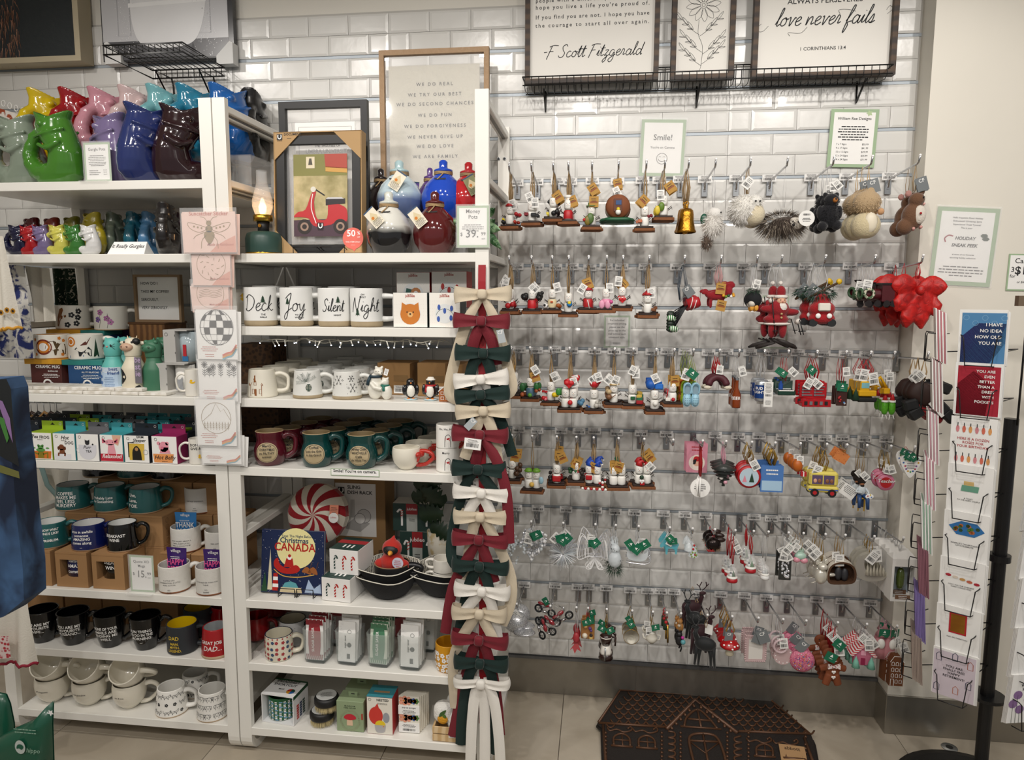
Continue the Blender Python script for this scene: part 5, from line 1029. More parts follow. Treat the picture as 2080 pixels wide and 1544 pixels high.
# figures
def fig(name,label,cat,px,Y,z,hpx,build,rz=0,k=None,**kw):
 p=P(px,Y,z+.03);p.z=z;t=thing(name,label,cat,p,math.radians(rz),kw.get('group'),k or hpx*KP(p));build(t);return t
def bears(t):
 Wt=mt('e2dfd4',.25,c=.4);b=B();b.sph((-.16,0,.3),(.24,.2,.32),Wt).sph((-.14,.0,.6),(.17,.15,.2),Wt).sph((-.04,-.03,.82),(.15,.13,.14),Wt).sph((.05,-.12,.78),(.07,.07,.055),Wt)
 for s in(-.12,.06):b.sph((s,0,.95),.045,Wt)
 b.sph((.2,-.05,.22),(.17,.16,.24),Wt).sph((.16,-.05,.52),(.12,.12,.13),Wt).sph((.09,-.14,.5),.05,Wt)
 for s in(.1,.25):b.sph((s,-.05,.64),.035,Wt)
 b.tube([(-.25,-.15,.5),(-.1,-.24,.36),(.1,-.22,.32)],.06,Wt,8);obj('body',remat(fuse(b,.022,3),Wt),t)
 q=B();N1=mt('1d3440',.6);G1=mt('1f6a5a',.6);q.tube([(-.14+.17*cos(a),.15*sin(a),.68)for a in[2*PI*i/14 for i in range(14)]],.04,N1,7,closed=True).tube([(-.27,-.1,.68),(-.33,-.14,.55),(-.35,-.13,.42)],.05,N1,7,fl=.5)
 obj('scarf',q,t);obj('scarf',B().tube([(.16+.11*cos(a),-.05+.11*sin(a),.42)for a in[2*PI*i/12 for i in range(12)]],.03,G1,7,closed=True).tube([(.14,-.16,.42),(.16,-.2,.26)],.045,G1,7,fl=.5),t)
 q=B();q.sph((.1,-.17,.8),.016,INK)
 for x in(-.08,.0):q.tube([(x-.02,-.155,.85),(x,-.16,.84),(x+.02,-.155,.85)],.005,INK,4)
 obj('face',q,t);obj('price_tag',B().at(.22,-.12,.82,ry=.3).box(-.06,.06,-.004,0,-.1,.1,PAPER).lines(0,.07,.08,5,.03,INK,-.006),t)
fig('bear_shakers','white ceramic polar bears hugging, wearing navy and green scarves','figurine',773,-.46,SH['d'],68,bears)
def penguin(hat):
 def f(t):
  Bk=mt('141418',.15,c=.5);b=B();b.sph((0,0,.42),(.3,.26,.36),Bk).sph((0,-.02,.78),(.2,.19,.19),Bk)
  for s in(-1,1):b.sph((s*.3,-.02,.45),(.08,.12,.24),Bk)
  obj('body',remat(fuse(b,.025,3),Bk),t);q=B();q.sph((0,-.14,.4),(.2,.15,.28),mt('e9e6dc',.2,c=.4));obj('belly',q,t)
  obj('beak',B().tube([(0,-.17,.77),(0,-.28,.74)],[.05,.008],mt('d87a28',.3),8),t);q=B()
  for s in(-1,1):q.sph((s*.1,-.1,.05),(.08,.1,.04),mt('d87a28',.3));
  obj('feet',q,t);q=B()
  for s in(-1,1):q.sph((s*.07,-.17,.84),(.018,.01,.022),PAPER)
  obj('eyes',q,t)
  if hat:R_=mt('a81c22',.5);obj('scarf',B().tube([(.21*cos(a),.2*sin(a),.63)for a in[2*PI*i/14 for i in range(14)]],.05,R_,7,closed=True).tube([(-.14,-.2,.6),(-.16,-.26,.35)],.05,R_,7,fl=.5),t);obj('hat',B().lathe([(.2,.86),(.21,.9),(.17,.9),(.12,.99),(0,1.0)],mt('e8e4da',.5),16),t)
  obj('ice_base',B().sph((0,0,.02),(.32,.28,.045),mt('bcd8e0',.2)),t)
 return f
fig('penguin_shaker','black and white ceramic penguin without a hat','figurine',834,-.455,SH['d'],45,penguin(0),20)
fig('penguin_shaker','ceramic penguin with a white hat and red scarf','figurine',875,-.455,SH['d'],47,penguin(1))
def kb(label,x0,x1,y0,Y,sh,d=.12,col='a07a4c',lab_=True):
 z=SH[sh];p0=P(x0,Y,z+.05);w=P(x1,Y,z+.05).x-p0.x;h=W(x0,y0,Y).z-z
 return carton('kraft_box',label,'box',0,0,0,w,d,h,mt(col,.8),loc=(p0.x+w/2,Y+d/2,z),art=(lambda a,y,w,h,d:(a.box(w*.0,w*.46,y-.0004,y,h*.05,h*.3,PAPER),a.bars(w*.22,h*.15,w*.36,h*.1,INK,y-.0008),a.lines(w*.22,h*.26,w*.4,2,h*.03,INK,y-.0008),a.box(w*.0,w*.44,y-.0003,y,h*.42,h*.62,mt('8a6a40'))))if lab_ else None)
kb('kraft box with a printed label behind the polar bears',767,833,737,-.36,'d')
kb('tall kraft box behind the penguins',848,905,737,-.38,'d')
kb('kraft box at the right back corner of the pine mug shelf',908,940,740,-.34,'d',lab_=False)
def ginger(t):
 b=B();M=mt('a8602c',.6);b.box(-.45,.45,-.3,.3,0,.6,M).prism([(-.5,.6),(.5,.6),(.0,1)],-.3,.3,M);obj('walls',b,t);q=B()
 for x in(-.25,.05,.3):
  for z in(.12,.42):q.line([(x-.09,z),(x+.09,z),(x+.09,z+.16),(x-.09,z+.16)],.03,PAPER,-.31,closed=True)
 q.line([(-.5,.6),(0,1),(.5,.6)],.05,PAPER,-.31);obj('icing',q,t)
fig('gingerbread_shaker','small ceramic gingerbread house at the right end beside the ribbons','figurine',909,-.47,SH['d'],34,ginger)
# ---------------------------------------------------------------- shelf e: pottery mugs
RIMC=mt('b09a78',.4,c=.2)
def pottery(label,px,Y,col,txt,front=True,h=78,fine=None):
 def art(a,fn,R,H):
  fn2=wrap(rfun('pot',R,H),0,.0035);fn3=wrap(rfun('pot',R,H),0,.0042);c=mt('b3a17e',.6)
  a.dot(-.1*R,H*.42,H*.3,c,fn=fn2,n=28,rz=H*.29);a.line([(-.1*R+H*.27*cos(2*PI*i/30),H*.42+H*.26*sin(2*PI*i/30))for i in range(30)],.0009,mt('3a3020'),fn=fn3,closed=True)
  if txt:a.text(txt,-.1*R,H*.62,.0078,INK,fn=fn3,bold=.6,w=H*.42,ls=1.5)
 return mug(label,px,Y,'e',64,h,'pot',col,inn=mt('9a8560',.4),rim=RIMC,art=art if front else None,hstyle='j',hr=.17,hout=.42,h0=.25,h1=.78)
MAR=mt('561622',.16,c=.5);DGR=mt('0f3f3d',.16,c=.5)
for px,col,txt,nm in((549,MAR,'Merry\nCHRISTMAS\nya FILTHY\nanimal','maroon'),(644,DGR,'Coffee\nputs the Grin\nin this Grinch','dark green'),(735,DGR,'Serving Cheer\nWHOVILLE\nCafe\nthe Whole Year','dark green')):
 x=P(px,-.45,SH['e']+.04).x
 for i in range(4):
  first={549:'Merry Christmas ya filthy animal',644:'coffee puts the grin',735:'serving cheer cafe'}[px]
  pottery('%s pottery mug with a round plaque reading %s'%(nm,first)if i==0 else '%s pottery mug %s behind the %s one'%(nm,ORD[i-1],first.split(' ')[0]+' '+first.split(' ')[1]),px if i==0 else PR((x+.012*i,-.45+.11*i,SH['e']+.04))[0],-.45+.11*i,col if i<2 else(MAR if px==549 else DGR),txt if i<2 else '',i<2,80 if i==0 else 75-4*i)
RB=mt('b02a20',.3,c=.3)
for i in range(5):
 x=P(826,-.455,SH['e']+.04).x;pxx=PR((x+.018*i,-.455+.088*i,SH['e']+.04))[0]
 m_=mug('white scalloped mug with a red bow handle, %s of its row'%('front' if i==0 else ORD[i]+' back'),pxx,-.455+.088*i,'e',58-2*i,56-3*i,'bowl',IV,hm=RB,hout=.45,hr=.13)
 q=B();R=m_['_r'];H=m_['_h']
 for s in(-1,1):q.sph((R*1.0+.006,s*.009,H*.72),(.008,.012,.010),RB,n=10,m=6)
 q.sph((R*1.02+.008,0,H*.72),.006,RB,n=8,m=5);q.tube([(R*1.0+.006,-.006,H*.68),(R*.95+.008,-.014,H*.4)],[.006,.003],RB,6);o=obj('bow',q,m_);o.rotation_euler.z=-.35
def art_ho(t_,c):return lambda a,fn,R,H:(a.text(t_,-.1*R,H*.85,.007,INK,fn=fn),a.poly([(-R*.2,H*.1),(R*.3,H*.1),(R*.25,H*.5),(-R*.1,H*.5)],WHITE,fn=fn),a.line(spl([(-R*.2,H*.1),(-R*.15,H*.5),(R*.1,H*.62),(R*.3,H*.5),(R*.3,H*.1)],4),.0014,INK,fn=fn),a.poly([(-R*.15,H*.35),(R*.25,H*.35),(R*.25,H*.5),(-R*.15,H*.5)],mt('b02028'),fn=fn))
mh=mug('white mug drawn with a red scarfed figure, lower of the two by the ribbons',909,-.46,'e',46,56,'straight',WHITE,hang=None,art=art_ho('Merry',0))
mug('white mug lettered ho ho ho, stacked on the lower one by the ribbons',909,-.46,'e',46,56,'straight',WHITE,hang=None,z=SH['e']+mh['_h'],art=art_ho('Ho, Ho, Ho',1))
t=thing('box_stack','dark patterned brown boxes at the left back of the pottery mug shelf','box',(P(535,-.1,1.06).x,-.085,SH['e']))
for i in range(2):obj('carton',B().box(-.08,.08,-.05,.05,.07*i,.07*i+.0685,mt2('3c2a1e','5d422c','vor',60,.8,(.3,.5)),.001),t)
t=thing('shelf_strip_sign','narrow strip sign reading Smile! You\'re on camera. on the shelf edge','sign',(P(721,YF-.002,1.0).x,YF-.001,W(721,967,YF).z));w=102*KP(t.location);h=14.5*KP(t.location)
obj('card',B().box(-w/2,w/2,-.001,0,0,h,GREENB).box(-w/2+.002,w/2-.002,-.0013,-.001,.002,h-.002,PAPER),t);obj('lettering',B().text("Smile! You're on camera.",0,h*.72,h*.45,INK,-.0017,bold=1,w=w*.93),t)
# ---------------------------------------------------------------- middle unit, shelf f
ZF=SH['f']
p0=P(530,-.46,ZF);p1=P(655,-.46,ZF);w=p1.x-p0.x+.003;h=(1205-1073)*KP(p0)*.97
t=thing('picture_book','hardcover picture book Twas The Night Before Christmas in Canada on a wire easel','book',((p0.x+p1.x)/2,-.455,ZF+.004));t.rotation_euler.x=-.12
obj('cover',B().box(-w/2,w/2,.0,.0025,0,h,mt('16244a',.35),.0008).box(-w/2,w/2,.0115,.014,0,h,mt('16244a',.35),.0008).box(-w/2-.001,-w/2+.001,.0,.014,0,h,mt('16244a',.35)),t);obj('pages',B().box(-w/2+.002,w/2-.002,.0026,.0114,.002,h-.002,mt('e8e2d2',.8)),t)
b=B();y=-.0006;X=lambda u:(u-.5)*w;Zc=lambda v:v*h
def q_(pts,m,yy=0):b.poly([(X(u),Zc(v))for u,v in pts],m,y-yy)
b.dot(X(.55),Zc(.72),w*.31,mt('e9dfa0',.4),y,36)
for i in range(150):b.dot(X(rnd.random()*.98+.01),Zc(rnd.random()*.98+.01),rnd.uniform(.0004,.0011),PAPER,y-.0001,5)
RED=mt('b32019',.4)
script_ok=True
b.text("'Twas The Night Before",X(.56),Zc(.915),h*.042,mt('1c3a5a'),y-.0004,w=w*.52).text('Christmas',X(.52),Zc(.85),h*.085,mt('1c3a5a'),y-.0004,bold=1,w=w*.46).text('in',X(.79),Zc(.8),h*.035,mt('1c3a5a'),y-.0004).text('CANADA',X(.53),Zc(.745),h*.13,RED,y-.0005,bold=1,w=w*.66)
q_(spl([(.2,.5),(.22,.4),(.35,.32),(.55,.33),(.62,.4),(.55,.46),(.42,.4),(.3,.46),(.26,.56)],4,True),RED,.0003);b.line([(X(u),Zc(v))for u,v in spl([(.2,.38),(.35,.28),(.6,.27),(.85,.32)],4)],.003,mt('d8a850',.4),y-.0003)
q_([(.36,.42),(.52,.42),(.5,.56),(.4,.56)],RED,.0005);b.dot(X(.45),Zc(.57),w*.035,PAPER,y-.0006);b.dot(X(.45),Zc(.6),w*.025,RED,y-.0007)
for u in(.72,.82):q_(spl([(u-.07,.36),(u,.44),(u+.06,.4),(u+.08,.32),(u,.34)],3,True),mt('9a5a2a',.5),.0004);b.line([(X(u+.06),Zc(.4)),(X(u+.09),Zc(.52))],.0015,mt('6a4020'),y-.0005)
q_([(.1,.05),(.18,.05),(.16,.4),(.14,.7),(.12,.4)],mt('d8cfb0'),.0002);q_([(.0,.02),(.1,.02),(.06,.34)],mt('1f4a2e'),.0003)
for i in range(5):q_([(.18+.004*i,.04+.055*i),(.28-.004*i,.04+.055*i),(.28-.004*i,.095+.055*i),(.18+.004*i,.095+.055*i)],RED if i%2==0 else PAPER,.0004)
q_([(.3,.02),(.66,.02),(.64,.1),(.32,.1)],mt('d8c8a0'),.0003);q_([(.34,.1),(.6,.1),(.56,.17),(.47,.2),(.38,.17)],mt('5aa0a8'),.0002);q_([(.7,.03),(.97,.03),(.95,.18),(.85,.1),(.76,.24)],mt('a8bcd8'),.0003)
obj('cover_art',b,t)
b=B()
for x in(-.04,.018,.025,.083):b.tube([(x,-.012,.0),(x,-.012,.03),(x,-.004,.0),(x,.05,.0)],.0014,WIRE,5)
for x in(-.04,.025):b.tube([(x,-.012,.03),(x+.058,-.012,.03)],.0014,WIRE,5)
solo('wire_easel',b,'black wire easel holding the Christmas picture book','easel',((p0.x+p1.x)/2,-.463,ZF))
# peppermint cushion
c=P(636,-.30,ZF+.18);R=62*KP(c);zc=W(636,1050,-.30).z;t=thing('peppermint_cushion','round red and white swirl peppermint cushion leaning behind the picture book','cushion',(c.x,-.28,zc-R));Rd=mt('9c1822',.85,b=.4,bs=200,sh=.3);Wt=mt('ddd6c6',.85,b=.4,bs=200,sh=.3)
for k in range(2):
 b=B();
 for s in range(9):
  vs=[];m=10;n=3
  for i in range(m+1):
   r=i/m;sw=r*.75
   for j in range(n+1):a=2*PI*(2*s+k+j/n)/18-sw;vs.append((R*r*cos(a),-(.036*(1-r**2.6)**.6)-.008,R+R*r*sin(a)))
  b.add(vs,[(i*(n+1)+j,i*(n+1)+j+1,(i+1)*(n+1)+j+1,(i+1)*(n+1)+j)for i in range(m)for j in range(n)],(Rd,Wt)[k],True)
 obj(('red_stripes','white_stripes')[k],b,t)
b=B()
for s in range(18):b.add([(R*cos(2*PI*(s+j)/18-.75),y_,R+R*sin(2*PI*(s+j)/18-.75))for j in(0,1)for y_ in(-.008,.03)],[(0,1,3,2)],(Rd,Wt)[s%2]);
b.cyl(R,.028,.03,Wt,36,c=(0,0,R),ax='y');obj('edge_band',b,t);t.rotation_euler.x=-.2
c=P(694,-.39,ZF);b=B().box(-.016,.016,-.001,0,.13-.055,.13,mt('d8866a',.6)).cyl(.018,-.002,-.001,PAPER,24,c=(0,0,.085),ax='y').text('jubilee',0,.087,.006,mt('c04a3a'),-.0024).lines(0,.12,.026,4,.005,INK,-.0014)
obj('hang_tag',b,t,loc=(.085,-.06,.02))
def dish(a,y,w,h,d):
 a.box(-w*.48,w*.32,y-.0004,y,h*.35,h*.94,mt('d9d7d3',.5));u_logo(a,-w*.36,h*.86,w*.13,y-.001);a.text('SLING\nDISH RACK',-w*.24,h*.9,h*.04,INK,y-.001,al='l',bold=1)
 g=mt('a5a3a0');a.ring(w*.08,h*.58,0,w*.14,y-.0008,mt('c4c2be'),24).ring(w*.08,h*.58,w*.13,w*.14,y-.001,mt('6a6866'),24).ring(w*.0,h*.55,0,w*.11,y-.0012,mt('d8d6d2'),24).ring(0,h*.55,w*.1,w*.11,y-.0014,mt('7a7876'),24)
 a.poly([(-w*.36,h*.44),(w*.0,h*.4),(w*.2,h*.5),(-w*.1,h*.56)],g,y-.0006);a.box(-w*.36,-w*.24,y-.0014,y-.0008,h*.46,h*.56,mt('8a8886'));a.box(-w*.18,-w*.1,y-.0014,y-.0008,h*.56,h*.76,mt('b8b6b2'))
 a.text('umbra',w*.43,h*.2,h*.07,INK,y-.001,w=w*.15)
p0=P(681,-.19,ZF+.1);w=P(783,-.19,ZF+.1).x-p0.x;carton('dish_rack_box','tall kraft box with a dish rack picture behind the cushion','box',0,0,0,w,.12,W(730,972,-.19).z-ZF,mt('8a6a42',.8),loc=(p0.x+w/2,-.125,ZF),art=dish)
CG2=mt('26403a',.5)
def jul(label,x0,x1,ytop,Y,z,d=.08):
 p0=P(x0,Y,z+.05);w=P(x1,Y,z+.05).x-p0.x;h=W(x0,ytop,Y).z-z
 def A(a,y,w,h,d):
  a.box(-w*.14,w*.14,y-.0005,y,0,h,mt('b9beb8',.5)).box(-w*.15,w*.15,y-.0008,y-.0004,h*.62,h,mt('a02a2e',.5)).text('jubilee',0,h*.82,h*.1,PAPER,y-.0012).lines(0,h*.45,w*.2,2,h*.06,INK,y-.001)
  for x in(-.32,.32):a.line(spl([(w*(x+.06),h*.55),(w*(x+.06),h*.72),(w*x,h*.78),(w*(x-.06),h*.68)],3),.007,PAPER,y-.0006);[a.line([(w*x+w*.02,h*q),(w*x+w*.1,h*(q+.04))],.003,RED,y-.0009)for q in(.56,.64,.72)];a.line([(w*(x+.06),h*.2),(w*(x+.06),h*.56)],.007,PAPER,y-.0006)
 t=carton('candy_cane_gift_box',label,'box',0,0,0,w,d,h,CG2,CG2,mt('d8d6d0',.5),loc=(p0.x+w/2,Y+d/2,z),art=A);return z+h
zz=jul('dark green candy cane gift box, lower one beside the plant',813,884,1079,-.21,ZF);jul('dark green candy cane gift box stacked on top beside the plant',798,876,1022,-.21,zz+.001)
def candy(label,x0,x1,yt,Y,z,d):
 p0=P(x0,Y,z+.03);w=P(x1,Y,z+.03).x-p0.x;h=W(x0,yt,Y).z-z
 def A(a,y,w,h,d):
  for x,m in((-.3,CG2),(0,RED),(.3,RED)):
   a.line(spl([(w*x-w*.02,h*.2),(w*x-w*.02,h*.6),(w*x+w*.03,h*.74),(w*x+w*.09,h*.62)],4),w*.055,m,y)
   for q in(.25,.38,.51,.64):a.line([(w*x-w*.05,h*q),(w*x+w*.02,h*(q+.08))],.0022,PAPER,y-.0003)
  a.box(-w*.3,w*.3,-d*.35,-d*.1,h+.0008,h+.0012,CG2).box(-w*.5,w*.5,-d*.5,-d*.42,h+.0008,h+.0012,CG2).box(-w*.5,w*.5,d*.0,d*.25,h+.0008,h+.0012,mt('a02a2e'))
  for x in(-.15,.0,.15):a.box(w*x,w*x+w*.06,-d*.33,-d*.12,h+.0013,h+.0016,PAPER)
 t=carton('candy_cane_box',label,'box',0,0,0,w,d,h,mt('eceae6',.5),mt('eceae6',.5),CG2,loc=(p0.x+w/2,Y+d/2,z),art=A,rz=.0);t.rotation_euler.z=-.12;return z+h
z1=candy('white candy cane box with dark green top, lower one beside the book',656,717,1174,-.485,ZF,.12);candy('white candy cane box with dark green top, stacked on the lower one',672,733,1116,-.45,z1+.001,.12)
# soup mugs, bowls, cardinal
BW=mt('17171a',.9,b=.3,bs=200)
def bowl(label,px,Y,z,w,h,rim):
 p=P(px,Y,z);p.z=z;k=KP(p);R=w*k/2;H=h*k;b=B();n=32
 rw=lambda r,z_,a:r*(1+.16*abs(cos(2*a))**3*(z_/H));
 b.lathe([(0,0),(R*.5,0),(R*.66,H*.15),(R*.84,H*.55),(R*.97,H)],BW,n,wob=rw,cap=False).lathe([(R*.97,H),(R*.94,H*.99),(R*.8,H*.55),(R*.6,H*.2),(0,H*.12)],mt2('2a2a2a','cfcabd','X',60,.9,(.35,.6),dist=6),n,wob=rw,cap=False)
 t=thing('fabric_bowl',label,'bowl',p,.4);obj('cloth',b,t);obj('edge_binding',B().tube([(rw(R*.98,H,a)*cos(a),rw(R*.98,H,a)*sin(a),H)for a in[2*PI*i/40 for i in range(40)]],.0018,mt('e0dccf',.8),5,closed=True),t);return z+H
zb1=bowl('black quilted fabric bowl with cream piping, lower one under the soup mugs',792,-.40,ZF,118,46,0);zb1=bowl('black quilted fabric bowl with cream piping, nested on top under the soup mugs',790,-.395,ZF+.022,112,48,0)
bowl('black quilted fabric bowl with cream piping, lower right by the ribbons',900,-.36,ZF,118,44,0);bowl('black quilted fabric bowl with striped lining, upper right by the ribbons',902,-.36,ZF+.02,112,44,0)
SM=mt('19191b',.35);s1=mug('matte black soup mug, lower one in the fabric bowl',797,-.40,'f',72,48,'straight',SM,z=ZF+.034,inn=SM,rim=mt('8a6a4a',.6),h0=.3,h1=.85,base=mt('b59a7a',.7),bh=.04)
s2=mug('matte black soup mug holding the cardinal plush, upper one',797,-.40,'f',72,50,'straight',SM,z=ZF+.034+s1['_h']*.82,inn=SM,rim=mt('8a6a4a',.6),h0=.3,h1=.85,base=mt('b59a7a',.7),bh=.04)
def cardinal(t):
 C_=mt('b3261c',.9,b=.4,bs=120,sh=.4);b=B();b.sph((0,0,.28),(.34,.26,.28),C_).sph((0,0,.66),(.27,.24,.25),C_)
 for s in(-1,1):b.sph((s*.33,-.05,.22),(.16,.14,.16),C_)
 b.tube([(0,.02,.8),(.05,.06,1.0)],[.13,.02],C_,8);obj('plush_body',remat(fuse(b,.03,3),C_),t)
 obj('black_mask',B().sph((0,-.12,.66),(.21,.15,.15),BLK,n=18),t);obj('beak',B().tube([(.02,-.24,.62),(.02,-.35,.6)],[.08,.02],mt('e09a3a',.6),8),t)
 obj('eyes',B().sph((-.1,-.25,.68),.022,mt('2a1a10',.1)).sph((.13,-.24,.68),.022,mt('2a1a10',.1)),t);obj('heart_tag',B().cyl(.15,-.0,.01,mt('c9c9d8',.3),20,c=(.24,-.32,.38),ax='y').lines(.24,.44,.2,4,.05,RED,-.004-.32+.0),t)
fig('cardinal_plush','red cardinal bird plush sitting in the black soup mug','plush toy',797,-.40,s2.location.z+.01,76,cardinal)
mw1=mug('white mug in the right fabric bowl, lower one',900,-.36,'f',42,34,'straight',CRM,z=ZF+.04,hang=180);mug('white mug in the right fabric bowl, upper one',902,-.36,'f',44,40,'straight',CRM,z=ZF+.041+mw1['_h'],hang=180)
# monstera
c=P(893,-.22,ZF);t=thing('monstera_plant','artificial monstera with dark split leaves in a cream floral pot','plant',c);DG=mt('1d3320',.35)
obj('pot',B().lathe([(0,0),(.03,0),(.042,.1),(.044,.17),(.04,.17),(.0,.15)],mt2('cdb98a','e2dccc','noise',30,.5,(.4,.5)),28),t)
for i,(dx,dz,r,an)in enumerate([(-.075,.33,.05,-.8),(-.03,.31,.055,-.3),(-.06,.24,.055,-1.4),(.01,.35,.05,.3),(-.02,.2,.05,-2.0),(.03,.28,.055,.9),(-.09,.29,.045,-1.2),(-.045,.375,.04,-.2)]):
 b=B();pts=[];m=11
 for s in(1,-1):
  for k in range(m)if s==1 else range(m-1,-1,-1):
   u=k/(m-1);wdt=r*.75*sin(PI*(u*.85+.1))**.7*(.55 if(k%2 and 1<k<m-1)else 1);pts.append((s*wdt,u*r*1.7))
 M_=Matrix.Rotation(-an,3,'Y');cc=Vector((dx,-.03-.01*(i%3),dz));vs=[cc+M_@Vector((x,-.25*z+abs(x)*.2,z))for x,z in pts];mid=[cc+M_@Vector((0,-.25*u*r*1.7/10-.004,u*r*1.7/10))for u in range(11)]
 b.add(vs+mid,[(k,k+1,22+k+1,22+k)for k in range(10)]+[(22+k,22+k+1,21-k-1,21-k)for k in range(10)],DG,True).tube(spl([(0,0,.16),(dx*.4,-.02,(.16+dz)/2),tuple(cc)],4),.0016,mt('3a5a30'),5);obj('leaf',b,t)
# ---------------------------------------------------------------- shelf g
def art_folk(a,fn,R,H):
 Rn,Bl=mt('a83038'),mt('2c4a6e')
 Q=random.Random(5)
 for i in range(34):
  x=-1.6+.4*(i%9)+Q.uniform(-.08,.08);z=.12+.22*(i//9)+Q.uniform(-.03,.03);flw(a,x*R,z*H,H*.07,Rn if i%3 else Bl,fn)
 for i in range(9):a.dot((-1.4+i*.35)*R,H*.94,.003,Rn,fn=fn,n=6)
mug('cream mug with red and blue folk flowers and a navy rim',567,-.455,'g',56,70,'barrel',mt('e2dcc8',.2,c=.5),rim=mt('141a3a',.2),art=art_folk,hr=.14)
for i,(px,Y)in enumerate(((595,-.35),(620,-.23))):mug('black speckled mug with cream inside, %s behind the folk flower mug'%('first','second')[i],px,Y,'g',54,68,'barrel',mt2('101014','c8c8c8','vor',60,.25,(.06,.1)),inn=mt('d8d0b8',.3),rim=BLKG,hm=BLKG)
mug('red mug at the left end of the sugar saver shelf',522,-.33,'g',50,62,'barrel',mt('8c1218',.25,c=.4));mug('red mug at the back left of the sugar saver shelf',560,-.14,'g',50,60,'barrel',mt('8c1218',.25,c=.4));mug('rose pink mug behind the glass jars',799,-.22,'g',62,60,'straight',mt('b85a5e',.3),hm=RED,art=lambda a,fn,R,H:a.poly([(-R*.5,0.003),(R*.5,.003),(0,H*.35)],RED,fn=fn))
JG=mt('dfe8e6',.03,al=.22,v=0,c=.8);JB=mt('3c4a4a',.05,al=.75,v=0,c=.8)
def jar(label,px,Y,w,h,cols,txt,n,z=None):
 z=SH['g'];p=P(px,Y,z+.05);p.z=z;k=KP(p);R=w*k/2*.92;H=h*k*.83;t=thing('glass_jar',label,'jar',p,-.08)
 f=lambda r,z_,a:r/(max(abs(cos(a)),abs(sin(a)))**.75)*.92
 obj('glass',B().lathe([(0,0),(R*.8,0),(R*.86,.006),(R*.9,.012)],JB,32,wob=f,cap=False).lathe([(R*.9,.012),(R*1.0,H),(R*1.02,H+.002),(R*.97,H+.001),(R*.88,.014)],JG,32,wob=f,cap=False),t)
 for i in range(n):
  front=i==0;zz=.012;b=B();W_=R*1.35;Hh=H*(1.16+.05*(i%3));y=-R*.72+i*R*1.4/n
  b.at(rnd.uniform(-.003,.003),y,zz,rx=-.1,ry=rnd.uniform(-.04,.04));b.box(-W_/2,W_/2,0,.004,0,Hh,cols[0])
  if cols[1]:
   for j in range(9):q=-W_*.5+j*W_/8.5;b.poly([(max(-W_/2,q-.008),Hh*(1 if j%2 else.97)),(min(W_/2,q),Hh),(min(W_/2,q+.004),Hh*.86),(max(-W_/2,q-.004),Hh*.86)],cols[1],-.0004);b.poly([(max(-W_/2,q-.005),0.001),(min(W_/2,q),0.001),(min(W_/2,q+.004),Hh*.14),(max(-W_/2,q-.002),Hh*.14)],cols[1],-.0004)
   b.poly([(-W_*.3,Hh*.1),(W_*.3,Hh*.1),(W_*.36,Hh*.35),(W_*.36,Hh*.65),(W_*.3,Hh*.9),(-W_*.3,Hh*.9),(-W_*.36,Hh*.65),(-W_*.36,Hh*.35)],cols[2],-.0008)
  else:
   for j in range(70):b.dot(-W_*.5+rnd.uniform(.002,W_*.3),rnd.uniform(.004,Hh*.97),.0005,INK,-.0005,4)
   b.ring(W_*.15,Hh*.75,.006,.007,-.0006,INK,14).ring(W_*.15,Hh*.42,.0,.008,-.0006,INK,14).box(W_*.02,W_*.2,-.001,-.0004,Hh*.08,Hh*.2,INK)
  fn=lambda u,v:(-(v-Hh*.5),-.0012,u+Hh*.5)
  if i<3:b.text(txt,0,Hh*.5+.006,.0095 if cols[1]else.007,PAPER if cols[1]else INK,fn=(lambda u,v:(-(v-Hh*.5),-.0013,u+Hh*.5)),bold=1,w=Hh*.8)
  m_=b.M;o=B();obj('sugar_saver_packet',b,t)
for px,Y,w,h,cols,txt,lb,n in((648,-.45,60,84,(PAPER,mt('8a2a30',.5),mt('9c3038',.5)),'SUGAR SAVER','red gingerbread sugar saver packets',4),(712,-.45,58,84,(PAPER,None,None),'sugar saver','white spotted packets',5),
  (775,-.45,58,84,(mt('d8e0d0',.5),mt('4f7d5c',.5),mt('4f8564',.5)),'SUGAR SAVER','green lemon sugar saver packets',6),(838,-.455,60,88,(PAPER,None,None),'sugar saver','white spotted packets, rightmost',6),
  (690,-.33,58,80,(PAPER,mt('3a3034',.5),mt('9c3038',.5)),'ONIONS','striped packets behind the front row',3),(868,-.33,56,82,(PAPER,None,None),'saver','white packets in the back row on the right',4)):jar('square glass jar of %s'%lb,px,Y,w,h,cols,txt,n)
def art_daisy(a,fn,R,H):
 Q=random.Random(6)
 for i in range(32):
  x=-1.6+.4*(i%8)+Q.uniform(-.1,.1);z=.1+.22*(i//8)+Q.uniform(-.04,.04);flw(a,x*R,z*H*.9,H*.09,PAPER,fn,mt('c87a10'))
mug('yellow cup with white daisies beside the ribbons',912,-.45,'g',56,74,'barrel',mt('d3951c',.35),hang=None,art=art_daisy)
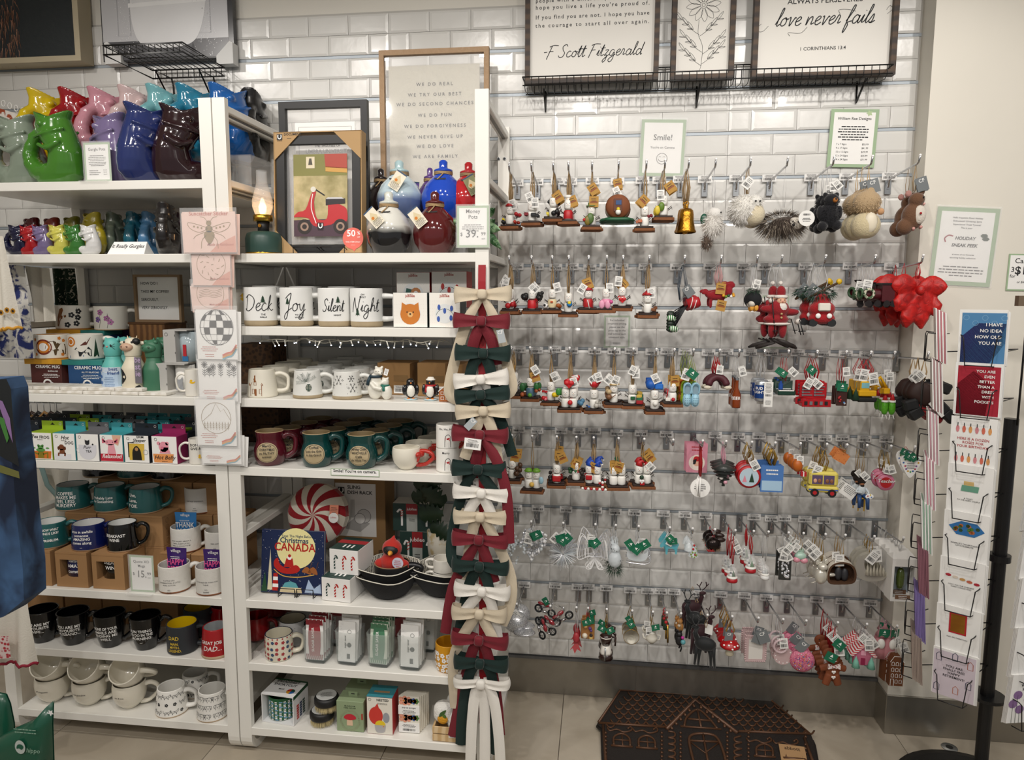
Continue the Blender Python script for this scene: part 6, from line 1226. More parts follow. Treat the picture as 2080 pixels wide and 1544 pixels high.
# ---------------------------------------------------------------- shelf h
ZH=SH['h'];p=P(578,-.44,ZH);w=.122;t=thing('open_mug_box','open green and white box with a spreadsheet shortcut mug inside','box',(p.x,-.43,ZH),-.1);h=78*KP(p)*.78;WB=mt('e6e6e6',.5);d=.1
obj('carton_body',B().box(-w/2,w/2,-d/2,d/2,0,.003,WB).box(-w/2,-w/2+.003,-d/2,d/2,.003,h-.004,WB).box(w/2-.003,w/2,-d/2,d/2,.003,h-.004,WB).box(-w/2,w/2,-d/2,d/2,h-.004,h,WB).box(-w/2,w/2,d/2-.002,d/2,.003,h-.004,WB),t)
G3=mt('1f4a2c',.5);b=B().box(-w/2-.0006,w/2+.0006,d/2-.008,d/2+.0006,h-.008,h+.0006,G3).box(w/2-.0,w/2+.0008,-d/2,d/2,h-.012,h,G3)
fn=lambda x,z:(x,z-.0,h+.0012);b.text('SPREADSHEET\nSHORTCUT',-.005,.034,.013,INK,fn=fn,bold=1,w=w*.72,ls=1.5).text('MUG',-.005,-.012,.007,INK,fn=fn,bold=1)
for q in range(4):b.add([fn(.034,-.02)]+[fn(.034+.015*cos(PI*q/2+PI/2*j/4),-.02+.015*sin(PI*q/2+PI/2*j/4))for j in range(5)],[(0,1,2,3,4,5)],(G3,RED,YL,mt('2c6ab0'))[q])
for j in range(3):
 for i in range(6):b.box(w/2+.0001,w/2+.001,-d*.3+.02*j,-d*.3+.014+.02*j,.012+.009*i,.018+.009*i,(RED,mt('2a3a5a'),CG2)[j])
obj('print',b,t)
def art_sheet(a,fn,R,H):
 for i in range(12):
  for j in range(9):a.poly([(R*(-1.45+j*.32)+.001,H*(.04+.072*i)),(R*(-1.45+j*.32)+(.009 if(i+j)%3 else.013),H*(.04+.072*i)),(R*(-1.45+j*.32)+(.009 if(i+j)%3 else.013),H*(.085+.072*i)),(R*(-1.45+j*.32)+.001,H*(.085+.072*i))],mt('7aa6c8')if(i+j)%3==0 else PAPER,fn=fn)
mug('green mug printed with spreadsheet shortcut keys, standing in its open box',574,-.425,'h',54,66,'straight',mt('1f5a34',.3),hang=None,z=ZH+.0035,art=art_sheet)
BRS=mt('c9b98a',.9)
def brush(label,px,Y,z,rz):
 p=P(px,Y,z);p.z=z;k=KP(p);R=24.5*k;H=.052;t=thing('scrub_brush',label,'brush',p,rz);b=B()
 for i in range(900):
  a=rnd.random()*2*PI;r=R*.82*rnd.random()**.5;q=1.13+.1*rnd.random();x,y=r*cos(a),r*sin(a);e=.0011
  b.add([(x-e,y,H*.5),(x+e,y,H*.5),(x*q+rnd.uniform(-.002,.002),y*q,.001)],[(0,1,2)],BRS)
 obj('bristles',b,t,kind='stuff');obj('handle',B().lathe([(0,H*.48),(R*.96,H*.48),(R,H*.55),(R,H*.85),(R*.9,H*.97),(0,H)],BLACK,32),t)
 fn=lambda x,z_:(x,z_,H+.0006);obj('label',B().dot(0,0,R*.82,mt('b8bab8',.4),n=28,fn=fn).lines(0,.012,R*1.1,3,.004,INK,fn=lambda x,z_:(x,z_,H+.001)).bars(0,0,.02,.006,INK)if 0 else B().dot(0,0,R*.82,mt('b8bab8',.4),n=28,fn=fn).lines(0,.013,R*1.0,7,.0042,INK,fn=lambda x,z_:(x,z_,H+.001)),t);return z+H
zb_=brush('round black scrub brush with natural bristles, lower of the two',655,-.455,ZH,0);brush('round black scrub brush stacked on the lower one',664,-.455,zb_+.001,.3)
def art_mush(a,y,w,h,d):
 a.text('MUSHROOM\nHERB INFUSER',0,h*.85,h*.045,mt('3a4a34'),y,w=w*.68);Q=mt('8f9a78');rr=random.Random(4)
 for i in range(34):q=2*PI*i/34;r=w*.34*(1+.1*rr.random());a.dot(r*cos(q)*.95,h*.37+r*sin(q)*1.05,w*.03,Q,y-.0001,7,rz=w*.045)
 a.poly(spl([(-w*.12,h*.2),(-w*.1,h*.4),(w*.08,h*.4),(w*.1,h*.2)],4),mt('e0bfa0'),y-.0003);a.poly(spl([(-w*.22,h*.44),(-w*.17,h*.54),(0,h*.59),(w*.17,h*.54),(w*.22,h*.44),(0,h*.38)],4,True),mt('c02634'),y-.0005);a.box(w*.42,w*.47,y-.0004,y,h*.42,h*.62,RED)
SG=mt('8fa07c',.6)
for i,(px,Y)in enumerate(((718,-.455),(736,-.375))):
 w=56*KP(P(px,Y,ZH));t=carton('herb_infuser_box',('sage green mushroom herb infuser box, front one','sage green herb infuser box standing behind the front one')[i],'box',0,0,0,w,.066,.108,SG,SG,loc=(P(px,Y,ZH+.05).x,Y,ZH),art=art_mush if i==0 else None)
 obj('hang_tab',B().box(-.016,.016,-.001,.0,.108,.124,SG).box(-.006,.006,-.0014,-.001,.115,.118,INK),t)
def art_nest(a,y,w,h,d):
 a.ring(-w*.38,h*.93,.004,.005,y,INK,14);a.text('NESTED',w*.12,h*.93,h*.065,INK,y,bold=1,w=w*.5).lines(w*.12,h*.84,w*.5,2,h*.025,INK,y)
 a.dot(-w*.15,h*.5,w*.27,mt('cf3a30'),y,24,rz=h*.24);a.poly([(-w*.22,h*.7),(-w*.08,h*.84),(-w*.02,h*.7)],mt('cf3a30'),y-.0001);a.dot(w*.25,h*.46,w*.13,mt('9a9ca4'),y+.0001,16,rz=h*.14)
 a.dot(w*.02,h*.26,w*.2,mt('e8c828'),y-.0003,20,rz=h*.12);a.poly(spl([(-w*.2,h*.25),(-w*.15,h*.08),(w*.0,h*.04),(w*.18,h*.08),(w*.23,h*.25)],4),mt('b4b2b4'),y-.0005);a.poly([(w*.12,h*.24),(w*.2,h*.22),(w*.12,h*.2)],mt('e08a28'),y-.0006)
w=53*KP(P(778,-.455,ZH));t=carton('kitchen_tool_box','white and teal NESTED box with red hen and yellow chick','box',0,0,0,w,.07,.132,mt('e9e4d8',.5),mt('b02a2c',.5),mt('3a8a98',.5),loc=(P(778,-.455,ZH+.05).x,-.455,ZH),art=art_nest)
obj('top_flap',B().box(-w/2,w/2,-.036,.036,.1326,.134,mt('3a8a98',.5)).box(-w*.3,w*.3,-.01,.0,.134,.1345,KRAFT),t)
t=thing('sponge_pack','pack of pop-up sponges printed with peach and orange flowers','sponge pack',(P(832,-.465,ZH+.05).x,-.47,ZH));w=43*KP(t.location)
for i in range(6):obj('sponge_sheet',B().box(-w/2+.002*i,w/2+.0035*i,.0+.011*i,.009+.011*i,0,.13-.003*i,mt('e9e5d8',.7),.001),t)
b=B();PE=mt('e39a80')
for z in(.115,.055):
 for x,r,m in((-.5,.26,PE),(-.1,.22,PE),(.15,.13,ORG),(.55,.12,ORG),(.4,.16,mt('3a5a9a')),(.7,.14,mt('4a7a3a'))):flw(b,x*w*.5,z,w*r,m,lambda x,z:(x,-.001,z),ORG)
b.box(-w/2-.001,w/2+.001,-.002,-.0008,.066,.098,PAPER).text('pop-up sponges',0,.092,.0055,INK,-.0026,w=w*.85).lines(0,.08,w*.7,3,.005,INK,-.0026).box(-w/2,w/2,-.002,-.0008,.002,.036,PAPER).bars(0,.012,w*.6,.008,INK,-.0026).lines(0,.03,w*.7,3,.004,INK,-.0026);obj('printed_band',b,t)
t=thing('wooden_crate','small pale wooden crate beside the ribbons','crate',(P(915,-.455,ZH).x,-.455,ZH));PW=mt2('c9a878','ddc298','X',12,.6,(.2,.8),dist=3);w=.1
for z in(.003,.03):obj('slat',B().box(-w/2,w/2,-.05,-.045,z,z+.022,PW),t);obj('slat',B().box(-w/2,w/2,.045,.05,z,z+.022,PW),t)
obj('bottom',B().box(-w/2,w/2,-.045,.045,0,.004,PW),t);obj('end_panel',B().box(-w/2,-w/2+.006,-.045,.045,.004,.052,PW),t);obj('end_panel',B().box(w/2-.006,w/2,-.045,.045,.004,.052,PW),t)
obj('price_label',B().box(.005,.045,-.0515,-.0505,.018,.038,PAPER).bars(.024,.025,.03,.007,INK,-.052),t)
TW=mt('e6e4de',.95,b=.9,bs=160,sh=.4)
for i,(dx,dy,dz)in enumerate(((-.018,-.012,.085),(.02,.02,.10),(.03,-.018,.06))):
 t2=thing('rolled_towel',('white towel roll with an embroidered orange, front in the crate','white towel roll behind the orange one in the crate','white towel roll low at the right of the crate')[i],'towel',(t.location.x+dx,-.455+dy,ZH+dz));obj('towel_roll',B().sph((0,0,0),(.036,.03,.036),TW,e=.75,n=20,m=14),t2)
 if i==0:obj('embroidered_orange',B().sph((0,-.026,-.012),(.018,.006,.017),mt('d99a24',.9,b=.9,bs=300)).at(0,-.031,.01,ry=-.8).poly(spl([(-.016,0),(0,.007),(.02,.0),(0,-.006)],3,True),mt('3a5a2a'),-.0).at(0,-.031,.008,ry=.7).poly(spl([(0,0),(.008,.007),(.018,.0),(.008,-.005)],3,True),mt('4a6a2a'),-.001),t2)
# ================================================================ RIBBON GARLAND
xr=P(979,YF-.01,1.4).x;zt=W(981,538,YF-.01).z
VC={'c':mt('c8bba4',.85,b=.15,bs=300,sh=.3),'r':mt('6e0c1e',.75,b=.15,bs=300,sh=.35),'g':mt('042420',.8,b=.15,bs=300,sh=.25),'w':mt('e2ded6',.85,b=.15,bs=300,sh=.5)}
RRIB=mt('97121e',.55)
b=B();zbm=W(980,1470,YF-.01).z;n=30
vs=[(xr+s*.0115,YF-.006-.004*sin(i*1.1),zt-(zt-zbm)*i/n)for i in range(n+1)for s in(-1,1)];b.add(vs,[(2*i,2*i+1,2*i+3,2*i+2)for i in range(n)],RRIB)
solo('hanging_ribbon',b,'long red satin ribbon down the white post that carries the bows','ribbon')
def strip(b,pts,w,m,lean=0):  # a soft ribbon through the points, width along x
 P_=spl(pts,5);vs=[]
 for i,p in enumerate(P_):
  a=P_[max(0,i-1)];c=P_[min(len(P_)-1,i+1)];t=Vector((c[0]-a[0],0,c[2]-a[2]));t=t.normalized()if t.length>1e-6 else Vector((0,0,-1));nn=Vector((-t.z,0,t.x));ww=w*min(1,.45+i/len(P_)*2.2)/2
  for s in(-1,-.4,.4,1):vs.append((p[0]+nn.x*ww*s,p[1]-.002*(1-s*s)*3,p[2]+nn.z*ww*s))
 b.add(vs,[(4*i+j,4*i+j+1,4*i+j+5,4*i+j+4)for i in range(len(P_)-1)for j in range(3)],m,True)
def bow(px,py,c,tails,label,hw=50,ang=0,seed=0,flat=False):
 y0=YF-.022;p=W(px,py,y0);k=KP(p);m=VC[c];t=thing('velvet_bow',label,'bow',p,0,'velvet bows on the hanging ribbon');R=random.Random(seed);t.rotation_euler.y=math.radians(ang)
 for s in(-1,1):
  b=B();vs=[];n=14;hh=(.0205 if not flat else.011)+R.uniform(-.001,.002);L=hw*k*R.uniform(.95,1.05)
  for i in range(n+1):
   u=i/n;q=abs(2*u-1);out=1-q;x=s*(.006+L*sin(out*PI/2));half=.0125+(hh-.007)*out**.7;yy=(-.006-.016*sin(PI*min(1,out*1.0))*1)if u<.5 else(.004+.004*sin(PI*out))
   if out>.97:yy=-.004
   for j in range(7):v=j/3-1;vs.append((x+s*.004*(1-v*v)*out,yy-.003*sin(v*5+R.random()*1.2)*(1-out),v*half+(.004*out if s>0 else-.001*out)))
  b.add(vs,[(7*i+j,7*i+j+1,7*i+j+8,7*i+j+7)for i in range(n)for j in range(6)],m,True);obj('loop',b,t)
 obj('knot',B().sph((0,-.016,0),(.0145,.0125,.0155),m,e=.6,n=16,m=8,f=.6),t)
 for i,tl in enumerate(tails):
  b=B();pts=[(0,-.004-.003*i,-.004)]+[(W(x,z,y0-.0+dy).x-p.x,dy-.003*i,W(x,z,y0+dy).z-p.z)for x,z,dy in tl];strip(b,pts,.034,m);obj('tail',b,t)
N_=['topmost','second','third','fourth','fifth','sixth','seventh','eighth','ninth','tenth','eleventh','twelfth','thirteenth','fourteenth','fifteenth','lowest']
CN={'c':'cream','r':'burgundy','g':'dark green','w':'white'}
BOWS=[(981,598,'c',[[(950,650,0),(922,740,.02),(913,800,.02),(940,815,.01)],[(1005,650,0),(1030,740,.02),(1040,790,.02),(1015,806,.015)]],0),(979,652,'r',[[(965,690,0),(958,730,.012)],[(1000,690,0),(1012,740,.012)]],2),
  (983,717,'g',[[(962,740,0),(952,790,.006)],[(996,745,0),(1006,790,.006)]],2),(978,770,'w',[[(962,800,.01),(955,850,.016)],[(1000,800,.01),(1012,850,.016)]],-5),(978,801,'g',[[(955,840,.01),(940,930,.02),(930,1010,.02)],[(1010,850,.01),(1030,930,.02)]],-5),
  (983,834,'c',[[(960,880,0),(940,930,.006)],[(1000,880,0),(1010,960,.01)]],-2),(976,882,'r',[[(970,930,.008),(965,970,.012)],[(1010,930,-.01),(1035,1000,-.01),(1046,1100,-.005)]],3),(972,952,'g',[[(945,990,.005),(925,1080,.015),(925,1140,.0),(955,1165,.0)],[(1000,990,0),(1015,1010,0)]],2),
  (979,1000,'w',[[(960,1030,0),(950,1065,.004)],[(995,1030,0),(1010,1065,.004)]],4),(977,1048,'c',[[(962,1070,0),(945,1160,.015),(930,1200,.02)],[(995,1075,0),(1035,1160,.01),(1038,1220,.01),(1020,1268,.01)]],0),(974,1094,'r',[[(950,1140,.004),(925,1200,.018),(915,1290,.02)],[(990,1130,0),(1010,1180,.01)]],3),
  (975,1148,'g',[[(955,1190,.008),(940,1290,.018)],[(990,1175,0),(1000,1210,.004)]],3),(980,1198,'w',[[(960,1225,0),(945,1250,.002)],[(1000,1225,.0),(1020,1300,.012)]],4),(975,1244,'c',[[(955,1270,0),(925,1340,.012),(932,1440,.018)],[(995,1280,-.003),(1005,1300,-.005)]],2),
  (974,1297,'r',[[(960,1330,.004),(945,1420,.016),(935,1500,.018)],[(990,1320,0),(1015,1400,.012),(1030,1490,.014)]],4),(976,1344,'g',[[(955,1370,0),(945,1450,.01),(945,1515,.012)],[(1000,1370,.004),(1012,1460,.012),(1018,1530,.014)]],3),(978,1385,'w',[[(965,1410,-.004),(958,1480,-.006),(955,1570,-.006)],[(1000,1410,-.006),(1012,1480,-.008),(1018,1570,-.008)],[(985,1440,.004),(985,1570,.004)]],0)]
for i,(px,py,c,tl,an)in enumerate(BOWS):bow(px,py,c,tl,'%s velvet bow, %s from the top of the hanging ribbon'%(CN[c],N_[i]if i<16 else 'last')if i not in(0,16)else '%s velvet bow at the very %s of the hanging ribbon'%(CN[c],'top' if i==0 else 'bottom'),52,an,i,flat=(i==16))
GT=mt('a9b0b4',.5)
for i,(px,py,r)in enumerate(((1018,683,-.2),(956,861,.75))):
 p=W(px,py,YF-.045);solo('brand_tag',B().at(0,0,0,ry=r).box(-.011,.011,-.001,0,-.02,.02,GT).text('CF',0,.012,.011,PAPER,-.0016),'grey cardboard tag hanging from the %s'%('burgundy bow near the top','sixth bow, cream')[i],'tag',p)
p=W(960,902,YF-.05);solo('barcode_tag',B().at(0,0,0,ry=.1).box(-.026,.026,-.001,0,-.017,.017,PAPER).bars(0,-.004,.038,.012,INK,-.0015).lines(0,.012,.036,3,.0035,INK,-.0015),'white barcode tag on the seventh bow, burgundy','tag',p)
# ================================================================ WALL: signs and framed quotes
def wsign(label,px0,px1,py0,py1,Y,art,rot=0,sleeve=True,m=.07,border=GREENB):
 p0=W((px0+px1)/2,py1,Y);w=abs(W(px1,(py0+py1)/2,Y).x-W(px0,(py0+py1)/2,Y).x);h=W((px0+px1)/2,py0,Y).z-p0.z
 t=thing('paper_sign',label,'sign',p0);b=B().box(-w/2,w/2,-.0008,0,0,h,border).box(-w/2+w*m,w/2-w*m,-.0012,-.0008,w*m,h-w*m,PAPER);obj('card',b,t)
 a=B();art(a,-.0017,w,h);obj('lettering',a,t)
 if sleeve:obj('clear_sleeve',B().box(-w/2-.004,w/2+.004,-.0032,-.0026,-.004,h+.006,CLEAR),t)
 t.rotation_euler.y=math.radians(rot);return t
wsign('green bordered wall sign reading Smile! You\'re on Camera with a smiley',1297,1387,243,358,-.016,lambda a,y,w,h:(a.text('Smile!',0,h*.69,h*.105,INK,y),a.text("You're on Camera",0,h*.51,h*.042,INK,y,w=w*.66),a.ring(0,h*.31,w*.115,w*.125,y,INK,28),a.ring(0,h*.33,w*.085,w*.095,y,INK,14,a0=PI*1.1,a1=PI*1.9),a.ring(-w*.045,h*.33,w*.02,w*.027,y,INK,8,a0=.2,a1=PI-.2),a.ring(w*.045,h*.33,w*.02,w*.027,y,INK,8,a0=.2,a1=PI-.2)),2)
def a_(a,y,w,h):
 a.text('William Rae Designs',.0,h*.84,h*.05,INK,y,w=w*.72).lines(0,h*.7,w*.66,6,h*.045,INK,y,th=h*.018)
 for i,(s,q)in enumerate((('7 x 7 Signs','$25.99'),('9 x 17 Signs','$41.99'),('12 x 12 Signs','$39.99'),('12 x 24 Signs','$55.99'),('18 x 24 Signs','$71.99'))):a.text(s,-w*.34,h*(.4-i*.066),h*.03,INK,y,al='l').text(q,w*.34,h*(.4-i*.066),h*.03,INK,y,al='r')
 a.poly([(w*.3+.011*cos(q*PI/5)*(1 if q%2 else.55),h*.93+.011*sin(q*PI/5)*(1 if q%2 else.55))for q in range(10)],mt('b4c99a'),y-.0002)
wsign('green bordered sign listing prices of signs by size',1678,1775,222,340,-.016,a_,2,False)
wsign('small green bordered sign about individual ornament pricing',1226,1279,641,707,-.016,lambda a,y,w,h:(a.text('For individual\nornament pricing,\nplease see the\nprice tag on the\nwall behind each\nornament style.',0,h*.86,h*.06,INK,y,ls=1.75,w=w*.78),a.lines(0,h*.16,w*.4,2,h*.035,INK,y,th=h*.02)))
wsign('small sign with a green border half hidden behind the skiing Santa ornament',1544,1598,600,708,-.016,lambda a,y,w,h:a.lines(0,h*.8,w*.7,8,h*.08,INK,y))
def a_(a,y,w,h):
 a.text('Hello Impatient Elves! Holiday\nEnthusiasts! Christmas Spirit\nSupervisors! Tinsel Tyrants!\nThis is your',0,h*.87,h*.022,INK,y,ls=1.95,w=w*.72).text('HOLIDAY',0,h*.61,h*.042,INK,y,bold=1.5,sh=.15).text('SNEAK PEEK',0,h*.52,h*.042,INK,y,bold=1.5,sh=.15).text('at some of our favourite\nupcoming holiday collections',0,h*.4,h*.02,INK,y,ls=2.1,w=w*.7).lines(0,h*.24,w*.76,4,h*.038,INK,y,th=h*.012)
 a.line(spl([(-w*.31,h*.55),(-w*.33,h*.6),(-w*.27,h*.64),(-w*.2,h*.63)],4),.004,mt('a02438'),y)
 for dx,dz,r in((.3,.65,.8),(.33,.61,0)):a.dot(w*dx,h*dz,.012,GRN,y,6,rz=.007)
wsign('large laminated Holiday Sneak Peek sign on the cream column',1884,2010,422,580,-.103,a_,3.2)
wsign('green bordered three for price card sign cut by the right edge',2042,2120,516,591,-.103,lambda a,y,w,h:(a.text('Cards',-w*.1,h*.82,h*.14,INK,y),a.text('3',-w*.37,h*.58,h*.14,INK,y),a.text('for',-w*.36,h*.4,h*.09,INK,y),a.text('$15',-w*.08,h*.56,h*.22,INK,y,bold=1),a.text('or $6.99 each',.0,h*.24,h*.06,INK,y,sh=.2)),1,False,.04)
DW=mt2('2a1c12','4d3722','Z',9,.55,(.2,.8),dist=4,det=6)
def quote(label,px0,px1,py1,art,fw=.022):
 Y=-.075;p0=W(px0,py1,Y);p1=W(px1,py1,Y);w=p1.x-p0.x;h=2.72-p0.z+.05;t=thing('framed_sign',label,'sign',((p0.x+p1.x)/2,Y+.03,p0.z-.004));frame_parts(t,w,h,fw*.75,.032,DW)
 obj('panel',B().box(-w/2+fw*.6,w/2-fw*.6,-.012,-.008,fw*.6,h-fw*.6,mt('ece9e2',.6,v=.02)),t);a=B();art(a,-.0126,w,h);obj('lettering',a,t);return t
def zq(py,Y=-.05):return W(1300,py,Y).z
def a_(a,y,w,h):
 zb0=W(1200,165,-.075).z-.004;x=-w*.42
 for s,py in(('people with a different point of view. I',3),("hope you live a life you're proud of.",17),('If you find you are not. I hope you have',37),('the courage to start all over again.',54)):
  z=W(1200,py,-.05).z-zb0;k=sum(glyph(c)[2]for c in s)*.0135/.73;a.text(s,0,z+.0135*.4,.0135,INK,y,xs=1,sp=(w*.85-k)/(len(s)-1),bold=.4)
 script(a,'-F Scott Fitzgerald',.0,W(1200,117,-.05).z-zb0,.0195,.0026,INK,y,xs=1.1,slant=.3)
quote('large wood framed white sign signed in handwriting, leftmost on the wire ledge',1066,1337,168,a_)
def a_(a,y,w,h):
 zb0=W(1425,158,-.075).z-.004;Zp=lambda v:W(1425,v,-.05).z-zb0;Xp=lambda u:(u-1425)*.00168;ln=lambda P_,cl=False:a.line(spl([(Xp(u),Zp(v))for u,v in P_],5,cl),.0011,INK,y,closed=cl)
 for i in range(12):
  q=2*PI*i/12+.1;r=34;c=(1425+r*.62*cos(q),12-r*.62*sin(q));ln([(1425+6*cos(q),12-6*sin(q)),(c[0]+6*sin(q),c[1]+6*cos(q)),(1425+r*cos(q),12-r*sin(q)),(c[0]-6*sin(q),c[1]-6*cos(q))],True)
 a.ring(Xp(1425),Zp(12),.005,.0062,y,INK,14);ln([(1417,42),(1416,70),(1425,95),(1424,130),(1420,148)])
 for bx,by,s in((1418,72,-1),(1419,75,1),(1425,108,-1),(1425,112,1),(1424,135,-1),(1424,132,1)):
  ln([(bx,by),(bx+s*16,by-12),(bx+s*34,by-32)])
  for q in(.35,.65,1.0):
   cx,cy=bx+s*34*q,by-32*q
   for e in(-.5,.6):d=(s*cos(e),-sin(e)-.6);ln([(cx,cy),(cx+d[0]*7-3*d[1]*.5,cy+d[1]*7+3*d[0]*.5),(cx+d[0]*14,cy+d[1]*14),(cx+d[0]*7+3*d[1]*.5,cy+d[1]*7-3*d[0]*.5)],True)
quote('narrow wood framed sign with a line drawn flower between the two quotes',1362,1490,160,a_)
def a_(a,y,w,h):
 zb0=W(1670,158,-.075).z-.004;Zp=lambda v:W(1670,v,-.05).z-zb0;a.text('ALWAYS HOPES',0,Zp(-3)+.006,.018,INK,y,w=w*.56).text('ALWAYS PERSEVERES',0,Zp(12)+.009,.0185,INK,y,w=w*.56).text('1 CORINTHIANS 13:4',0,Zp(107)+.005,.0115,INK,y,w=w*.42)
 script(a,'love never fails',.0,Zp(56),.026,.0034,INK,y,xs=.98,slant=.35);q=lambda P_:a.line(spl([((u-1670)*.00165,Zp(v))for u,v in P_],5),.0012,INK,y)
 q([(1548,50),(1536,62),(1550,66),(1562,55)]);q([(1605,77),(1602,70),(1625,72),(1638,60)]);q([(1700,36),(1698,28),(1715,28),(1730,32)]);q([(1790,40),(1800,30),(1794,24),(1788,32)])
quote('large wood framed white sign reading love never fails, right of the flower',1527,1818,158,a_)
t=thing('wire_ledge','long black wire ledge on the wall carrying the framed quotes','wire shelf');x0=W(1062,150,-.12).x;x1=W(1812,150,-.12).x;z0=zq(163,-.1)-.012
obj('front_rail',B().tube([(x0,-.125,z0+.028),(x1,-.125,z0+.028)],.0022,WIRE,6).tube([(x0,-.125,z0),(x1,-.125,z0)],.0022,WIRE,6).tube([(x0,-.125,z0+.028),(x0,-.02,z0+.028)],.0022,WIRE,6).tube([(x1,-.125,z0+.028),(x1,-.02,z0+.028)],.0022,WIRE,6),t)
obj('back_rail',B().tube([(x0,-.02,z0+.075),(x1,-.02,z0+.075)],.0022,WIRE,6).tube([(x0,-.02,z0-.002),(x1,-.02,z0-.002)],.0022,WIRE,6),t)
wm_=B().tube([(0,-.125,.03),(0,-.125,-.003),(0,-.105,-.012),(0,-.02,-.002),(0,-.02,.076)],.0014,WIRE,5).mesh('wire')
nw=50
for i in range(nw):obj('wire',wm_,t,loc=(x0+(x1-x0)*(i+.3)/nw,0,z0))
for px in(1107,1418,1748):obj('bracket',B().tube([(W(px,180,-.05).x,-.1,z0-.004),(W(px,180,-.05).x,-.015,z0-.06),(W(px,180,-.05).x,-.012,z0+.01)],.0034,WIRE,6),t)
# ================================================================ ORNAMENTS ON THE HOOKS
MW_=mt('eceae4',.55);CHO=mt('2a1a14',.5);CRK=mt('7a4a28',.8,b=.4,bs=150,v=.2,ns=60);TWIG=mt('2a1d16',.8);RD=mt('b01c22',.45);GTAG=mt('14694a',.5);KTAG=mt('b0853c',.7);WTAG=mt('e9e8e4',.5);RGB=lambda h:mt(h,.45)
CLR=mt('ffffff',.1,al=.35,v=0);HB_={}
def tg(t,x,z,kind='w',rot=.3,y=-.012,s=1):
 k=(kind,s)
 if k not in HB_:
  b=B()
  if kind=='w':b.box(-.011*s,.011*s,-.0006,0,-.03*s,0,WTAG).bars(0,-.021*s,.017*s,.009*s,INK,-.001).lines(0,-.005*s,.016*s,3,.0036*s,INK,-.001)
  elif kind=='k':b.box(-.014*s,.014*s,-.0006,0,-.032*s,0,KTAG).lines(0,-.008*s,.02*s,2,.006*s,CHO,-.001).box(-.011*s,.011*s,-.001,-.0006,-.02*s,-.015*s,mt('8a4a1c'))
  elif kind=='g':b.box(-.014*s,.014*s,-.0006,0,-.022*s,0,GTAG).poly([(-.004*s,-.01*s),(.004*s,-.01*s),(0,-.003*s)],PAPER,-.001).lines(0,-.014*s,.02*s,1,.003*s,PAPER,-.001)
  else:b.box(-.014*s,.014*s,-.0006,0,-.034*s,0,mt('6f7476')).text('CF',0,-.008*s,.009*s,PAPER,-.001)
  HB_[k]=b.mesh('hang_tag')
 o=obj('hang_tag',HB_[k],t,loc=(x,y,z));o.rotation_euler=(0,rot,rnd.uniform(-.2,.2));return o
KS={(0,9):1.15,(0,10):1.2,(0,11):1.15,(0,13):1.25,(0,14):1.25,(2,8):1.1,(2,11):1.22,(2,12):1.4,(2,13):1.3,(2,14):1.4,(4,9):1.3,(4,14):1.15,(4,16):1.35,(4,18):1.35,(6,10):1.2,(6,11):1.3,(6,13):1.35,(8,1):1.3,(8,2):1.25,(8,3):1.2,(8,4):1.25,(8,5):1.3,(8,12):1.25,
      (8,14):1.3,(8,15):1.35,(8,16):1.45,(8,17):1.45,(10,0):1.45,(10,9):1.2,(10,11):1.35,(10,12):1.25,(10,13):1.22,(10,14):1.45,(10,15):1.35,(10,16):1.3}  # overall size of each kind
def hang(row,i,fn,n,ytop,label,cat='ornament',name='hanging_ornament',cord=TWINE,cr=.0011,dy=.024,y0=-.232,tags='',cw=.004,px=None,jit=.2,bundle=1,grp=None,k=1):
 x,zh=HP[row,i];k=KS.get((row,i),k);za=zh-.004;yp=PR((x,y0,za))[0];zt=W(yp,ytop,y0).z;drop=max(.01,za-zt)
 t=thing(name,label,cat,(x,y0,zt),rnd.uniform(-jit,jit)*.5,grp or label.split(',')[0][:60],k);fn(t);drop/=k
 b=B()
 for q in range(bundle):s=rnd.uniform(-.3,.3)*cw;b.tube([(-cw*.4-s,.001*q,0),(-cw-s,.001*q,drop*.4),(0,.001*q,drop+.004),(cw+s,.001*q,drop*.45),(cw*.4+s,.001*q,0)],cr,cord,4)
 obj('cord',b,t)
 for j,c in enumerate(tags):tg(t,rnd.choice((-1,1))*rnd.uniform(.004,.012),drop*rnd.uniform(.1,.7),c,rnd.uniform(-.9,.9),-.008-.004*j)
 for j in range(1,n):
  sp=.004+.02*(k>1.2 and row<4);c=dup(t,(x+rnd.uniform(-sp,sp),y0+dy*j,zt+rnd.uniform(-.004,.006)),rnd.uniform(-jit,jit)*2,label.split(',')[0]+', behind the front one')
  for q in[q for q in c.children if q.name.startswith('hang_tag')][(1 if j%2 else 0):]:bpy.data.objects.remove(q)
 return t
def ex(b,items):
 for it in items:
  c,x,z,s,col=it[:5];y=it[5]if len(it)>5 else-.016;m=RGB(col)if isinstance(col,str)else col
  if c=='s':b.sph((x,y,z),s,m,n=10,m=6)
  elif c=='e':b.sph((x,y,z),(s,s*.5,s*1.5),m,n=10,m=6)
  elif c=='b':b.cb((x,y,z),(s,s*.5,s*.7),m,s*.1)
  elif c=='h':b.sph((x-s*.45,y,z+s*.2),(s*.6,s*.35,s*.55),m,n=10,m=6).sph((x+s*.45,y,z+s*.2),(s*.6,s*.35,s*.55),m,n=10,m=6).add([(x-s,y-s*.2,z+s*.1),(x+s,y-s*.2,z+s*.1),(x,y-s*.1,z-s*.9),(x-s,y+s*.2,z+s*.1),(x+s,y+s*.2,z+s*.1)],[(0,1,2),(3,4,2),(0,3,2),(1,4,2),(0,1,4,3)],m)
  elif c=='t':b.tube([(x,y,z),(x+s,y,z+it[6])],.0014,m,5)
 return b
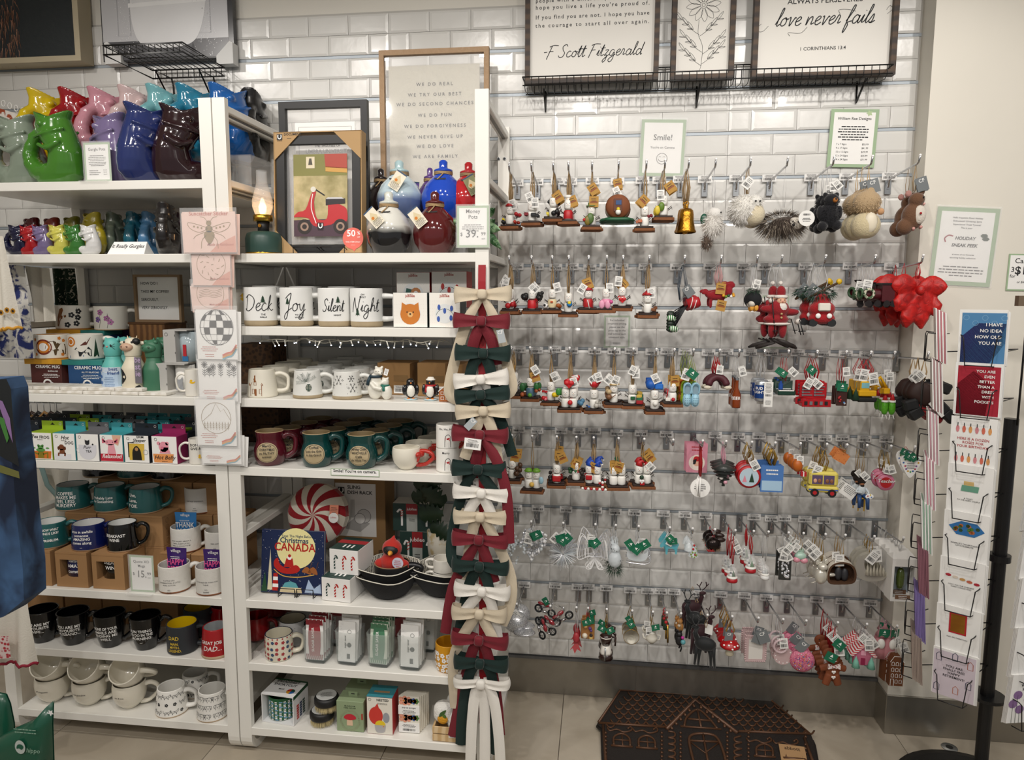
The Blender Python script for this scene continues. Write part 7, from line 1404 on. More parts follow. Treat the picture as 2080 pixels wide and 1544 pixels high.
def smore(hat=None,hc='b01c22',body=None,items=(),two=False,wide=1,board=True):
 def f(t):
  H=.073
  for s in((-1,1)if two else(0,)):
   dx=s*.0125;b=B().sph((dx,0,-H+.029),(.0128,.0125,.0145),MW_,e=.4,n=18,m=8).sph((dx,0,-.013),(.0118,.0115,.0135),MW_,e=.4,n=18,m=8);obj('marshmallow',b,t)
   b=B()
   for q in(-1,1):b.sph((dx+q*.004,-.0108,-.010),(.0009,.0006,.0012),INK,n=6,m=4)
   b.sph((dx,-.0118,-.0135),(.001,.0008,.001),RGB('c8602c'),n=6,m=4).tube([(dx-.004,-.0112,-.0165),(dx,-.0116,-.0185),(dx+.004,-.0112,-.0165)],.0004,INK,3);obj('face',b,t)
   b=B()
   if hat=='santa':b.tube([(dx,0,-.001),(dx+.003,0,.010),(dx+.010,-.002,.014),(dx+.016,-.002,.006)],[.0125,.008,.004,.002],RGB(hc),10).sph((dx+.016,-.002,.004),.0032,MW_,n=8,m=5)
   elif hat=='cap':b.sph((dx,0,-.002),(.0125,.0125,.009),RGB(hc),n=14,m=7).cyl(.014,-.003,-.0015,RGB(hc),16,c=(dx,-.002,0))
   elif hat=='chef':b.cyl(.010,-.001,.006,MW_,14,c=(dx,0,0)).sph((dx,0,.010),(.0125,.012,.0065),MW_,n=12,m=6)
   elif hat=='brim':b.cyl(.017,-.002,.0,RGB(hc),18,c=(dx,0,0)).cyl(.0105,0,.009,RGB(hc),14,c=(dx,0,0))
   elif hat=='muffs':b.tube([(dx+.0135*cos(a),0,-.012+.014*sin(a))for a in[PI*i/8 for i in range(9)]],.0014,BLK,5).sph((dx-.0135,0,-.012),.005,BLK,n=8,m=5).sph((dx+.0135,0,-.012),.005,BLK,n=8,m=5)
   if hat:obj('hat',b,t)
   if body:obj('clothes',B().lathe([(.0135,-H+.018),(.0142,-H+.024),(.0138,-H+.04),(.011,-H+.043)],RGB(body),18,c=(dx,0,0),sy=.98,cap=False),t)
  b=B()
  for q in(-1,1):e=q*(.024 if not two else.034);b.tube([(q*.012*(2 if two else 1),0,-H+.034),(e,-.004,-H+.044)],.0008,TWIG,4).tube([(e*.85,-.003,-H+.041),(e*1.05,-.006,-H+.038)],.0006,TWIG,3)
  obj('twig_arms',b,t)
  if items:obj('accessories',ex(B(),[(q[0],q[1],q[2]-H,*q[3:])for q in items]),t)
  if board:w=.030*wide*(1.25 if two else 1);obj('chocolate_slab',B().box(-w*.86,w*.86,-.018,.016,-H+.009,-H+.0145,CHO,.001),t);obj('graham_cracker',B().box(-w,w,-.021,.019,-H,-H+.0088,CRK,.0012),t)
 return f
def SM_(k,i,n,yt,lab,tags='k',**kw):hang(k,i,smore(**kw),n,yt,lab,'ornament','marshmallow_ornament',tags=tags,k=1.1,bundle=3,cr=.0012,dy=.02,grp='marshmallow figure ornaments')
for a in[(0,0,4,417,'marshmallow figure ornament in a red helmet with small dark pots','w',dict(hat='cap',items=[('s',-.018,.022,.006,'1a1a1c'),('s',-.018,.03,.004,'d8c020'),('s',.018,.022,.005,'a83020'),('s',.022,.045,.006,'b01c22')])),
          (0,1,3,410,'marshmallow figure ornament with black and red ribbons','ww',dict(items=[('b',-.014,.035,.013,'7a1420'),('b',.008,.033,.016,'1a1a1c'),('b',.018,.03,.012,'1a1a1c')])),
          (0,2,4,402,'marshmallow figure ornament in black earmuffs with black cats','k',dict(hat='muffs',items=[('s',.004,.026,.008,'1a1a1c'),('s',.014,.03,.008,'1a1a1c'),('b',-.014,.024,.008,'d8c43a')])),
          (0,3,4,407,'marshmallow chef ornament in a tall hat and red apron','k',dict(hat='chef',body='b01c22')),
          (0,4,3,418,'marshmallow fisherman ornament in a green hat with a fish','kk',dict(hat='brim',hc='5a7a3a',items=[('e',-.004,.034,.011,'4f6a34'),('e',-.012,.028,.010,'7a6a2a'),('s',-.022,.03,.005,'b01c22')])),
          (0,6,3,420,'marshmallow figure ornament holding pizza and a wine glass','k',dict(items=[('b',-.014,.03,.013,'b86a4a'),('s',.018,.045,.005,'7a1420'),('t',.018,.022,0,'d8d8d8',-.016,.02)])),
          (0,7,3,398,'marshmallow figure ornament hugging a green pickle','kw',dict(items=[('e',-.008,.04,.009,'5a7a20'),('e',-.02,.03,.009,'d0b83a')])),
          (2,0,3,590,'marshmallow figure ornament wrapped in a red ribbon','ww',dict(items=[('s',-.004,.026,.009,'b01c22'),('s',.01,.03,.008,'b01c22'),('s',0,.05,.008,'1a1a1c')])),
          (2,1,4,590,'marshmallow figure ornament in red with a black dog','w',dict(body='c02028',items=[('s',.022,.05,.008,'141414'),('s',.026,.06,.006,'141414'),('s',-.024,.052,.009,'141414')])),
          (2,2,2,588,'marshmallow figure ornament with a soccer ball and striped shirt','w',dict(body='d8c8a0',items=[('s',-.02,.023,.008,'e8e8e8'),('s',-.021,.025,.004,'1a1a1c',-.023),('s',.02,.024,.007,'a0521c'),('b',.0,.035,.008,'c05020',-.015)])),
          (2,3,2,596,'marshmallow figure ornament holding a blue striped beach ball','',dict(items=[('s',.004,.04,.009,'2a7ab8'),('s',.004,.044,.006,'d8c020',-.02)])),
          (2,4,4,587,'marshmallow figure ornament in a red jersey, blue edged cap','kw',dict(hat='cap',hc='a81c28',body='b01c22',items=[('t',-.002,.04,.006,'e0e0e0',-.02,-.026)])),
          (2,5,1,587,'marshmallow ballerina ornament in a pink dress','w',dict(body='d88aa8',items=[('s',.016,.034,.006,'c84a8a'),('e',-.012,.026,.009,'dc9ab4'),('e',.006,.026,.009,'dc9ab4')])),
          (2,6,4,583,'marshmallow figure ornament holding a big red heart','kw',dict(items=[('h',0,.034,.011,'c01c24',-.019)])),
          (2,7,4,597,'marshmallow figure ornament in a red cap beside a brown stool','w',dict(hat='cap',items=[('b',.016,.026,.012,'7a4a2a')])),
          (4,0,4,762,'plain marshmallow figure ornament with a kraft tag','k',dict()),
          (4,1,3,768,'marshmallow gardener ornament between green potted plants','kw',dict(body='4a6a80',items=[('e',-.024,.045,.009,'1f5a2a'),('s',-.024,.022,.007,'a0502a'),('e',.02,.048,.008,'2a6a34'),('s',.02,.035,.006,'a0502a'),('s',-.0,.021,.007,'5a9a3a')])),
          (4,2,2,776,'marshmallow figure ornament with a yellow flower and red mushrooms','w',dict(items=[('s',.014,.035,.008,'e0c020'),('e',.026,.045,.008,'3a8a3a'),('s',-.02,.024,.007,'c01c24'),('s',-.014,.02,.005,'e07a8a'),('b',-.02,.045,.01,'b01c22')])),
          (4,3,3,790,'pair of marshmallow figures ornament under a red heart sign','w',dict(two=True,items=[('s',.002,.032,.008,'c02028'),('s',.036,.03,.008,'4a7a9a'),('h',-.002,.09,.015,'c01c24'),('h',.016,.1,.013,'c01c24',.0)])),
          (4,4,3,792,'marshmallow figure with a cat ornament under a round red sign','ww',dict(items=[('s',.008,.026,.008,'b8b4ac'),('s',.01,.036,.006,'b8b4ac'),('b',-.014,.022,.007,'3a6ab0'),('s',.0,.092,.013,'c01c24',0),('s',.01,.1,.012,'b01820',.006)])),
          (4,5,3,780,'marshmallow figure ornament in a straw hat hugged by a sloth','ww',dict(hat='brim',hc='c8a868',items=[('s',-.014,.034,.009,'7a5438'),('s',-.014,.05,.008,'b8a078'),('t',-.01,.03,.016,'7a5438',-.018,.012)])),
          (4,6,4,782,'marshmallow reader ornament beside stacked books','ww',dict(wide=1.15,items=[('b',.02,.022,.018,'a02028'),('b',.02,.032,.016,'2a6a4a'),('b',.018,.04,.014,'c8a84a'),('b',.0,.034,.014,'1f5a34')])),
          (4,7,3,793,'marshmallow figure ornament under a blue soccer sign','w',dict(items=[('s',0,.034,.008,'e4e2dc'),('s',-.012,.09,.016,'1c5ab0',.004),('b',.012,.085,.024,'2a70c8',0),('b',-.016,.098,.02,'1a4a98',.004)])),
          (4,8,4,778,'marshmallow teacher ornament with a red apple','k',dict(items=[('s',.0,.024,.006,'b01c22'),('b',-.016,.024,.014,'e8e4dc'),('t',-.02,.03,.004,'c02028',-.016,.024)])),
          (6,0,3,935,'marshmallow figure ornament beside brown bears at the left end','k',dict(items=[('s',.014,.034,.009,'4a2f1c'),('s',.016,.05,.008,'4a2f1c')])),
          (6,1,1,955,'marshmallow couple ornament in green and blue hats with a small dog','',dict(two=True,hat='cap',hc='6a9a30',items=[('s',.0,.03,.008,'d8b050'),('e',.03,.045,.008,'9ac0d0')])),
          (6,2,4,944,'marshmallow figure ornament with a red belt and black twigs','kk',dict(items=[('b',0,.03,.026,'b01c22',-.01),('s',-.02,.03,.006,'1a1a1a')])),
          (6,3,4,938,'marshmallow figure ornament with green lights, twig arms and berries','k',dict(items=[('s',-.002,.046,.004,'1f6a3a'),('s',.006,.044,.003,'b01c22'),('s',.018,.04,.007,'2a2420'),('s',-.018,.044,.006,'1f4a2c')])),
          (6,4,3,945,'marshmallow figures ornament in blue hats on a candy cane sled','k',dict(two=True,hat='santa',hc='1c4ab0',items=[('b',-.012,.035,.02,'b01c22',-.012)]+[('s',-.03+.009*j,.002,.0045,'b01c22' if j%2 else 'f0eeea',-.022)for j in range(9)]+[('s',.032,.01+.007*j,.0045,'b01c22' if j%2 else 'f0eeea',-.02)for j in range(3)])),
          (6,5,4,948,'marshmallow couple ornament with green holly hanging behind','kk',dict(two=True,items=[('s',.0,.085,.007,'1f5a34',0),('s',.006,.08,.005,'b01c22',0)])),
          (6,6,4,945,'marshmallow couple ornament in red Santa hats with a white heart','kw',dict(two=True,hat='santa',items=[('h',-.006,.026,.008,'ece8e8',-.02),('s',-.006,.038,.007,'1f3a28'),('b',-.004,.018,.014,'b01c22')]))]:SM_(*a[:6],**a[6])
def fur(b,c,r,n,L,m,seed=0,w=.0009):
 R=random.Random(seed)
 for i in range(n):
  u=R.uniform(-1,1);a=R.uniform(0,2*PI);q=(1-u*u)**.5;d=Vector((q*cos(a),q*sin(a),u));p=Vector((c[0]+r[0]*d.x*.93,c[1]+r[1]*d.y*.93,c[2]+r[2]*d.z*.93));s=d.cross(Vector((R.uniform(-1,1),R.uniform(-1,1),R.uniform(-1,1)))).normalized()*w
  e=p+d*L*R.uniform(.6,1.2)+Vector((R.uniform(-.3,.3),R.uniform(-.2,.2),-.5))*L;b.add([p-s,p+s,e],[(0,1,2)],m)
 return b
def plush(blobs,furs=(),feats=(),vox=.0028):  # blobs: (x,y,z,rx,ry,rz,colour)
 def f(t):
  for col in dict.fromkeys(q[6]for q in blobs):
   m=mt(col,.95,b=.6,bs=400,sh=.4);b=B();[b.sph(q[:3],q[3:6],m,n=16,m=10)for q in blobs if q[6]==col];obj('plush_body',remat(fuse(b,vox,2),m),t)
  for c,r,n,L,col in furs:b=fur(B(),c,r,n,L,mt(col,.9),int(n));obj('fur',b,t,kind='stuff')
  if feats:obj('features',ex(B(),feats),t)
 return f
NC=mt('c9c9c9',.4);RC=mt('b01c22',.5);BKC=mt('2a2a2e',.6);GC=mt('b8964a',.35,.8)
def hg(k,i,n,yt,lab,f,cord=NC,**kw):return hang(k,i,f,n,yt,lab,cord=cord,**kw)
def P1(name,fn):  # builder with a single named part
 def f(t):b=B();fn(b);obj(name,b,t)
 return f
def PN(*prs):
 def f(t):
  for nm,fn in prs:b=B();fn(b);obj(nm,b,t)
 return f
def shape(b,pts,y0,y1,m,sm=4):b.prism(spl(pts,sm,True)if sm else pts,y0,y1,m);return b
# ---- top row
def log(t):
 m=mt('7a4424',.7);obj('camper',B().lathe([(0,-.03),(.034,-.028),(.04,-.015),(.04,.015),(.034,.028),(0,.03)],m,24,c=(0,0,-.038),ax='y'),t);obj('stripe',B().lathe([(.0405,-.014),(.041,-.006),(.0405,-.002)],mt('e6dfd0',.6),24,c=(0,0,-.038),ax='y',cap=False),t)
 obj('door',B().box(-.014,.012,-.033,-.029,-.055,-.014,mt('5a2c18')).box(-.008,.01,-.0345,-.033,-.034,-.02,RGB('2a4a7a')),t);obj('green_base',B().lathe([(.05,-.085),(.056,-.08),(.05,-.074),(0,-.072)],mt('1f5a3c',.5),20,wob=lambda r,z,a:r*(1+.12*sin(5*a)),sy=.7),t);obj('mini_marshmallow',ex(B(),[('s',.0,-.058,.009,MW_,-.036),('s',0,-.048,.006,'d8c020',-.037)]),t)
hang(0,5,log,3,397,'brown camper ornament with a green base and a small marshmallow camper',tags='kw',bundle=3,dy=.03)
BRG=mt('a8782a',.32,1,b=.4,bs=120,v=.25)
hang(0,8,PN(('bell_body',lambda b:b.lathe([(.031,-.098),(.033,-.094),(.0295,-.088),(.024,-.06),(.0235,-.04),(.021,-.026),(.014,-.02),(0,-.018)],BRG,28,cap=False).lathe([(.029,-.092),(.022,-.06),(.012,-.025)],BRG,24,cap=False)),('crown_loop',lambda b:b.cyl(.006,-.02,-.008,BRG,12).tube([(.006*cos(a),0,-.004+.006*sin(a))for a in[2*PI*j/10 for j in range(10)]],.0022,BRG,6,closed=True)),('clapper',lambda b:b.sph((0,0,-.095),.007,BRG,n=10,m=6))),3,411,'hammered brass bell ornament on a thick loop of twine','bell','bell',bundle=6,cw=.008,dy=.03)
hg(0,9,1,421,'fluffy white owl ornament with a green scarf and grey tail',plush([(0,0,-.05,.026,.024,.034,'dcd8d2'),(.004,-.004,-.018,.02,.018,.017,'e2dfda'),(-.012,0,-.088,.012,.01,.016,'6a5a4e'),(-.018,0,-.105,.008,.007,.012,'5a4a40')],[((0,0,-.045),(.027,.025,.036),1300,.012,'e6e3de'),((-.014,0,-.095),(.013,.011,.02),300,.01,'6a5a4e')],[('s',.02,-.016,.0022,'1a1a1a'),('e',-.024,-.034,.011,'14503c',-.004)]))
hg(0,10,3,394,'fluffy white long haired sheep ornament with a cream belly',plush([(-.006,0,-.04,.036,.03,.036,'e2dfd8'),(.018,-.004,-.055,.028,.026,.03,'d8ccb0'),(.018,-.012,-.022,.018,.016,.016,'e8e6e0')],[((-.008,0,-.038),(.037,.03,.036),1500,.01,'e8e6e2'),((.018,-.008,-.022),(.02,.02,.018),300,.009,'f0eeea')],[('s',.014,-.022,.0026,'1a1a1a',-.03),('s',.026,-.022,.0026,'1a1a1a',-.028)]),cord=TWINE,tags='w')
def hedge(t):
 plush([(.012,0,-.05,.05,.026,.026,'5c5048'),(.03,-.014,-.045,.022,.016,.018,'dcd4c8')])(t);b=fur(B(),(-.004,.004,-.042),(.056,.03,.03),1500,.026,mt('4a4038',.8),5,.0008);fur(b,(-.004,.004,-.042),(.056,.03,.03),700,.026,mt('a89c8c',.8),6,.0008);obj('spines',b,t,kind='stuff')
 obj('features',ex(B(),[('s',.022,-.05,.004,'141414',-.03),('s',.034,-.042,.0022,'141414',-.03),('s',.02,-.04,.0022,'141414',-.03)]),t);obj('round_tag',B().cyl(.021,-.044,-.0434,WTAG,28,c=(.052,0,-.034),ax='y').bars(.052,-.024,.018,.005,INK,-.0447).lines(.052,-.034,.024,3,.004,INK,-.0447),t)
hg(0,11,1,422,'spiky brown hedgehog ornament with a white face and round tag',hedge,cr=.0005)
BLF='15151a'
hg(0,12,3,393,'black bear plush ornament with a tan muzzle',plush([(0,0,-.068,.032,.028,.04,BLF),(.004,-.006,-.022,.024,.022,.021,BLF),(-.014,0,-.004,.008,.006,.008,BLF),(.022,0,-.004,.008,.006,.008,BLF),(-.022,-.01,-.104,.016,.018,.016,BLF),(.022,-.01,-.1,.016,.018,.016,BLF),(-.03,-.006,-.06,.01,.012,.022,BLF),(.03,-.006,-.06,.01,.012,.022,BLF)],[((0,0,-.065),(.034,.03,.042),1300,.006,'1c1c22'),((.004,-.004,-.022),(.025,.022,.022),600,.005,'1c1c22')],[('s',.008,-.024,.008,'a8682c',-.026),('s',.008,-.021,.003,'141414',-.033)]),tags='ww',dy=.04)
hg(0,13,3,388,'beige gnome ornament in a curly wool hat with a knitted beard',plush([(0,0,-.028,.034,.026,.03,'b39a78'),(.006,0,-.0,.013,.012,.012,'b39a78'),(0,0,-.085,.036,.028,.034,'cdbf9c'),(.032,-.006,-.052,.009,.009,.009,'c89a70')],[((0,0,-.03),(.035,.027,.03),700,.004,'c4ac88')],[('e',.006,-.08,.017,'e0d6c0',-.02)]),cord=mt('c8a878',.6),tags='c',dy=.04)
MB_='6a4a34'
hg(0,14,3,388,'brown felt mouse ornament with a white belly and pink ears',plush([(0,0,-.062,.026,.024,.034,MB_),(.004,-.006,-.022,.019,.018,.018,MB_),(-.018,0,-.088,.02,.018,.02,MB_),(.008,-.016,-.06,.016,.012,.024,'d8d0c4'),(-.014,0,-.006,.009,.004,.009,'b08078'),(.018,0,-.002,.009,.004,.009,MB_)],[],[('s',.012,-.018,.0022,'141414',-.024),('s',.014,-.034,.0028,'d8a8a0',-.024),('s',-.004,-.094,.004,'d09a92'),('s',.014,-.09,.004,'d09a92'),('s',.004,-.058,.003,'a81c22',-.03)]),cord=TWINE,tags='c',dy=.04,cr=.0008)
# ---- second row
def golf(t):
 b=B().tube([(.014,0,-.01),(.042,0,-.002),(.05,0,.0)],[.017,.018,.014],mt('a81420',.5),14);obj('bag',b,t);b=B()
 for q in(.024,.036):b.tube([(q+.018*sin(a)*.25,.0185*cos(a),-.006+.0185*sin(a))for a in[2*PI*j/14 for j in range(14)]],.0012,PAPER,4,closed=True)
 obj('white_stripe',b,t);b=B()
 for j in range(6):z=-.008-.009*j;b.tube([(.014,-.004,-.012),(-.03,-.006,-.03+z)],.0016,BLK,5).sph((-.036,-.006,-.032+z),(.012,.008,.007),mt('1c2a20',.4),n=10,m=6)
 obj('clubs',b,t);b=B()
 for x,z in((-.036,-.05),(-.028,-.082)):b.sph((x,-.014,z),(.012,.007,.009),mt2('2f7a3c','e2e6dc','X',50,.5,(.45,.55)),n=12,m=8)
 obj('club_cover',b,t)
hg(2,8,3,612,'red golf bag ornament with white stripes and black clubs, green covers',golf,cord=mt('3c4a58',.5),tags='c',cw=.012,bundle=3,cr=.0006)
FR=mt('8c1420',.95,b=.5,bs=300,sh=.4)
def moosef(t):
 plush([(-.006,0,-.03,.034,.012,.016,'8c1420'),(.03,0,-.016,.014,.01,.016,'8c1420'),(-.026,0,-.055,.006,.006,.018,'8c1420'),(.012,0,-.055,.006,.006,.018,'8c1420'),(.04,0,.004,.012,.004,.01,'8c1420'),(.02,0,.006,.012,.004,.008,'8c1420'),(-.045,0,-.02,.012,.004,.008,'8c1420')])(t)
 obj('garland',ex(B(),[('s',.012+.008*j,-.03-.003*(j%2),.005,('d89a20','6a8a2a','1f4a2c','e8e4da')[j%4])for j in range(5)]),t);tg(t,.004,.01,'k',.1,-.015,1.1);tg(t,.008,-.045,'k',.2,-.02,1.1)
hg(2,9,3,582,'red felt moose ornament with a colourful bead garland',moosef,cord=mt('c8a0a0',.6),bundle=3,cw=.01)
hg(2,10,3,590,'round black penguin ornament with orange feet and a fir sprig',PN(('body',lambda b:b.sph((0,0,-.03),(.024,.022,.026),mt('15161a',.9),n=18,m=12)),('feet',lambda b:ex(b,[('e',.006,-.056,.007,'d89a3a',-.012),('e',-.008,-.056,.007,'d89a3a',-.012),('s',-.008,-.042,.012,'d8d0c4',-.01)])),('fir_sprig',lambda b:fur(b,(0,-.004,.0),(.014,.012,.008),160,.014,mt('1f3d2a'),4,.0008))),tags='w',dy=.03)
def santa(t):
 r='8e1620';plush([(0,0,-.062,.03,.022,.024,r),(-.004,0,-.09,.034,.022,.014,r),(-.014,-.004,-.115,.011,.011,.026,r),(.014,-.004,-.115,.011,.011,.026,r),(.034,-.002,-.07,.022,.01,.009,r),(-.03,-.006,-.062,.018,.01,.01,r),(.006,0,-.018,.013,.012,.018,r)])(t)
 w=mt('e2dcd4',.95,b=.5,bs=300);obj('fur_trim',B().sph((0,0,-.102),(.036,.024,.005),w,n=20,m=8).sph((.006,-.002,-.03),(.019,.016,.006),w,n=16,m=6).sph((.004,0,.006),.006,w,n=10,m=6),t)
 obj('face',B().sph((.006,-.008,-.042),(.013,.012,.010),mt('d8a88c',.8),n=14,m=8).sph((.001,-.019,-.038),.0014,INK,n=6,m=4).sph((.011,-.019,-.038),.0014,INK,n=6,m=4).sph((.006,-.02,-.043),.0024,mt('c88070'),n=6,m=4),t);obj('beard',B().sph((.006,-.012,-.058),(.015,.01,.014),w,n=14,m=8),t)
 obj('mitten',B().sph((-.022,-.012,-.04),.007,w,n=10,m=6),t);obj('mitten',B().sph((.052,-.008,-.095),.007,w,n=10,m=6),t);obj('button',ex(B(),[('s',.004,-.075,.0032,'b8a070',-.022),('s',.004,-.085,.0032,'b8a070',-.022)]),t)
 for s in(-1,1):obj('ski',B().tube([(s*.014-.02,-.02,-.142),(s*.014,-.03,-.15),(s*.014+.03*s,-.01,-.162),(s*.014+.04*s,0,-.168)],[.003,.006,.006,.003],mt('2a2422',.6),6,fl=.4),t);obj('ski_pole',B().tube([(-.022 if s<0 else.052,-.018,-.03 if s<0 else-.09),(-.01 if s<0 else.064,-.02,-.13)],.0014,BLK,5).cyl(.006,-.121,-.119,BLK,10,c=(-.01 if s<0 else.063,-.02,0)),t)
hg(2,11,3,580,'felt Santa Claus on skis ornament with two ski poles',santa,dy=.04,cw=.008)
def truck(t):
 r='a0161e';plush([(0,-.008,-.035,.03,.026,.02,r),(0,.004,-.014,.022,.022,.016,r),(0,-.012,-.056,.03,.02,.014,r)])(t);obj('windscreen',ex(B(),[('b',0,-.03,.026,'e2ddd2',-.032)]),t);obj('headlight',B().sph((-.012,-.032,-.05),(.006,.003,.006),PAPER,n=10,m=6).sph((.012,-.032,-.05),(.006,.003,.006),PAPER,n=10,m=6),t)
 obj('wheel',B().cyl(.009,-.026,-.012,BLK,12,c=(-.02,0,-.066),ax='y').cyl(.009,-.026,-.012,BLK,12,c=(.02,0,-.066),ax='y'),t)
 b=fur(B(),(-.008,-.01,.002),(.034,.012,.012),420,.012,mt('1f4030'),9,.001);b.tube([(-.04,-.01,-.014),(.03,-.01,.024)],.003,mt('4a3420'),6);obj('bottle_brush_tree',b,t);obj('star',B().sph((.034,-.01,.028),(.007,.004,.007),mt('d8b020'),n=6,m=4),t)
hg(2,12,3,597,'red felt truck ornament carrying a green bottle brush tree',truck,tags='c',dy=.045,cw=.01)
def train(t):
 m=mt('4a0d16',.4);k=mt('1a1214',.4);obj('boiler',B().cyl(.014,-.02,.04,m,18,c=(0,0,-.028),ax='x').box(.02,.05,-.018,.018,-.045,-.004,m).box(.016,.054,-.021,.021,-.004,.0,k),t);obj('chimney',B().cyl(.004,-.016,.0,k,10,c=(-.008,0,0)).cyl(.006,.0,.006,k,12,c=(-.008,0,0),r2=.009),t)
 for x in(-.012,.01,.032,.048):obj('wheel',B().cyl(.008,-.02,-.015,k,14,c=(x,0,-.05),ax='y'),t)
 obj('wreath',B().tube([(-.024+.0,-.0+.011*cos(a),-.026+.011*sin(a))for a in[2*PI*j/12 for j in range(12)]],.0035,mt('3a5a3a'),6,closed=True).tube([(-.012+.011*cos(a),-.02,-.026+.011*sin(a))for a in[2*PI*j/12 for j in range(12)]],.0035,mt2('3a5a3a','c8c4b0','noise',200,.7,(.5,.55)),6,closed=True),t)
hg(2,13,3,575,'dark red metal train ornament with a small green wreath',train,tags='w',dy=.05)
def redbow(t):
 v=mt2('8c0808','d01812','noise',45,.5,(.3,.7),b=.8,det=8,dist=1.5);b=B()  # highlights of crushed velvet put into the colour as brighter red noise
 for s,px,pz,rx,rz_ in((-1,-.034,-.014,.032,.026),(1,.034,-.018,.032,.026),(0,0,-.04,.014,.02)):b.sph((px,0,pz),(rx,.013,rz_),v,n=18,m=12,e=1.3,f=1.2)
 for x,z in((-.05,-.075),(-.022,-.112),(.016,-.115),(.048,-.085)):b.tube([(x*.15,0,-.03),(x*.5,0,z*.5),(x*.85,0,z*.8),(x,0,z)],[.01,.017,.02,.003],v,12,fl=.55)
 obj('velvet_petal',remat(fuse(b,.003,2),v),t);obj('knot',B().sph((0,-.01,-.026),(.010,.010,.012),v,n=12,m=8),t)
hg(2,14,4,566,'large crushed red velvet bow ornament',redbow,cord=RC,dy=.045,jit=.5,cat='bow ornament')
# ---- third row
def crocs(col):
 def f(t):
  m=mt(col,.5)
  for s in(-1,1):
   b=B();o=[(s*.0105-.009,-.006),(s*.0105-.0085,-.03),(s*.0105-.0105,-.05),(s*.0105-.006,-.062),(s*.0105+.006,-.062),(s*.0105+.0105,-.05),(s*.0105+.0085,-.03),(s*.0105+.009,-.006),(s*.0105,.0)]
   shape(b,o,0,.006,m);b.sph((s*.0105,-.002,-.046),(.0098,.008,.0155),m,n=14,m=8).tube(spl([(s*.0105-.0085,0,-.03),(s*.0105-.009,-.004,-.01),(s*.0105,-.007,-.001),(s*.0105+.009,-.004,-.01),(s*.0105+.0085,0,-.03)],4),.0022,m,6);obj('clog',b,t)
   b=B();shape(b,[(s*.0105-.006,-.012),(s*.0105-.006,-.03),(s*.0105+.006,-.03),(s*.0105+.006,-.012),(s*.0105,-.008)],-.0012,-.0002,mt('7f9aa8' if col=='9cc8dc' else col,.7))
   for q in range(9):b.sph((s*.0105+(q%3-1)*.005,-.0098+.001*abs(q%3-1),-.04-.006*(q//3)),(.0011,.0006,.0011),mt('5a7a8a'),n=6,m=4)
   obj('holes',b,t)
 return f
LG=mt('8a9a4a',.5)
x,zh=HP[4,9]
for j,(c,nm)in enumerate((('9cc8dc','pale blue'),('9ab82a','lime green'),('d8702a','orange'),('c8b020','yellow'),('3a8a9a','teal'))):
 r=hang(4,9,crocs(c),1,777,'%s perforated clogs ornament%s'%(nm,', front of its hook' if j==0 else ', %s behind the pale blue pair'%ORD[j-1]),'ornament','clogs_ornament',cord=LG,tags='wg' if j==0 else '',cw=.01,grp='perforated clog ornaments');r.location+=Vector((-.006*j,.016*j,.004*j))
def slip(t):
 m=mt('4a1420',.6);b=B().tube(spl([(-.03,-.006,-.03),(-.022,0,-.012),(0,.004,-.002),(.022,0,-.012),(.03,-.006,-.03)],4),[.009]+[.012]*15+[.009],m,10);obj('slipper',b,t);obj('fleece_sole',B().sph((-.033,-.008,-.036),(.013,.008,.007),mt('d8cfbc',.9,b=.6,bs=300),n=12,m=8).sph((.033,-.008,-.036),(.013,.008,.007),mt('d8cfbc',.9,b=.6,bs=300),n=12,m=8),t)
hg(4,10,3,765,'maroon pair of slippers ornament with cream fleece soles',slip,cord=RC,tags='w',bundle=4,cw=.008)
AMB=mt('8a3a0c',.12,al=.85,v=0,c=.6)
hg(4,11,3,768,'amber glass beer bottle ornament lettered BEER',PN(('bottle',lambda b:b.lathe([(0,-.1),(.0135,-.1),(.0145,-.095),(.0145,-.055),(.006,-.034),(.0055,-.012),(.0065,-.01),(.0065,-.006),(0,-.006)],AMB,22)),('cap',lambda b:b.cyl(.0072,-.007,.0,SILV,14)),('lettering',lambda b:b.text('BEER',0,-.066,.011,PAPER,bold=1,fn=wrap(lambda z:.0145,-.4,.0006)))),tags='w',dy=.03)
def can(t):
 b=B().lathe([(0,-.075),(.019,-.075),(.022,-.07),(.022,-.012),(.018,-.005),(0,-.005)],mt('c2c8ce',.25,.7),24);obj('can',b,t);fn=wrap(lambda z:.022,-.5,.0006);b=B()
 for q in range(8):b.add([fn(-.034+.0085*q,-.064),fn(-.034+.0085*(q+1),-.064),fn(-.034+.0085*(q+1),-.02),fn(-.034+.0085*q,-.02)],[(0,1,2,3)],mt('123a7a',.3))
 b.text('BUD\nLIGHT',-.0,-.03,.009,PAPER,fn=wrap(lambda z:.022,-.5,.001),bold=1);obj('wrap_label',b,t);obj('paper_tag',B().box(.004,.032,-.0285,-.028,-.09,-.008,WTAG).lines(.018,-.014,.02,8,.004,INK,-.0289).bars(.018,-.052,.02,.007,INK,-.0289).lines(.018,-.07,.02,5,.003,INK,-.0289),t)
hg(4,12,3,769,'blue and silver beer can ornament with a long white barcode tag',can,dy=.035,cr=.0006,cw=.01,bundle=3)
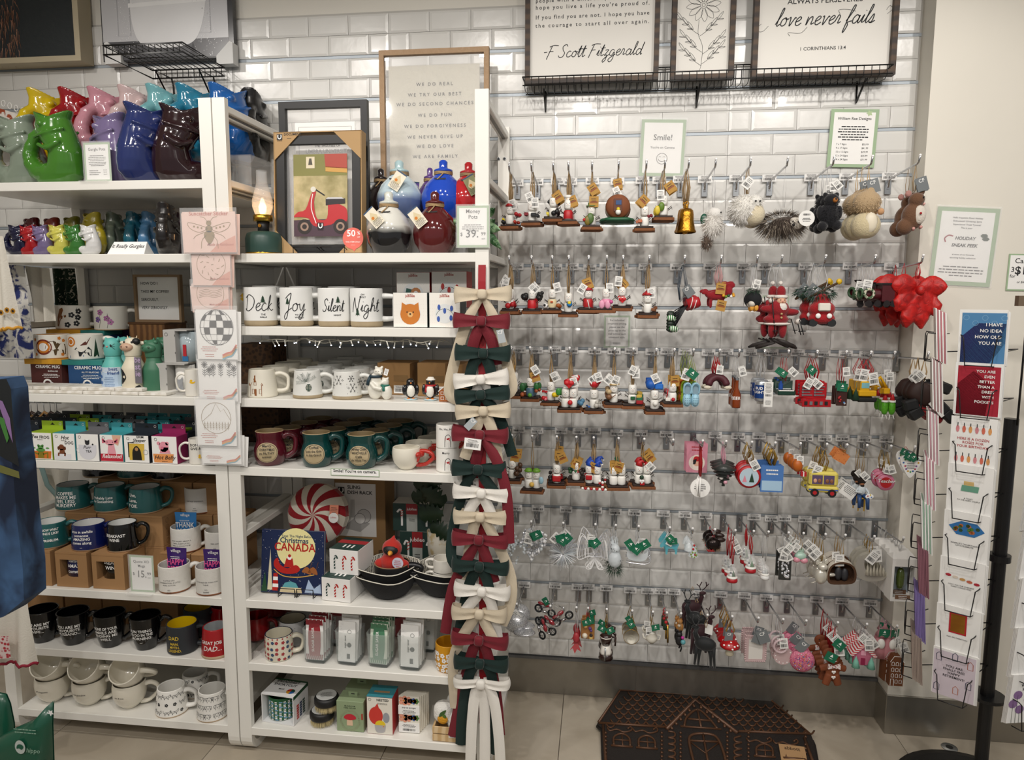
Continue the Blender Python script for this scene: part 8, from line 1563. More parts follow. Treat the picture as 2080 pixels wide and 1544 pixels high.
def piano(t):
 g=mt('14382c',.4);b=B().box(-.028,.028,-.022,.016,-.045,-.03,g,.002).add([(-.028,.014,-.03),(.028,.014,-.03),(.03,.02,.0),(-.026,.022,-.002)],[(0,1,2,3)],g);obj('case',b,t);b=B().box(-.025,.022,-.0225,-.008,-.031,-.0285,PAPER)
 for q in range(9):b.box(-.022+.005*q,-.0195+.005*q,-.016,-.008,-.0284,-.027,BLK)
 obj('keys',b,t);obj('bottle',B().cyl(.007,-.03,-.008,RGB('1c4a9a'),14,c=(-.015,-.002,0)).cyl(.004,-.008,.0,RGB('1c4a9a'),10,c=(-.015,-.002,0)),t)
hg(4,13,3,774,'dark green keyboard case ornament with a small blue bottle',piano,cord=RC,tags='gw',dy=.035)
def tools(t):
 r=mt('a8121c',.35);obj('case',B().box(-.038,.038,-.002,.004,-.045,.0,r,.002),t);obj('case_base',B().box(-.04,.04,-.03,.002,-.066,-.054,r,.002).box(-.04,.04,-.032,-.028,-.066,-.045,r,.001),t);b=B()
 for q,(z,l)in enumerate(((-.012,.034),(-.02,.03),(-.028,.026),(-.036,.034))):
  for x in(-.03,.004):b.box(x,x+l*.8,-.004,-.0022,z-.0014,z+.0014,SILV).cyl(.003,-.0045,-.0022,SILV,8,c=(x,0,z),ax='y')
 for q in range(5):b.box(-.034+.014*q,-.026+.014*q,-.034,-.032,-.06,-.05,SILV if q%2 else BLK)
 obj('tools',b,t)
hg(4,14,3,777,'open red toolbox ornament with silver wrenches',tools,cord=RC,tags='wwg',dy=.03,bundle=3,cw=.012)
def choc(t):
 b=B().box(-.016,.016,-.006,.004,-.075,-.012,mt('3a1a14',.4),.001);obj('bar',b,t);b=B().lines(0,-.02,.026,2,.006,PAPER,-.0065)
 for q in range(7):b.sph((rnd.uniform(-.011,.011),-.007,-.035-.035*rnd.random()),.0035,RGB(rnd.choice(('5a8ac0','c8c8c8','a82028'))),n=8,m=5)
 obj('print',b,t);tg(t,0,.0,'g',.1,-.01,1.2)
hg(4,15,3,778,'dark brown chocolate box ornament with a green tag',choc,cord=RC,tags='w',dy=.03)
def digger(t):
 y=mt('d8a414',.4);obj('cab',B().box(-.018,.004,-.012,.012,-.03,-.006,y,.002).box(-.016,.002,-.0128,-.012,-.022,-.009,RGB('7ab0b8')),t);obj('body',B().box(-.022,.02,-.014,.014,-.042,-.028,y,.002),t)
 obj('arm',B().tube([(.004,-.004,-.02),(.03,-.004,.004),(.046,-.004,-.022)],.004,y,6),t);obj('bucket',B().box(.038,.052,-.012,.006,-.036,-.022,y,.002),t);obj('tracks',B().box(-.026,.022,-.016,-.008,-.056,-.044,BLK,.005).box(-.026,.022,.008,.016,-.056,-.044,BLK,.005),t);obj('fir_tree',B().lathe([(.010,-.05),(0,-.02)],GRN,10,c=(-.03,-.016,0)),t)
hg(4,16,3,769,'yellow excavator ornament with black tracks',digger,cord=RC,tags='ww',dy=.04,cw=.012,bundle=2)
def pickle(t):
 g=mt('4f9a1c',.4,b=.6,bs=150)
 for s in(-.011,.011):obj('pickle',B().sph((s,0,-.05),(.011,.010,.024),g,e=.8),t);obj('hat',B().lathe([(.009,-.028),(.004,-.01),(0,-.002)],RD,14,c=(s,0,0)).cyl(.0105,-.032,-.026,MW_,14,c=(s,0,0)).sph((s,0,-.001),.004,MW_,n=8,m=5),t);obj('leg',B().tube([(s-.004,0,-.072),(s-.008,-.004,-.09)],.0014,PAPER,4).tube([(s+.004,0,-.072),(s+.008,-.004,-.088)],.0014,PAPER,4),t)
hg(4,17,3,797,'pair of green pickles ornament in red Santa hats',pickle,tags='w',dy=.035)
def skate(t):
 bk=mt('17181a',.6,b=.3,bs=80);br=mt('2e1812',.6);rd=mt('8c1218',.55);obj('glove_body',B().at(0,0,-.03,ry=.5).sph((0,0,0),(.036,.02,.028),br,e=.7,n=18,m=10),t);obj('red_cuff',B().at(0,0,-.055,ry=.6).box(-.012,.06,-.012,.012,-.016,.0,rd,.004),t)
 for x,z,r in((-.03,-.055,-.3),(-.018,-.075,-.6),(.04,-.012,.4),(.038,-.06,.8),(.058,-.08,.8)):obj('padding_block',B().at(x,-.014,z,ry=r).box(-.016,.016,-.01,.008,-.013,.013,bk,.004),t)
 obj('white_stripe',B().at(.03,-.02,-.07,ry=.8).box(-.03,.014,-.004,0,-.004,.004,PAPER),t)
hg(4,18,3,775,'black, brown and red hockey glove ornament on the last hook',skate,cord=TWINE,tags='w',dy=.04,bundle=3,cw=.008)
# ---- fourth row
PK=mt('d08a9c',.5);x=HP[6,8][0];zt=W(1408,900,-.1).z
for j in range(3):
 t=thing('pink_card_pack','pink carded decoration pack with a face in a round window'+('' if j==0 else ', behind the front pack'),'card pack',(x-.002*j,-.13+.02*j,zt-.1),0,'pink carded packs');obj('card',B().box(-.036,.036,-.0006,.0,0,.105,PK),t)
 if j==0:obj('print',B().dot(0,.036,.028,mt('e6d8cc'),-.0012,24).dot(0,.035,.012,mt('d8a890'),-.0016,14).poly(spl([(-.014,.04),(-.008,.058),(.01,.056),(.016,.042)],3),RD,-.0018).poly([(-.013,.03),(-.013,.046),(.0,.05),(-.005,.03)],BLK,-.002).lines(0,.092,.05,2,.011,RD,-.0012),t)
def disc(t):obj('disc',B().cyl(.033,-.002,.002,PAPER,32,c=(0,0,-.04),ax='y'),t);obj('print',B().lines(0,-.028,.04,4,.007,INK,-.0026),t)
hg(6,8,1,968,'flat white round disc ornament on red ribbon facing forward',disc,cord=RC,cr=.0018,bundle=2)
t=hg(6,8,4,966,'white round disc ornament turned edge on, red ribbon',disc,cord=RC,cr=.0016,dy=.012);t.rotation_euler.z=1.4
for o in list(COL.objects):
 if o.parent is None and o.get('group')==t.get('group')and o is not t:o.rotation_euler.z=rnd.uniform(1.2,1.5)
def tree2(c1,c2,b_):return PN(('tree',lambda b:[b.lathe([(.006+.0075*(5-q),-.012*q-.012),(.003,-.012*q+.004)],mt(c1,.35),9)for q in range(6)]),('figures',lambda b:ex(b,[('s',.0,-.02,.007,c2),('s',.01,-.035,.006,b_),('s',-.01,-.04,.007,c2),('s',.004,-.055,.007,b_),('s',-.004,-.008,.006,c2)])))
hg(6,9,3,945,'dark silver tree ornament decorated with tiny white and pink figures',tree2('3a3e3c','e2dcd8','d8a0b0'),cord=mt('d8a0b0',.5),cr=.002,dy=.03)
hg(6,10,3,943,'round red rimmed ornament with a pale blue winter scene',PN(('rim',lambda b:b.lathe([(.0,-.006),(.03,-.006),(.033,0),(.03,.006),(0,.006)],RD,28,c=(0,0,-.036),ax='y')),('scene',lambda b:b.dot(0,-.036,.026,RGB('b8ccd8'),-.0066,24).poly([(-.018,-.05),(-.006,-.05),(-.012,-.03)],RGB('d88a9a'),-.007).poly([(.0,-.05),(.014,-.05),(.007,-.022)],GRN,-.007))),cord=GC,tags='w',dy=.03,bundle=3,cw=.01)
BC=mt('4a78b8',.5)
hg(6,11,5,946,'plain pale blue printed backing card of a hanging decoration',PN(('card',lambda b:b.box(-.028,.028,-.001,0,-.07,0,BC)),('print',lambda b:b.lines(0,-.012,.04,2,.01,PAPER,-.0016).box(-.025,.025,-.0016,-.001,-.066,-.04,RGB('a8c8e0')))),cord=GC,dy=.018,bundle=3,cw=.01)
hg(6,12,4,930,'small orange bauble ornament holding a red gift box',PN(('bauble',lambda b:b.sph((0,0,-.026),(.017,.016,.022),RGB('b8601c'),n=16,m=10)),('gift',lambda b:b.box(.008,.026,-.02,-.006,-.058,-.044,RD).box(.015,.018,-.0205,-.0055,-.0585,-.0435,PAPER))),tags='w',dy=.035)
def van(t):
 y=mt('d8c860',.4);obj('body',B().box(-.034,.034,-.012,.012,-.036,0,y,.005).box(-.036,.036,-.0124,.0124,-.052,-.036,y,.004),t);obj('window',B().box(-.027,-.003,-.0132,-.012,-.03,-.008,RGB('5a4a6a')).box(.0,.024,-.0132,-.012,-.03,-.008,RGB('5a4a6a')),t);b=B().box(-.034,.034,-.0132,-.0124,-.046,-.043,RGB('3a5ab0'))
 for q in(-.02,-.01,.008,.018):b.sph((q,-.0134,-.022),(.0045,.001,.0055),mt(rnd.choice(('8a5a3c','d8a488'))),n=8,m=5)
 obj('print',b,t)
 for q in(-.02,.02):obj('wheel',B().cyl(.010,-.015,-.011,BLK,16,c=(q,0,-.052),ax='y').cyl(.005,-.0156,-.0148,RD,12,c=(q,0,-.052),ax='y'),t)
hg(6,13,3,957,'pale yellow van ornament with people at its windows',van,cord=GC,tags='w',dy=.035,bundle=3,cw=.01)
hg(6,14,3,920,'red patterned gift card hanging on the fifth hook from the right',PN(('card',lambda b:b.at(0,0,0,ry=.5).box(-.022,.022,-.001,0,-.034,0,mt2('8c141c','c87a40','vor',160,.5,(.1,.25))))),cord=GC,dy=.02)
def painter(t):
 sk=mt('a8704c',.7);obj('head',B().sph((0,0,-.016),(.008,.008,.01),sk,n=12,m=8),t);obj('hair',B().sph((0,.002,-.008),(.014,.012,.012),mt('1c120c',.9,b=.8,bs=400),n=14,m=8).sph((0,-.004,-.024),(.007,.005,.005),mt('1c120c',.9),n=8,m=5),t);obj('shirt',B().sph((0,0,-.04),(.014,.010,.018),mt('c8d0d4',.7),n=14,m=8).tube([(-.012,0,-.032),(-.02,-.006,-.044),(-.004,-.014,-.044)],.004,mt('c8d0d4',.7),7).tube([(.012,0,-.032),(.02,-.008,-.046),(.014,-.014,-.05)],.004,mt('c8d0d4',.7),7),t)
 obj('jeans',B().tube([(-.006,0,-.058),(-.012,-.016,-.064),(-.012,-.018,-.095)],[.008,.007,.005],RGB('2a4a7a'),8).tube([(.006,0,-.058),(.014,-.016,-.064),(.016,-.018,-.1)],[.008,.007,.005],RGB('2a4a7a'),8),t);obj('palette',B().sph((.018,-.02,-.056),(.014,.001,.009),PAPER,n=16,m=6).dot(.012,-.054,.0025,RD,-.0215,6).dot(.02,-.05,.0025,YEL,-.0215,6).dot(.024,-.058,.0025,BC,-.0215,6),t);obj('stool',B().box(-.012,.012,-.008,.01,-.068,-.064,RGB('b8902c')).box(-.011,-.008,-.006,-.003,-.11,-.068,RGB('b8902c')).box(.008,.011,-.006,-.003,-.11,-.068,RGB('b8902c')),t);obj('card',B().at(-.028,.006,-.03,ry=.6).box(-.026,.026,-.001,0,-.04,.0,WTAG).lines(0,-.006,.044,5,.005,INK,-.0014),t)
hg(6,15,3,972,'bearded painter figure ornament with palette, white shirt and jeans',painter,cord=GC,tags='w',dy=.035)
hg(6,16,4,962,'pink and red badge ornament lettered Teacher',PN(('badge',lambda b:b.lathe([(0,-.003),(.026,-.003),(.028,0),(0,.003)],RGB('c8708c'),24,c=(0,0,-.03),ax='y').dot(0,-.03,.018,RD,-.0036,20)),('lettering',lambda b:b.text('Teacher',0,-.024,.012,INK,-.0046,bold=1.5,w=.062,sh=.2).text('Teacher',0,-.024,.012,PAPER,-.005,w=.062,sh=.2))),cord=GC,tags='ww',dy=.02,bundle=2,cw=.01)
def heart(t):
 o=[(0,-.012),(.014,0),(.028,-.004),(.033,-.022),(.02,-.05),(0,-.075),(-.02,-.05),(-.033,-.022),(-.028,-.004),(-.014,0)];obj('heart_plate',shape(B(),o,-.002,.002,PAPER),t);b=B().lines(0,-.028,.03,3,.007,INK,-.0026)
 for q in range(14):a=2*PI*q/14;b.dot(.024*sin(a)*(1-.25*(cos(a)<0)),-.03+.025*cos(a),.0032,RGB(('c03a5a','3a6ab0','4a9a4a','d8a020','7a4a9a')[q%5]),-.0026,6)
 obj('handprints',b,t)
hg(6,17,2,925,'white heart plaque ornament with colourful handprints',heart,cord=RC,tags='gg',dy=.05,cw=.006)
# ---- fifth row: clear acrylic
ACR=mt('e8f0f4',.04,al=.6,v=0,c=1);ACW=mt('fafafa',.15,al=.92,v=0,c=.6);GLI=mt('e8eaf0',.12,.6)
def spk(n,r,c=(0,0,-.04),L=.03,m=ACW,fl=.5,w=.002,seed=1):
 def f(b):
  R=random.Random(seed)
  for i in range(n):
   a=R.uniform(0,2*PI);q=R.uniform(-fl,fl);d=Vector((cos(a)*cos(q),sin(q),sin(a)*cos(q)));p=Vector(c);b.tube([p+d*r*.15,p+d*(r+L*R.uniform(.3,1))],[w,w*.3],R.choice((m,GLI,ACR)),3,cap=False)
 return f
hg(8,0,2,1090,'clear sparkling beaded cluster ornament at the left end',P1('crystal',lambda b:[b.sph((rnd.gauss(0,.012),rnd.gauss(0,.008),-.035+rnd.gauss(0,.02)),.0045,ACR,n=7,m=5)for q in range(60)]),cord=NC,dy=.04)
def aheart(b):
 for q in range(90):
  a=2*PI*q/90;r=rnd.uniform(.6,1);x=.036*sin(a)**3*r;z=-.038+(.030*cos(a)-.012*cos(2*a)-.005*cos(3*a)-.002*cos(4*a))*r;b.sph((x,rnd.uniform(-.006,.006),z),.0042,rnd.choice((ACR,ACW,GLI)),n=6,m=4)
hg(8,1,3,1085,'clear beaded acrylic heart ornament',P1('beaded_heart',aheart),tags='wgg',dy=.035)
hg(8,2,3,1098,'clear spiky starburst ornament',P1('spikes',spk(170,.018,L=.028)),tags='wwggg',dy=.035)
hg(8,3,3,1100,'white beaded butterfly ornament',P1('wings',lambda b:[b.line(spl([(0,-.04),(s*.03*k,-.02+.03*k),(s*.04*k,-.04-.01*k),(s*.02,-.045)],5,True),.0022,rnd.choice((ACW,GLI)),-.001*j,closed=True)for s in(-1,1)for j,k in enumerate((.5,.7,.9,1.1,1.25))]+[b.line(spl([(0,-.05),(s*.025*k,-.06-.02*k),(s*.01,-.07-.012*k)],5,True),.002,ACW,-.001,closed=True)for s in(-1,1)for k in(.5,.8,1)]),tags='wgg',dy=.035)
hg(8,4,3,1103,'clear glass snowman ornament with a green fir sprig',PN(('snowman',lambda b:b.sph((0,0,-.016),.013,ACR,n=16,m=10).sph((0,0,-.048),(.019,.018,.024),ACR,n=18,m=12)),('flakes',lambda b:[b.sph((rnd.gauss(0,.008),-.012,-.045+rnd.gauss(0,.015)),.0014,BLK,n=5,m=4)for q in range(16)]),('fir_sprig',lambda b:fur(b,(0,-.008,-.075),(.018,.01,.008),120,.016,GRN,7,.0008))),dy=.035)
hg(8,5,3,1108,'clear acrylic sleigh ornament',PN(('sleigh',lambda b:shape(b,[(-.026,-.012),(-.022,-.036),(.02,-.036),(.028,-.01),(.018,-.018),(-.006,-.02)],-.012,.012,ACR)),('runner',lambda b:b.tube(spl([(-.03,-.008,-.046),(.02,-.008,-.048),(.034,-.008,-.038),(.03,-.008,-.028)],4),.0016,GLI,5).tube(spl([(-.03,.008,-.046),(.02,.008,-.048),(.034,.008,-.038),(.03,.008,-.028)],4),.0016,GLI,5))),tags='wwggg',dy=.035)
AQ=mt('5ab8c8',.06,al=.7,v=0,c=1)
def horse(b,m=AQ):shape(b,[(-.03,-.03),(-.02,-.012),(-.01,0),(.002,-.014),(.02,-.024),(.034,-.02),(.03,-.034),(.028,-.055),(.022,-.055),(.02,-.04),(.0,-.038),(-.004,-.058),(-.01,-.056),(-.012,-.03),(-.024,-.036)],-.006,.006,m,3)
hg(8,6,3,1092,'iridescent aqua unicorn ornament',P1('acrylic_horse',horse),tags='wgg',dy=.035)
hg(8,7,3,1095,'clear glass bells ornament with a small green wreath and red berries',PN(('bell',lambda b:b.lathe([(.016,-.04),(.01,-.02),(0,-.01)],ACR,18,c=(-.008,0,0),cap=False).lathe([(.018,-.06),(.011,-.036),(0,-.026)],ACR,18,c=(.008,0,0),cap=False)),('wreath',lambda b:ex(b,[('s',.008+.009*cos(q),-.05+.009*sin(q),.003,'7a9a3a')for q in range(7)]+[('s',.006,-.03,.004,'b01c22'),('s',.012,-.05,.003,'b01c22')]))),dy=.03)
hg(8,8,3,1092,'dark mirrored owl ornament with red berries',PN(('body',lambda b:b.sph((0,0,-.024),(.026,.02,.024),mt('2a2220',.15,.7),n=16,m=10).sph((.024,.0,-.008),(.018,.008,.009),mt('2a1c18',.3),n=10,m=6)),('berries',lambda b:ex(b,[('s',-.022+.004*q,-.04-.003*(q%2),.0032,'a01c20')for q in range(6)])),('feathers',lambda b:fur(b,(0,.0,-.036),(.024,.018,.01),160,.01,mt('6a5238'),3,.001))),cord=RC,dy=.035)
def globe(bc,inn,r=.019):
 return PN(('base',lambda b:b.lathe([(0,-.062),(r*.95,-.062),(r,-.058),(r*.9,-.048),(0,-.046)],mt(bc,.4),20).lathe([(r*.9,-.049),(r*.98,-.046),(r*.9,-.043)],MW_,20)),('scene',lambda b:b.lathe([(.008,-.044),(.0,-.022)],RGB(inn),10,c=(.004,0,0)).sph((-.006,-.004,-.038),.0055,RGB('e2e6e6' if bc!='e4e4e2' else 'd0d4d8'),n=8,m=5).sph((-.006,-.004,-.03),.004,RGB('2a3a4a' if bc!='e4e4e2' else 'e4e4e4'),n=8,m=5)),('glass_globe',lambda b:b.sph((0,0,-.028),r,mt('ffffff',.02,al=.22,v=0,c=1),n=20,m=14)))
hg(8,9,4,1146,'red based snow globe ornament with a penguin',globe('a81420','1f5a34'),cord=RC,cr=.0018,dy=.04,tags='w',cat='snow globe');hg(8,10,4,1126,'red based snow globe ornament with a snowman beside a tree',globe('a81420','2f7a3c'),cord=RC,cr=.0018,dy=.035,cat='snow globe');hg(8,11,3,1140,'small snow globe ornament with a plain white base',globe('e4e4e2','d8dcdc',.0155),dy=.035,cat='snow globe')
hg(8,12,3,1124,'narrow silver framed mirror ornament with relief',PN(('frame',lambda b:b.box(-.016,.016,-.003,.003,-.075,0,mt('5a5c5c',.3,.9),.001)),('relief',lambda b:[b.sph((rnd.uniform(-.01,.01),-.004,-.008-.058*rnd.random()),(.003,.002,.004),GLI,n=6,m=4)for q in range(34)])),tags='www',dy=.03)
hg(8,13,4,1118,'pink and mint glass bird ornament',P1('bird',lambda b:b.sph((0,0,-.02),(.02,.013,.014),mt('a8c8b8',.2,c=1),n=14,m=8).sph((-.012,-.004,-.032),(.013,.01,.01),mt('d890a0',.2,c=1),n=12,m=8).sph((.012,-.004,-.034),(.013,.01,.01),mt('d890a0',.2,c=1),n=12,m=8)),tags='w',dy=.03,cord=TWINE)
PEA=mt('d0ccc0',.2,.3,c=.6)
hg(8,14,4,1140,'pearly grey mouse ornament with a long tail',PN(('body',lambda b:b.sph((0,0,-.04),(.016,.014,.022),PEA,n=14,m=10).sph((.002,-.004,-.014),(.012,.012,.01),PEA,n=12,m=8)),('ears',lambda b:b.sph((-.01,0,-.004),(.006,.002,.007),PEA,n=8,m=6).sph((.012,0,-.002),(.006,.002,.007),PEA,n=8,m=6)),('limbs',lambda b:b.sph((.024,-.004,-.035),(.014,.005,.005),PEA,n=10,m=6).tube([(-.01,0,-.055),(-.024,0,-.06)],.0016,PEA,5))),tags='w',dy=.03,cord=GC)
def cave(t):
 m=mt('4a2e18',.8);b=B();pts=spl([(-.03,-.056),(-.031,-.02),(-.012,-.002),(.016,-.002),(.032,-.02),(.03,-.05),(.0,-.058)],4,True);n=len(pts)
 b.add([(x,y_,z)for y_ in(-.014,.012)for x,z in pts],[(q,(q+1)%n,n+(q+1)%n,n+q)for q in range(n)],mt('cfc8bc',.8));inn=[(x*.85,-.028+(z+.028)*.85)for x,z in pts];b.add([(x,-.014,z)for x,z in pts]+[(x,-.014,z)for x,z in inn],[(q,(q+1)%n,n+(q+1)%n,n+q)for q in range(n)],m);b.add([(x,-.014,z)for x,z in inn]+[(x,.011,z)for x,z in inn],[(q,(q+1)%n,n+(q+1)%n,n+q)for q in range(n)]+[tuple(range(n,2*n))],m);obj('grotto',b,t)
 obj('figures',B().sph((-.006,-.002,-.034),(.009,.007,.018),mt('2c2c30',.5),n=10,m=8).sph((.009,-.002,-.036),(.009,.007,.017),mt('2c2c30',.5),n=10,m=8).sph((-.006,-.005,-.014),.004,mt('8a6a50'),n=8,m=5),t)
hg(8,15,3,1138,'rough grotto ornament with two dark figures inside',cave,tags='w',dy=.03,cord=TWINE)
hg(8,16,3,1122,'silver crescent moon ornament with a row of tiny trees',PN(('moon',lambda b:shape(b,[(.0,0),(-.022,-.008),(-.034,-.03),(-.026,-.058),(.0,-.068),(.03,-.062),(.038,-.045),(.01,-.05),(-.01,-.04),(-.014,-.02)],-.006,.006,mt('c4c0b4',.3,.5))),('tree',lambda b:[b.lathe([(.006,-.052),(.0,-.026-.006*(q%2))],mt('d0cbbc',.4,.3),7,c=(-.006+.007*q,-.006,0))for q in range(6)])),tags='ww',dy=.025,cord=GC)
def pbox(t):
 w=mt('e6e4e0',.5);b=B().box(-.026,.026,-.03,-.0285,-.11,-.1,w).box(-.026,-.02,-.03,-.0285,-.1,-.028,w).box(.02,.026,-.03,-.0285,-.1,-.028,w).box(-.026,.026,-.03,-.0285,-.028,-.01,w).box(-.026,-.0245,-.0285,.006,-.11,-.01,w).box(.0245,.026,-.0285,.006,-.11,-.01,w).box(-.026,.026,.0045,.006,-.11,-.01,mt('b8c4cc',.5)).box(-.026,.026,-.0285,.0045,-.11,-.1085,w).add([(-.026,-.03,-.01),(.026,-.03,-.01),(.026,.006,-.01),(-.026,.006,-.01),(-.02,-.016,.0),(.02,-.016,.0)],[(0,1,5,4),(3,2,5,4),(0,4,3),(1,5,2)],w);obj('gift_carton',b,t)
 obj('glass_pickle',B().sph((0,-.012,-.062),(.009,.009,.026),mt('4a5a1a',.15,b=.8,bs=200,c=1),e=.8).cyl(.003,-.036,-.03,GLI,8,c=(0,-.012,0)),t);obj('print',B().box(-.016,.016,-.0308,-.0301,-.104,-.094,mt('7a5a44')).lines(0,-.097,.024,2,.004,PAPER,-.0314).line([(-.0205,-.1),(-.0205,-.028),(.0205,-.028),(.0205,-.1)],.0008,INK,-.0304),t)
x,zh=HP[8,17]
hg(8,17,5,1118,'white window gift box with a green glass pickle inside',pbox,y0=-.235,dy=.038,jit=0,cat='gift box',name='pickle_gift_box')
# ---- bottom row
SPA=mt2('8a8c90','f2f2f4','noise',700,.3,(.4,.62),m=.5)
hg(10,0,2,1240,'silver glitter baseball cap ornament',PN(('crown',lambda b:b.sph((-.004,0,-.03),(.03,.028,.026),SPA,n=20,m=10)),('peak',lambda b:b.sph((.02,-.02,-.046),(.028,.022,.006),SPA,n=18,m=6))),tags='ww',dy=.05,cr=.0006)
def moto(t):
 r=mt('8c1420',.2,c=1);obj('frame',B().tube([(-.02,0,-.04),(.0,0,-.03),(.02,0,-.018),(.024,0,-.004)],.003,CHROME,6).tube([(-.01,-.006,-.045),(.012,-.006,-.045)],.005,CHROME,8).tube([(.012,-.014,.0),(.018,.0,-.002),(.012,.014,.0)],.0015,CHROME,5),t);obj('fuel_tank',B().sph((.004,0,-.02),(.014,.007,.008),r,n=12,m=8).sph((-.02,0,-.022),(.012,.006,.006),r,n=10,m=6),t)
 for x,z in((-.024,-.044),(.028,-.044)):obj('wheel',B().tube([(x+.013*cos(a),0,z+.013*sin(a))for a in[2*PI*j/16 for j in range(16)]],.0035,BLK,6,closed=True).tube([(x-.01,0,z),(x+.01,0,z)],.001,CHROME,4).tube([(x,0,z-.01),(x,0,z+.01)],.001,CHROME,4),t)
for j in range(4):
 r=hang(10,1,moto,1,1232+14*j,'red and chrome motorcycle ornament, %s'%('highest of the cluster','second highest of the cluster','second lowest of the cluster','lowest of the cluster')[j],cord=NC,tags='g' if j==0 else '',cr=.0007,grp='motorcycle ornaments');r.location+=Vector(((-.018,.02,.012,-.006)[j],.03*(3-j)*.6,0));r.rotation_euler=(0,(.2,-.5,.7,1.2)[j],rnd.uniform(-.8,.8))
hg(10,2,3,1284,'coral red koi fish ornament hanging head up',PN(('body',lambda b:b.sph((0,0,-.022),(.012,.009,.02),RGB('a8323a'),n=14,m=10)),('fins',lambda b:shape(b,[(0,-.036),(-.022,-.07),(-.012,-.062),(-.004,-.082),(.004,-.064),(.018,-.072),(.01,-.05)],-.001,.001,RGB('b84a4e'),0))),dy=.03)
hg(10,3,4,1264,'wooden serving board ornament with grapes and cheese',PN(('board',lambda b:b.box(-.024,.024,-.003,.003,-.062,0,mt('9a6a38',.6),.002)),('food',lambda b:ex(b,[('s',-.008,-.014,.008,'c89a60',-.004),('s',.008,-.02,.006,'5a3a7a',-.005),('s',.012,-.028,.005,'5a3a7a',-.005),('s',-.01,-.05,.010,'e0d8c4',-.003),('s',.012,-.046,.006,'2a1c18',-.004),('b',.012,-.056,.012,'d8b868',-.004)]))),cord=RC,tags='gg',dy=.02)
def moka(t):
 br=mt('2c1612',.25,c=.6);w=mt('e2ddd4',.3);obj('upper_chamber',B().lathe([(.014,-.05),(.021,-.03),(.022,-.014),(.012,-.008),(0,-.004)],br,8).sph((0,0,-.002),.004,GOLDF,n=8,m=6).lathe([(.0222,-.02),(.0226,-.018),(.0222,-.016)],w,8,cap=False),t);obj('waist',B().lathe([(.0225,-.08),(.021,-.074),(.0145,-.05)],w,8),t);obj('lower_chamber',B().lathe([(.026,-.1),(.023,-.08),(0,-.079)],br,8),t);obj('handle',B().tube([(.02,0,-.018),(.034,0,-.02),(.032,0,-.05)],.0035,br,6),t);obj('spoon',B().tube([(-.001,-.024,-.05),(-.001,-.027,-.096)],.0028,SILV,6),t)
hg(10,4,3,1283,'dark brown and cream stovetop coffee pot ornament',moka,cord=GC,tags='gg',dy=.04)
CH_=mt('d8d4c8',.15,c=.6)
hg(10,5,3,1278,'cream and gold china teacup and saucer ornament',PN(('saucer',lambda b:b.lathe([(0,.002),(.022,0),(.027,-.004),(.0275,-.0035)],CH_,28,c=(0,0,-.028),ax='y')),('cup',lambda b:b.lathe([(.006,-.008),(.012,-.014),(.016,-.026)],CH_,20,c=(-.002,0,-.026),ax='y',cap=False).dot(-.002,-.026,.0068,CH_,-.0082)),('gold_rim',lambda b:b.tube([(.0272*cos(a),-.004,-.028+.0272*sin(a))for a in[2*PI*j/24 for j in range(24)]],.0008,GOLDF,4,closed=True))),cord=GC,tags='g',dy=.03,bundle=2,cw=.01)
hg(10,6,3,1280,'cream and gold china teapot ornament',PN(('pot',lambda b:b.lathe([(.008,-.048),(.019,-.036),(.02,-.024),(.012,-.01),(.013,-.009),(.004,-.004),(0,0)],CH_,20)),('spout',lambda b:b.tube([(-.016,0,-.034),(-.028,0,-.028),(-.031,0,-.014)],[.005,.0035,.0025],CH_,8)),('handle',lambda b:b.tube([(.018,0,-.018),(.03,0,-.018),(.028,0,-.034),(.018,0,-.036)],.0022,CH_,6))),cord=GC,tags='wg',dy=.03)
hg(10,7,3,1256,'dark green bottle ornament with a gold stick and red ribbon',PN(('bottle',lambda b:b.lathe([(0,-.04),(.01,-.04),(.01,-.018),(.004,-.006),(0,0)],RGB('1c3a24'),14)),('stick',lambda b:b.tube([(.006,-.008,-.02),(.008,-.008,-.085)],.0035,GOLDF,6)),('ribbon',lambda b:ex(b,[('s',0,-.012,.006,'b01c22',-.006),('s',.004,-.022,.004,'b01c22',-.008)]))),cord=RC,cr=.002,dy=.03)
def catf(c,extra=()):return PN(('body',lambda b:b.sph((0,0,-.03),(.014,.011,.02),RGB(c),n=14,m=10).sph((-.002,-.004,-.006),(.011,.010,.009),RGB(c),n=12,m=8).tube([(.004,0,-.046),(.008,0,-.06),(.004,0,-.072)],.0028,RGB(c),6)),('ears',lambda b:b.lathe([(.004,.0),(0,.009)],RGB(c),8,c=(-.008,0,0)).lathe([(.004,.0),(0,.009)],RGB(c),8,c=(.005,0,0))),('decorations',lambda b:ex(b,extra)))
hg(10,8,2,1284,'black cat ornament clutching shiny baubles',catf('17171a',[('s',.008,-.014,.006,'b02a8a',-.014),('s',.010,-.03,.009,'5a98a0',-.014)]),dy=.03,cord=TWINE);r=hang(10,8,catf('b07a40',[('s',-.006,-.02,.005,'e2d8c8',-.01)]),2,1266,'orange tabby cat ornament above the black cat',cord=TWINE,dy=.03);r.location.y+=.05
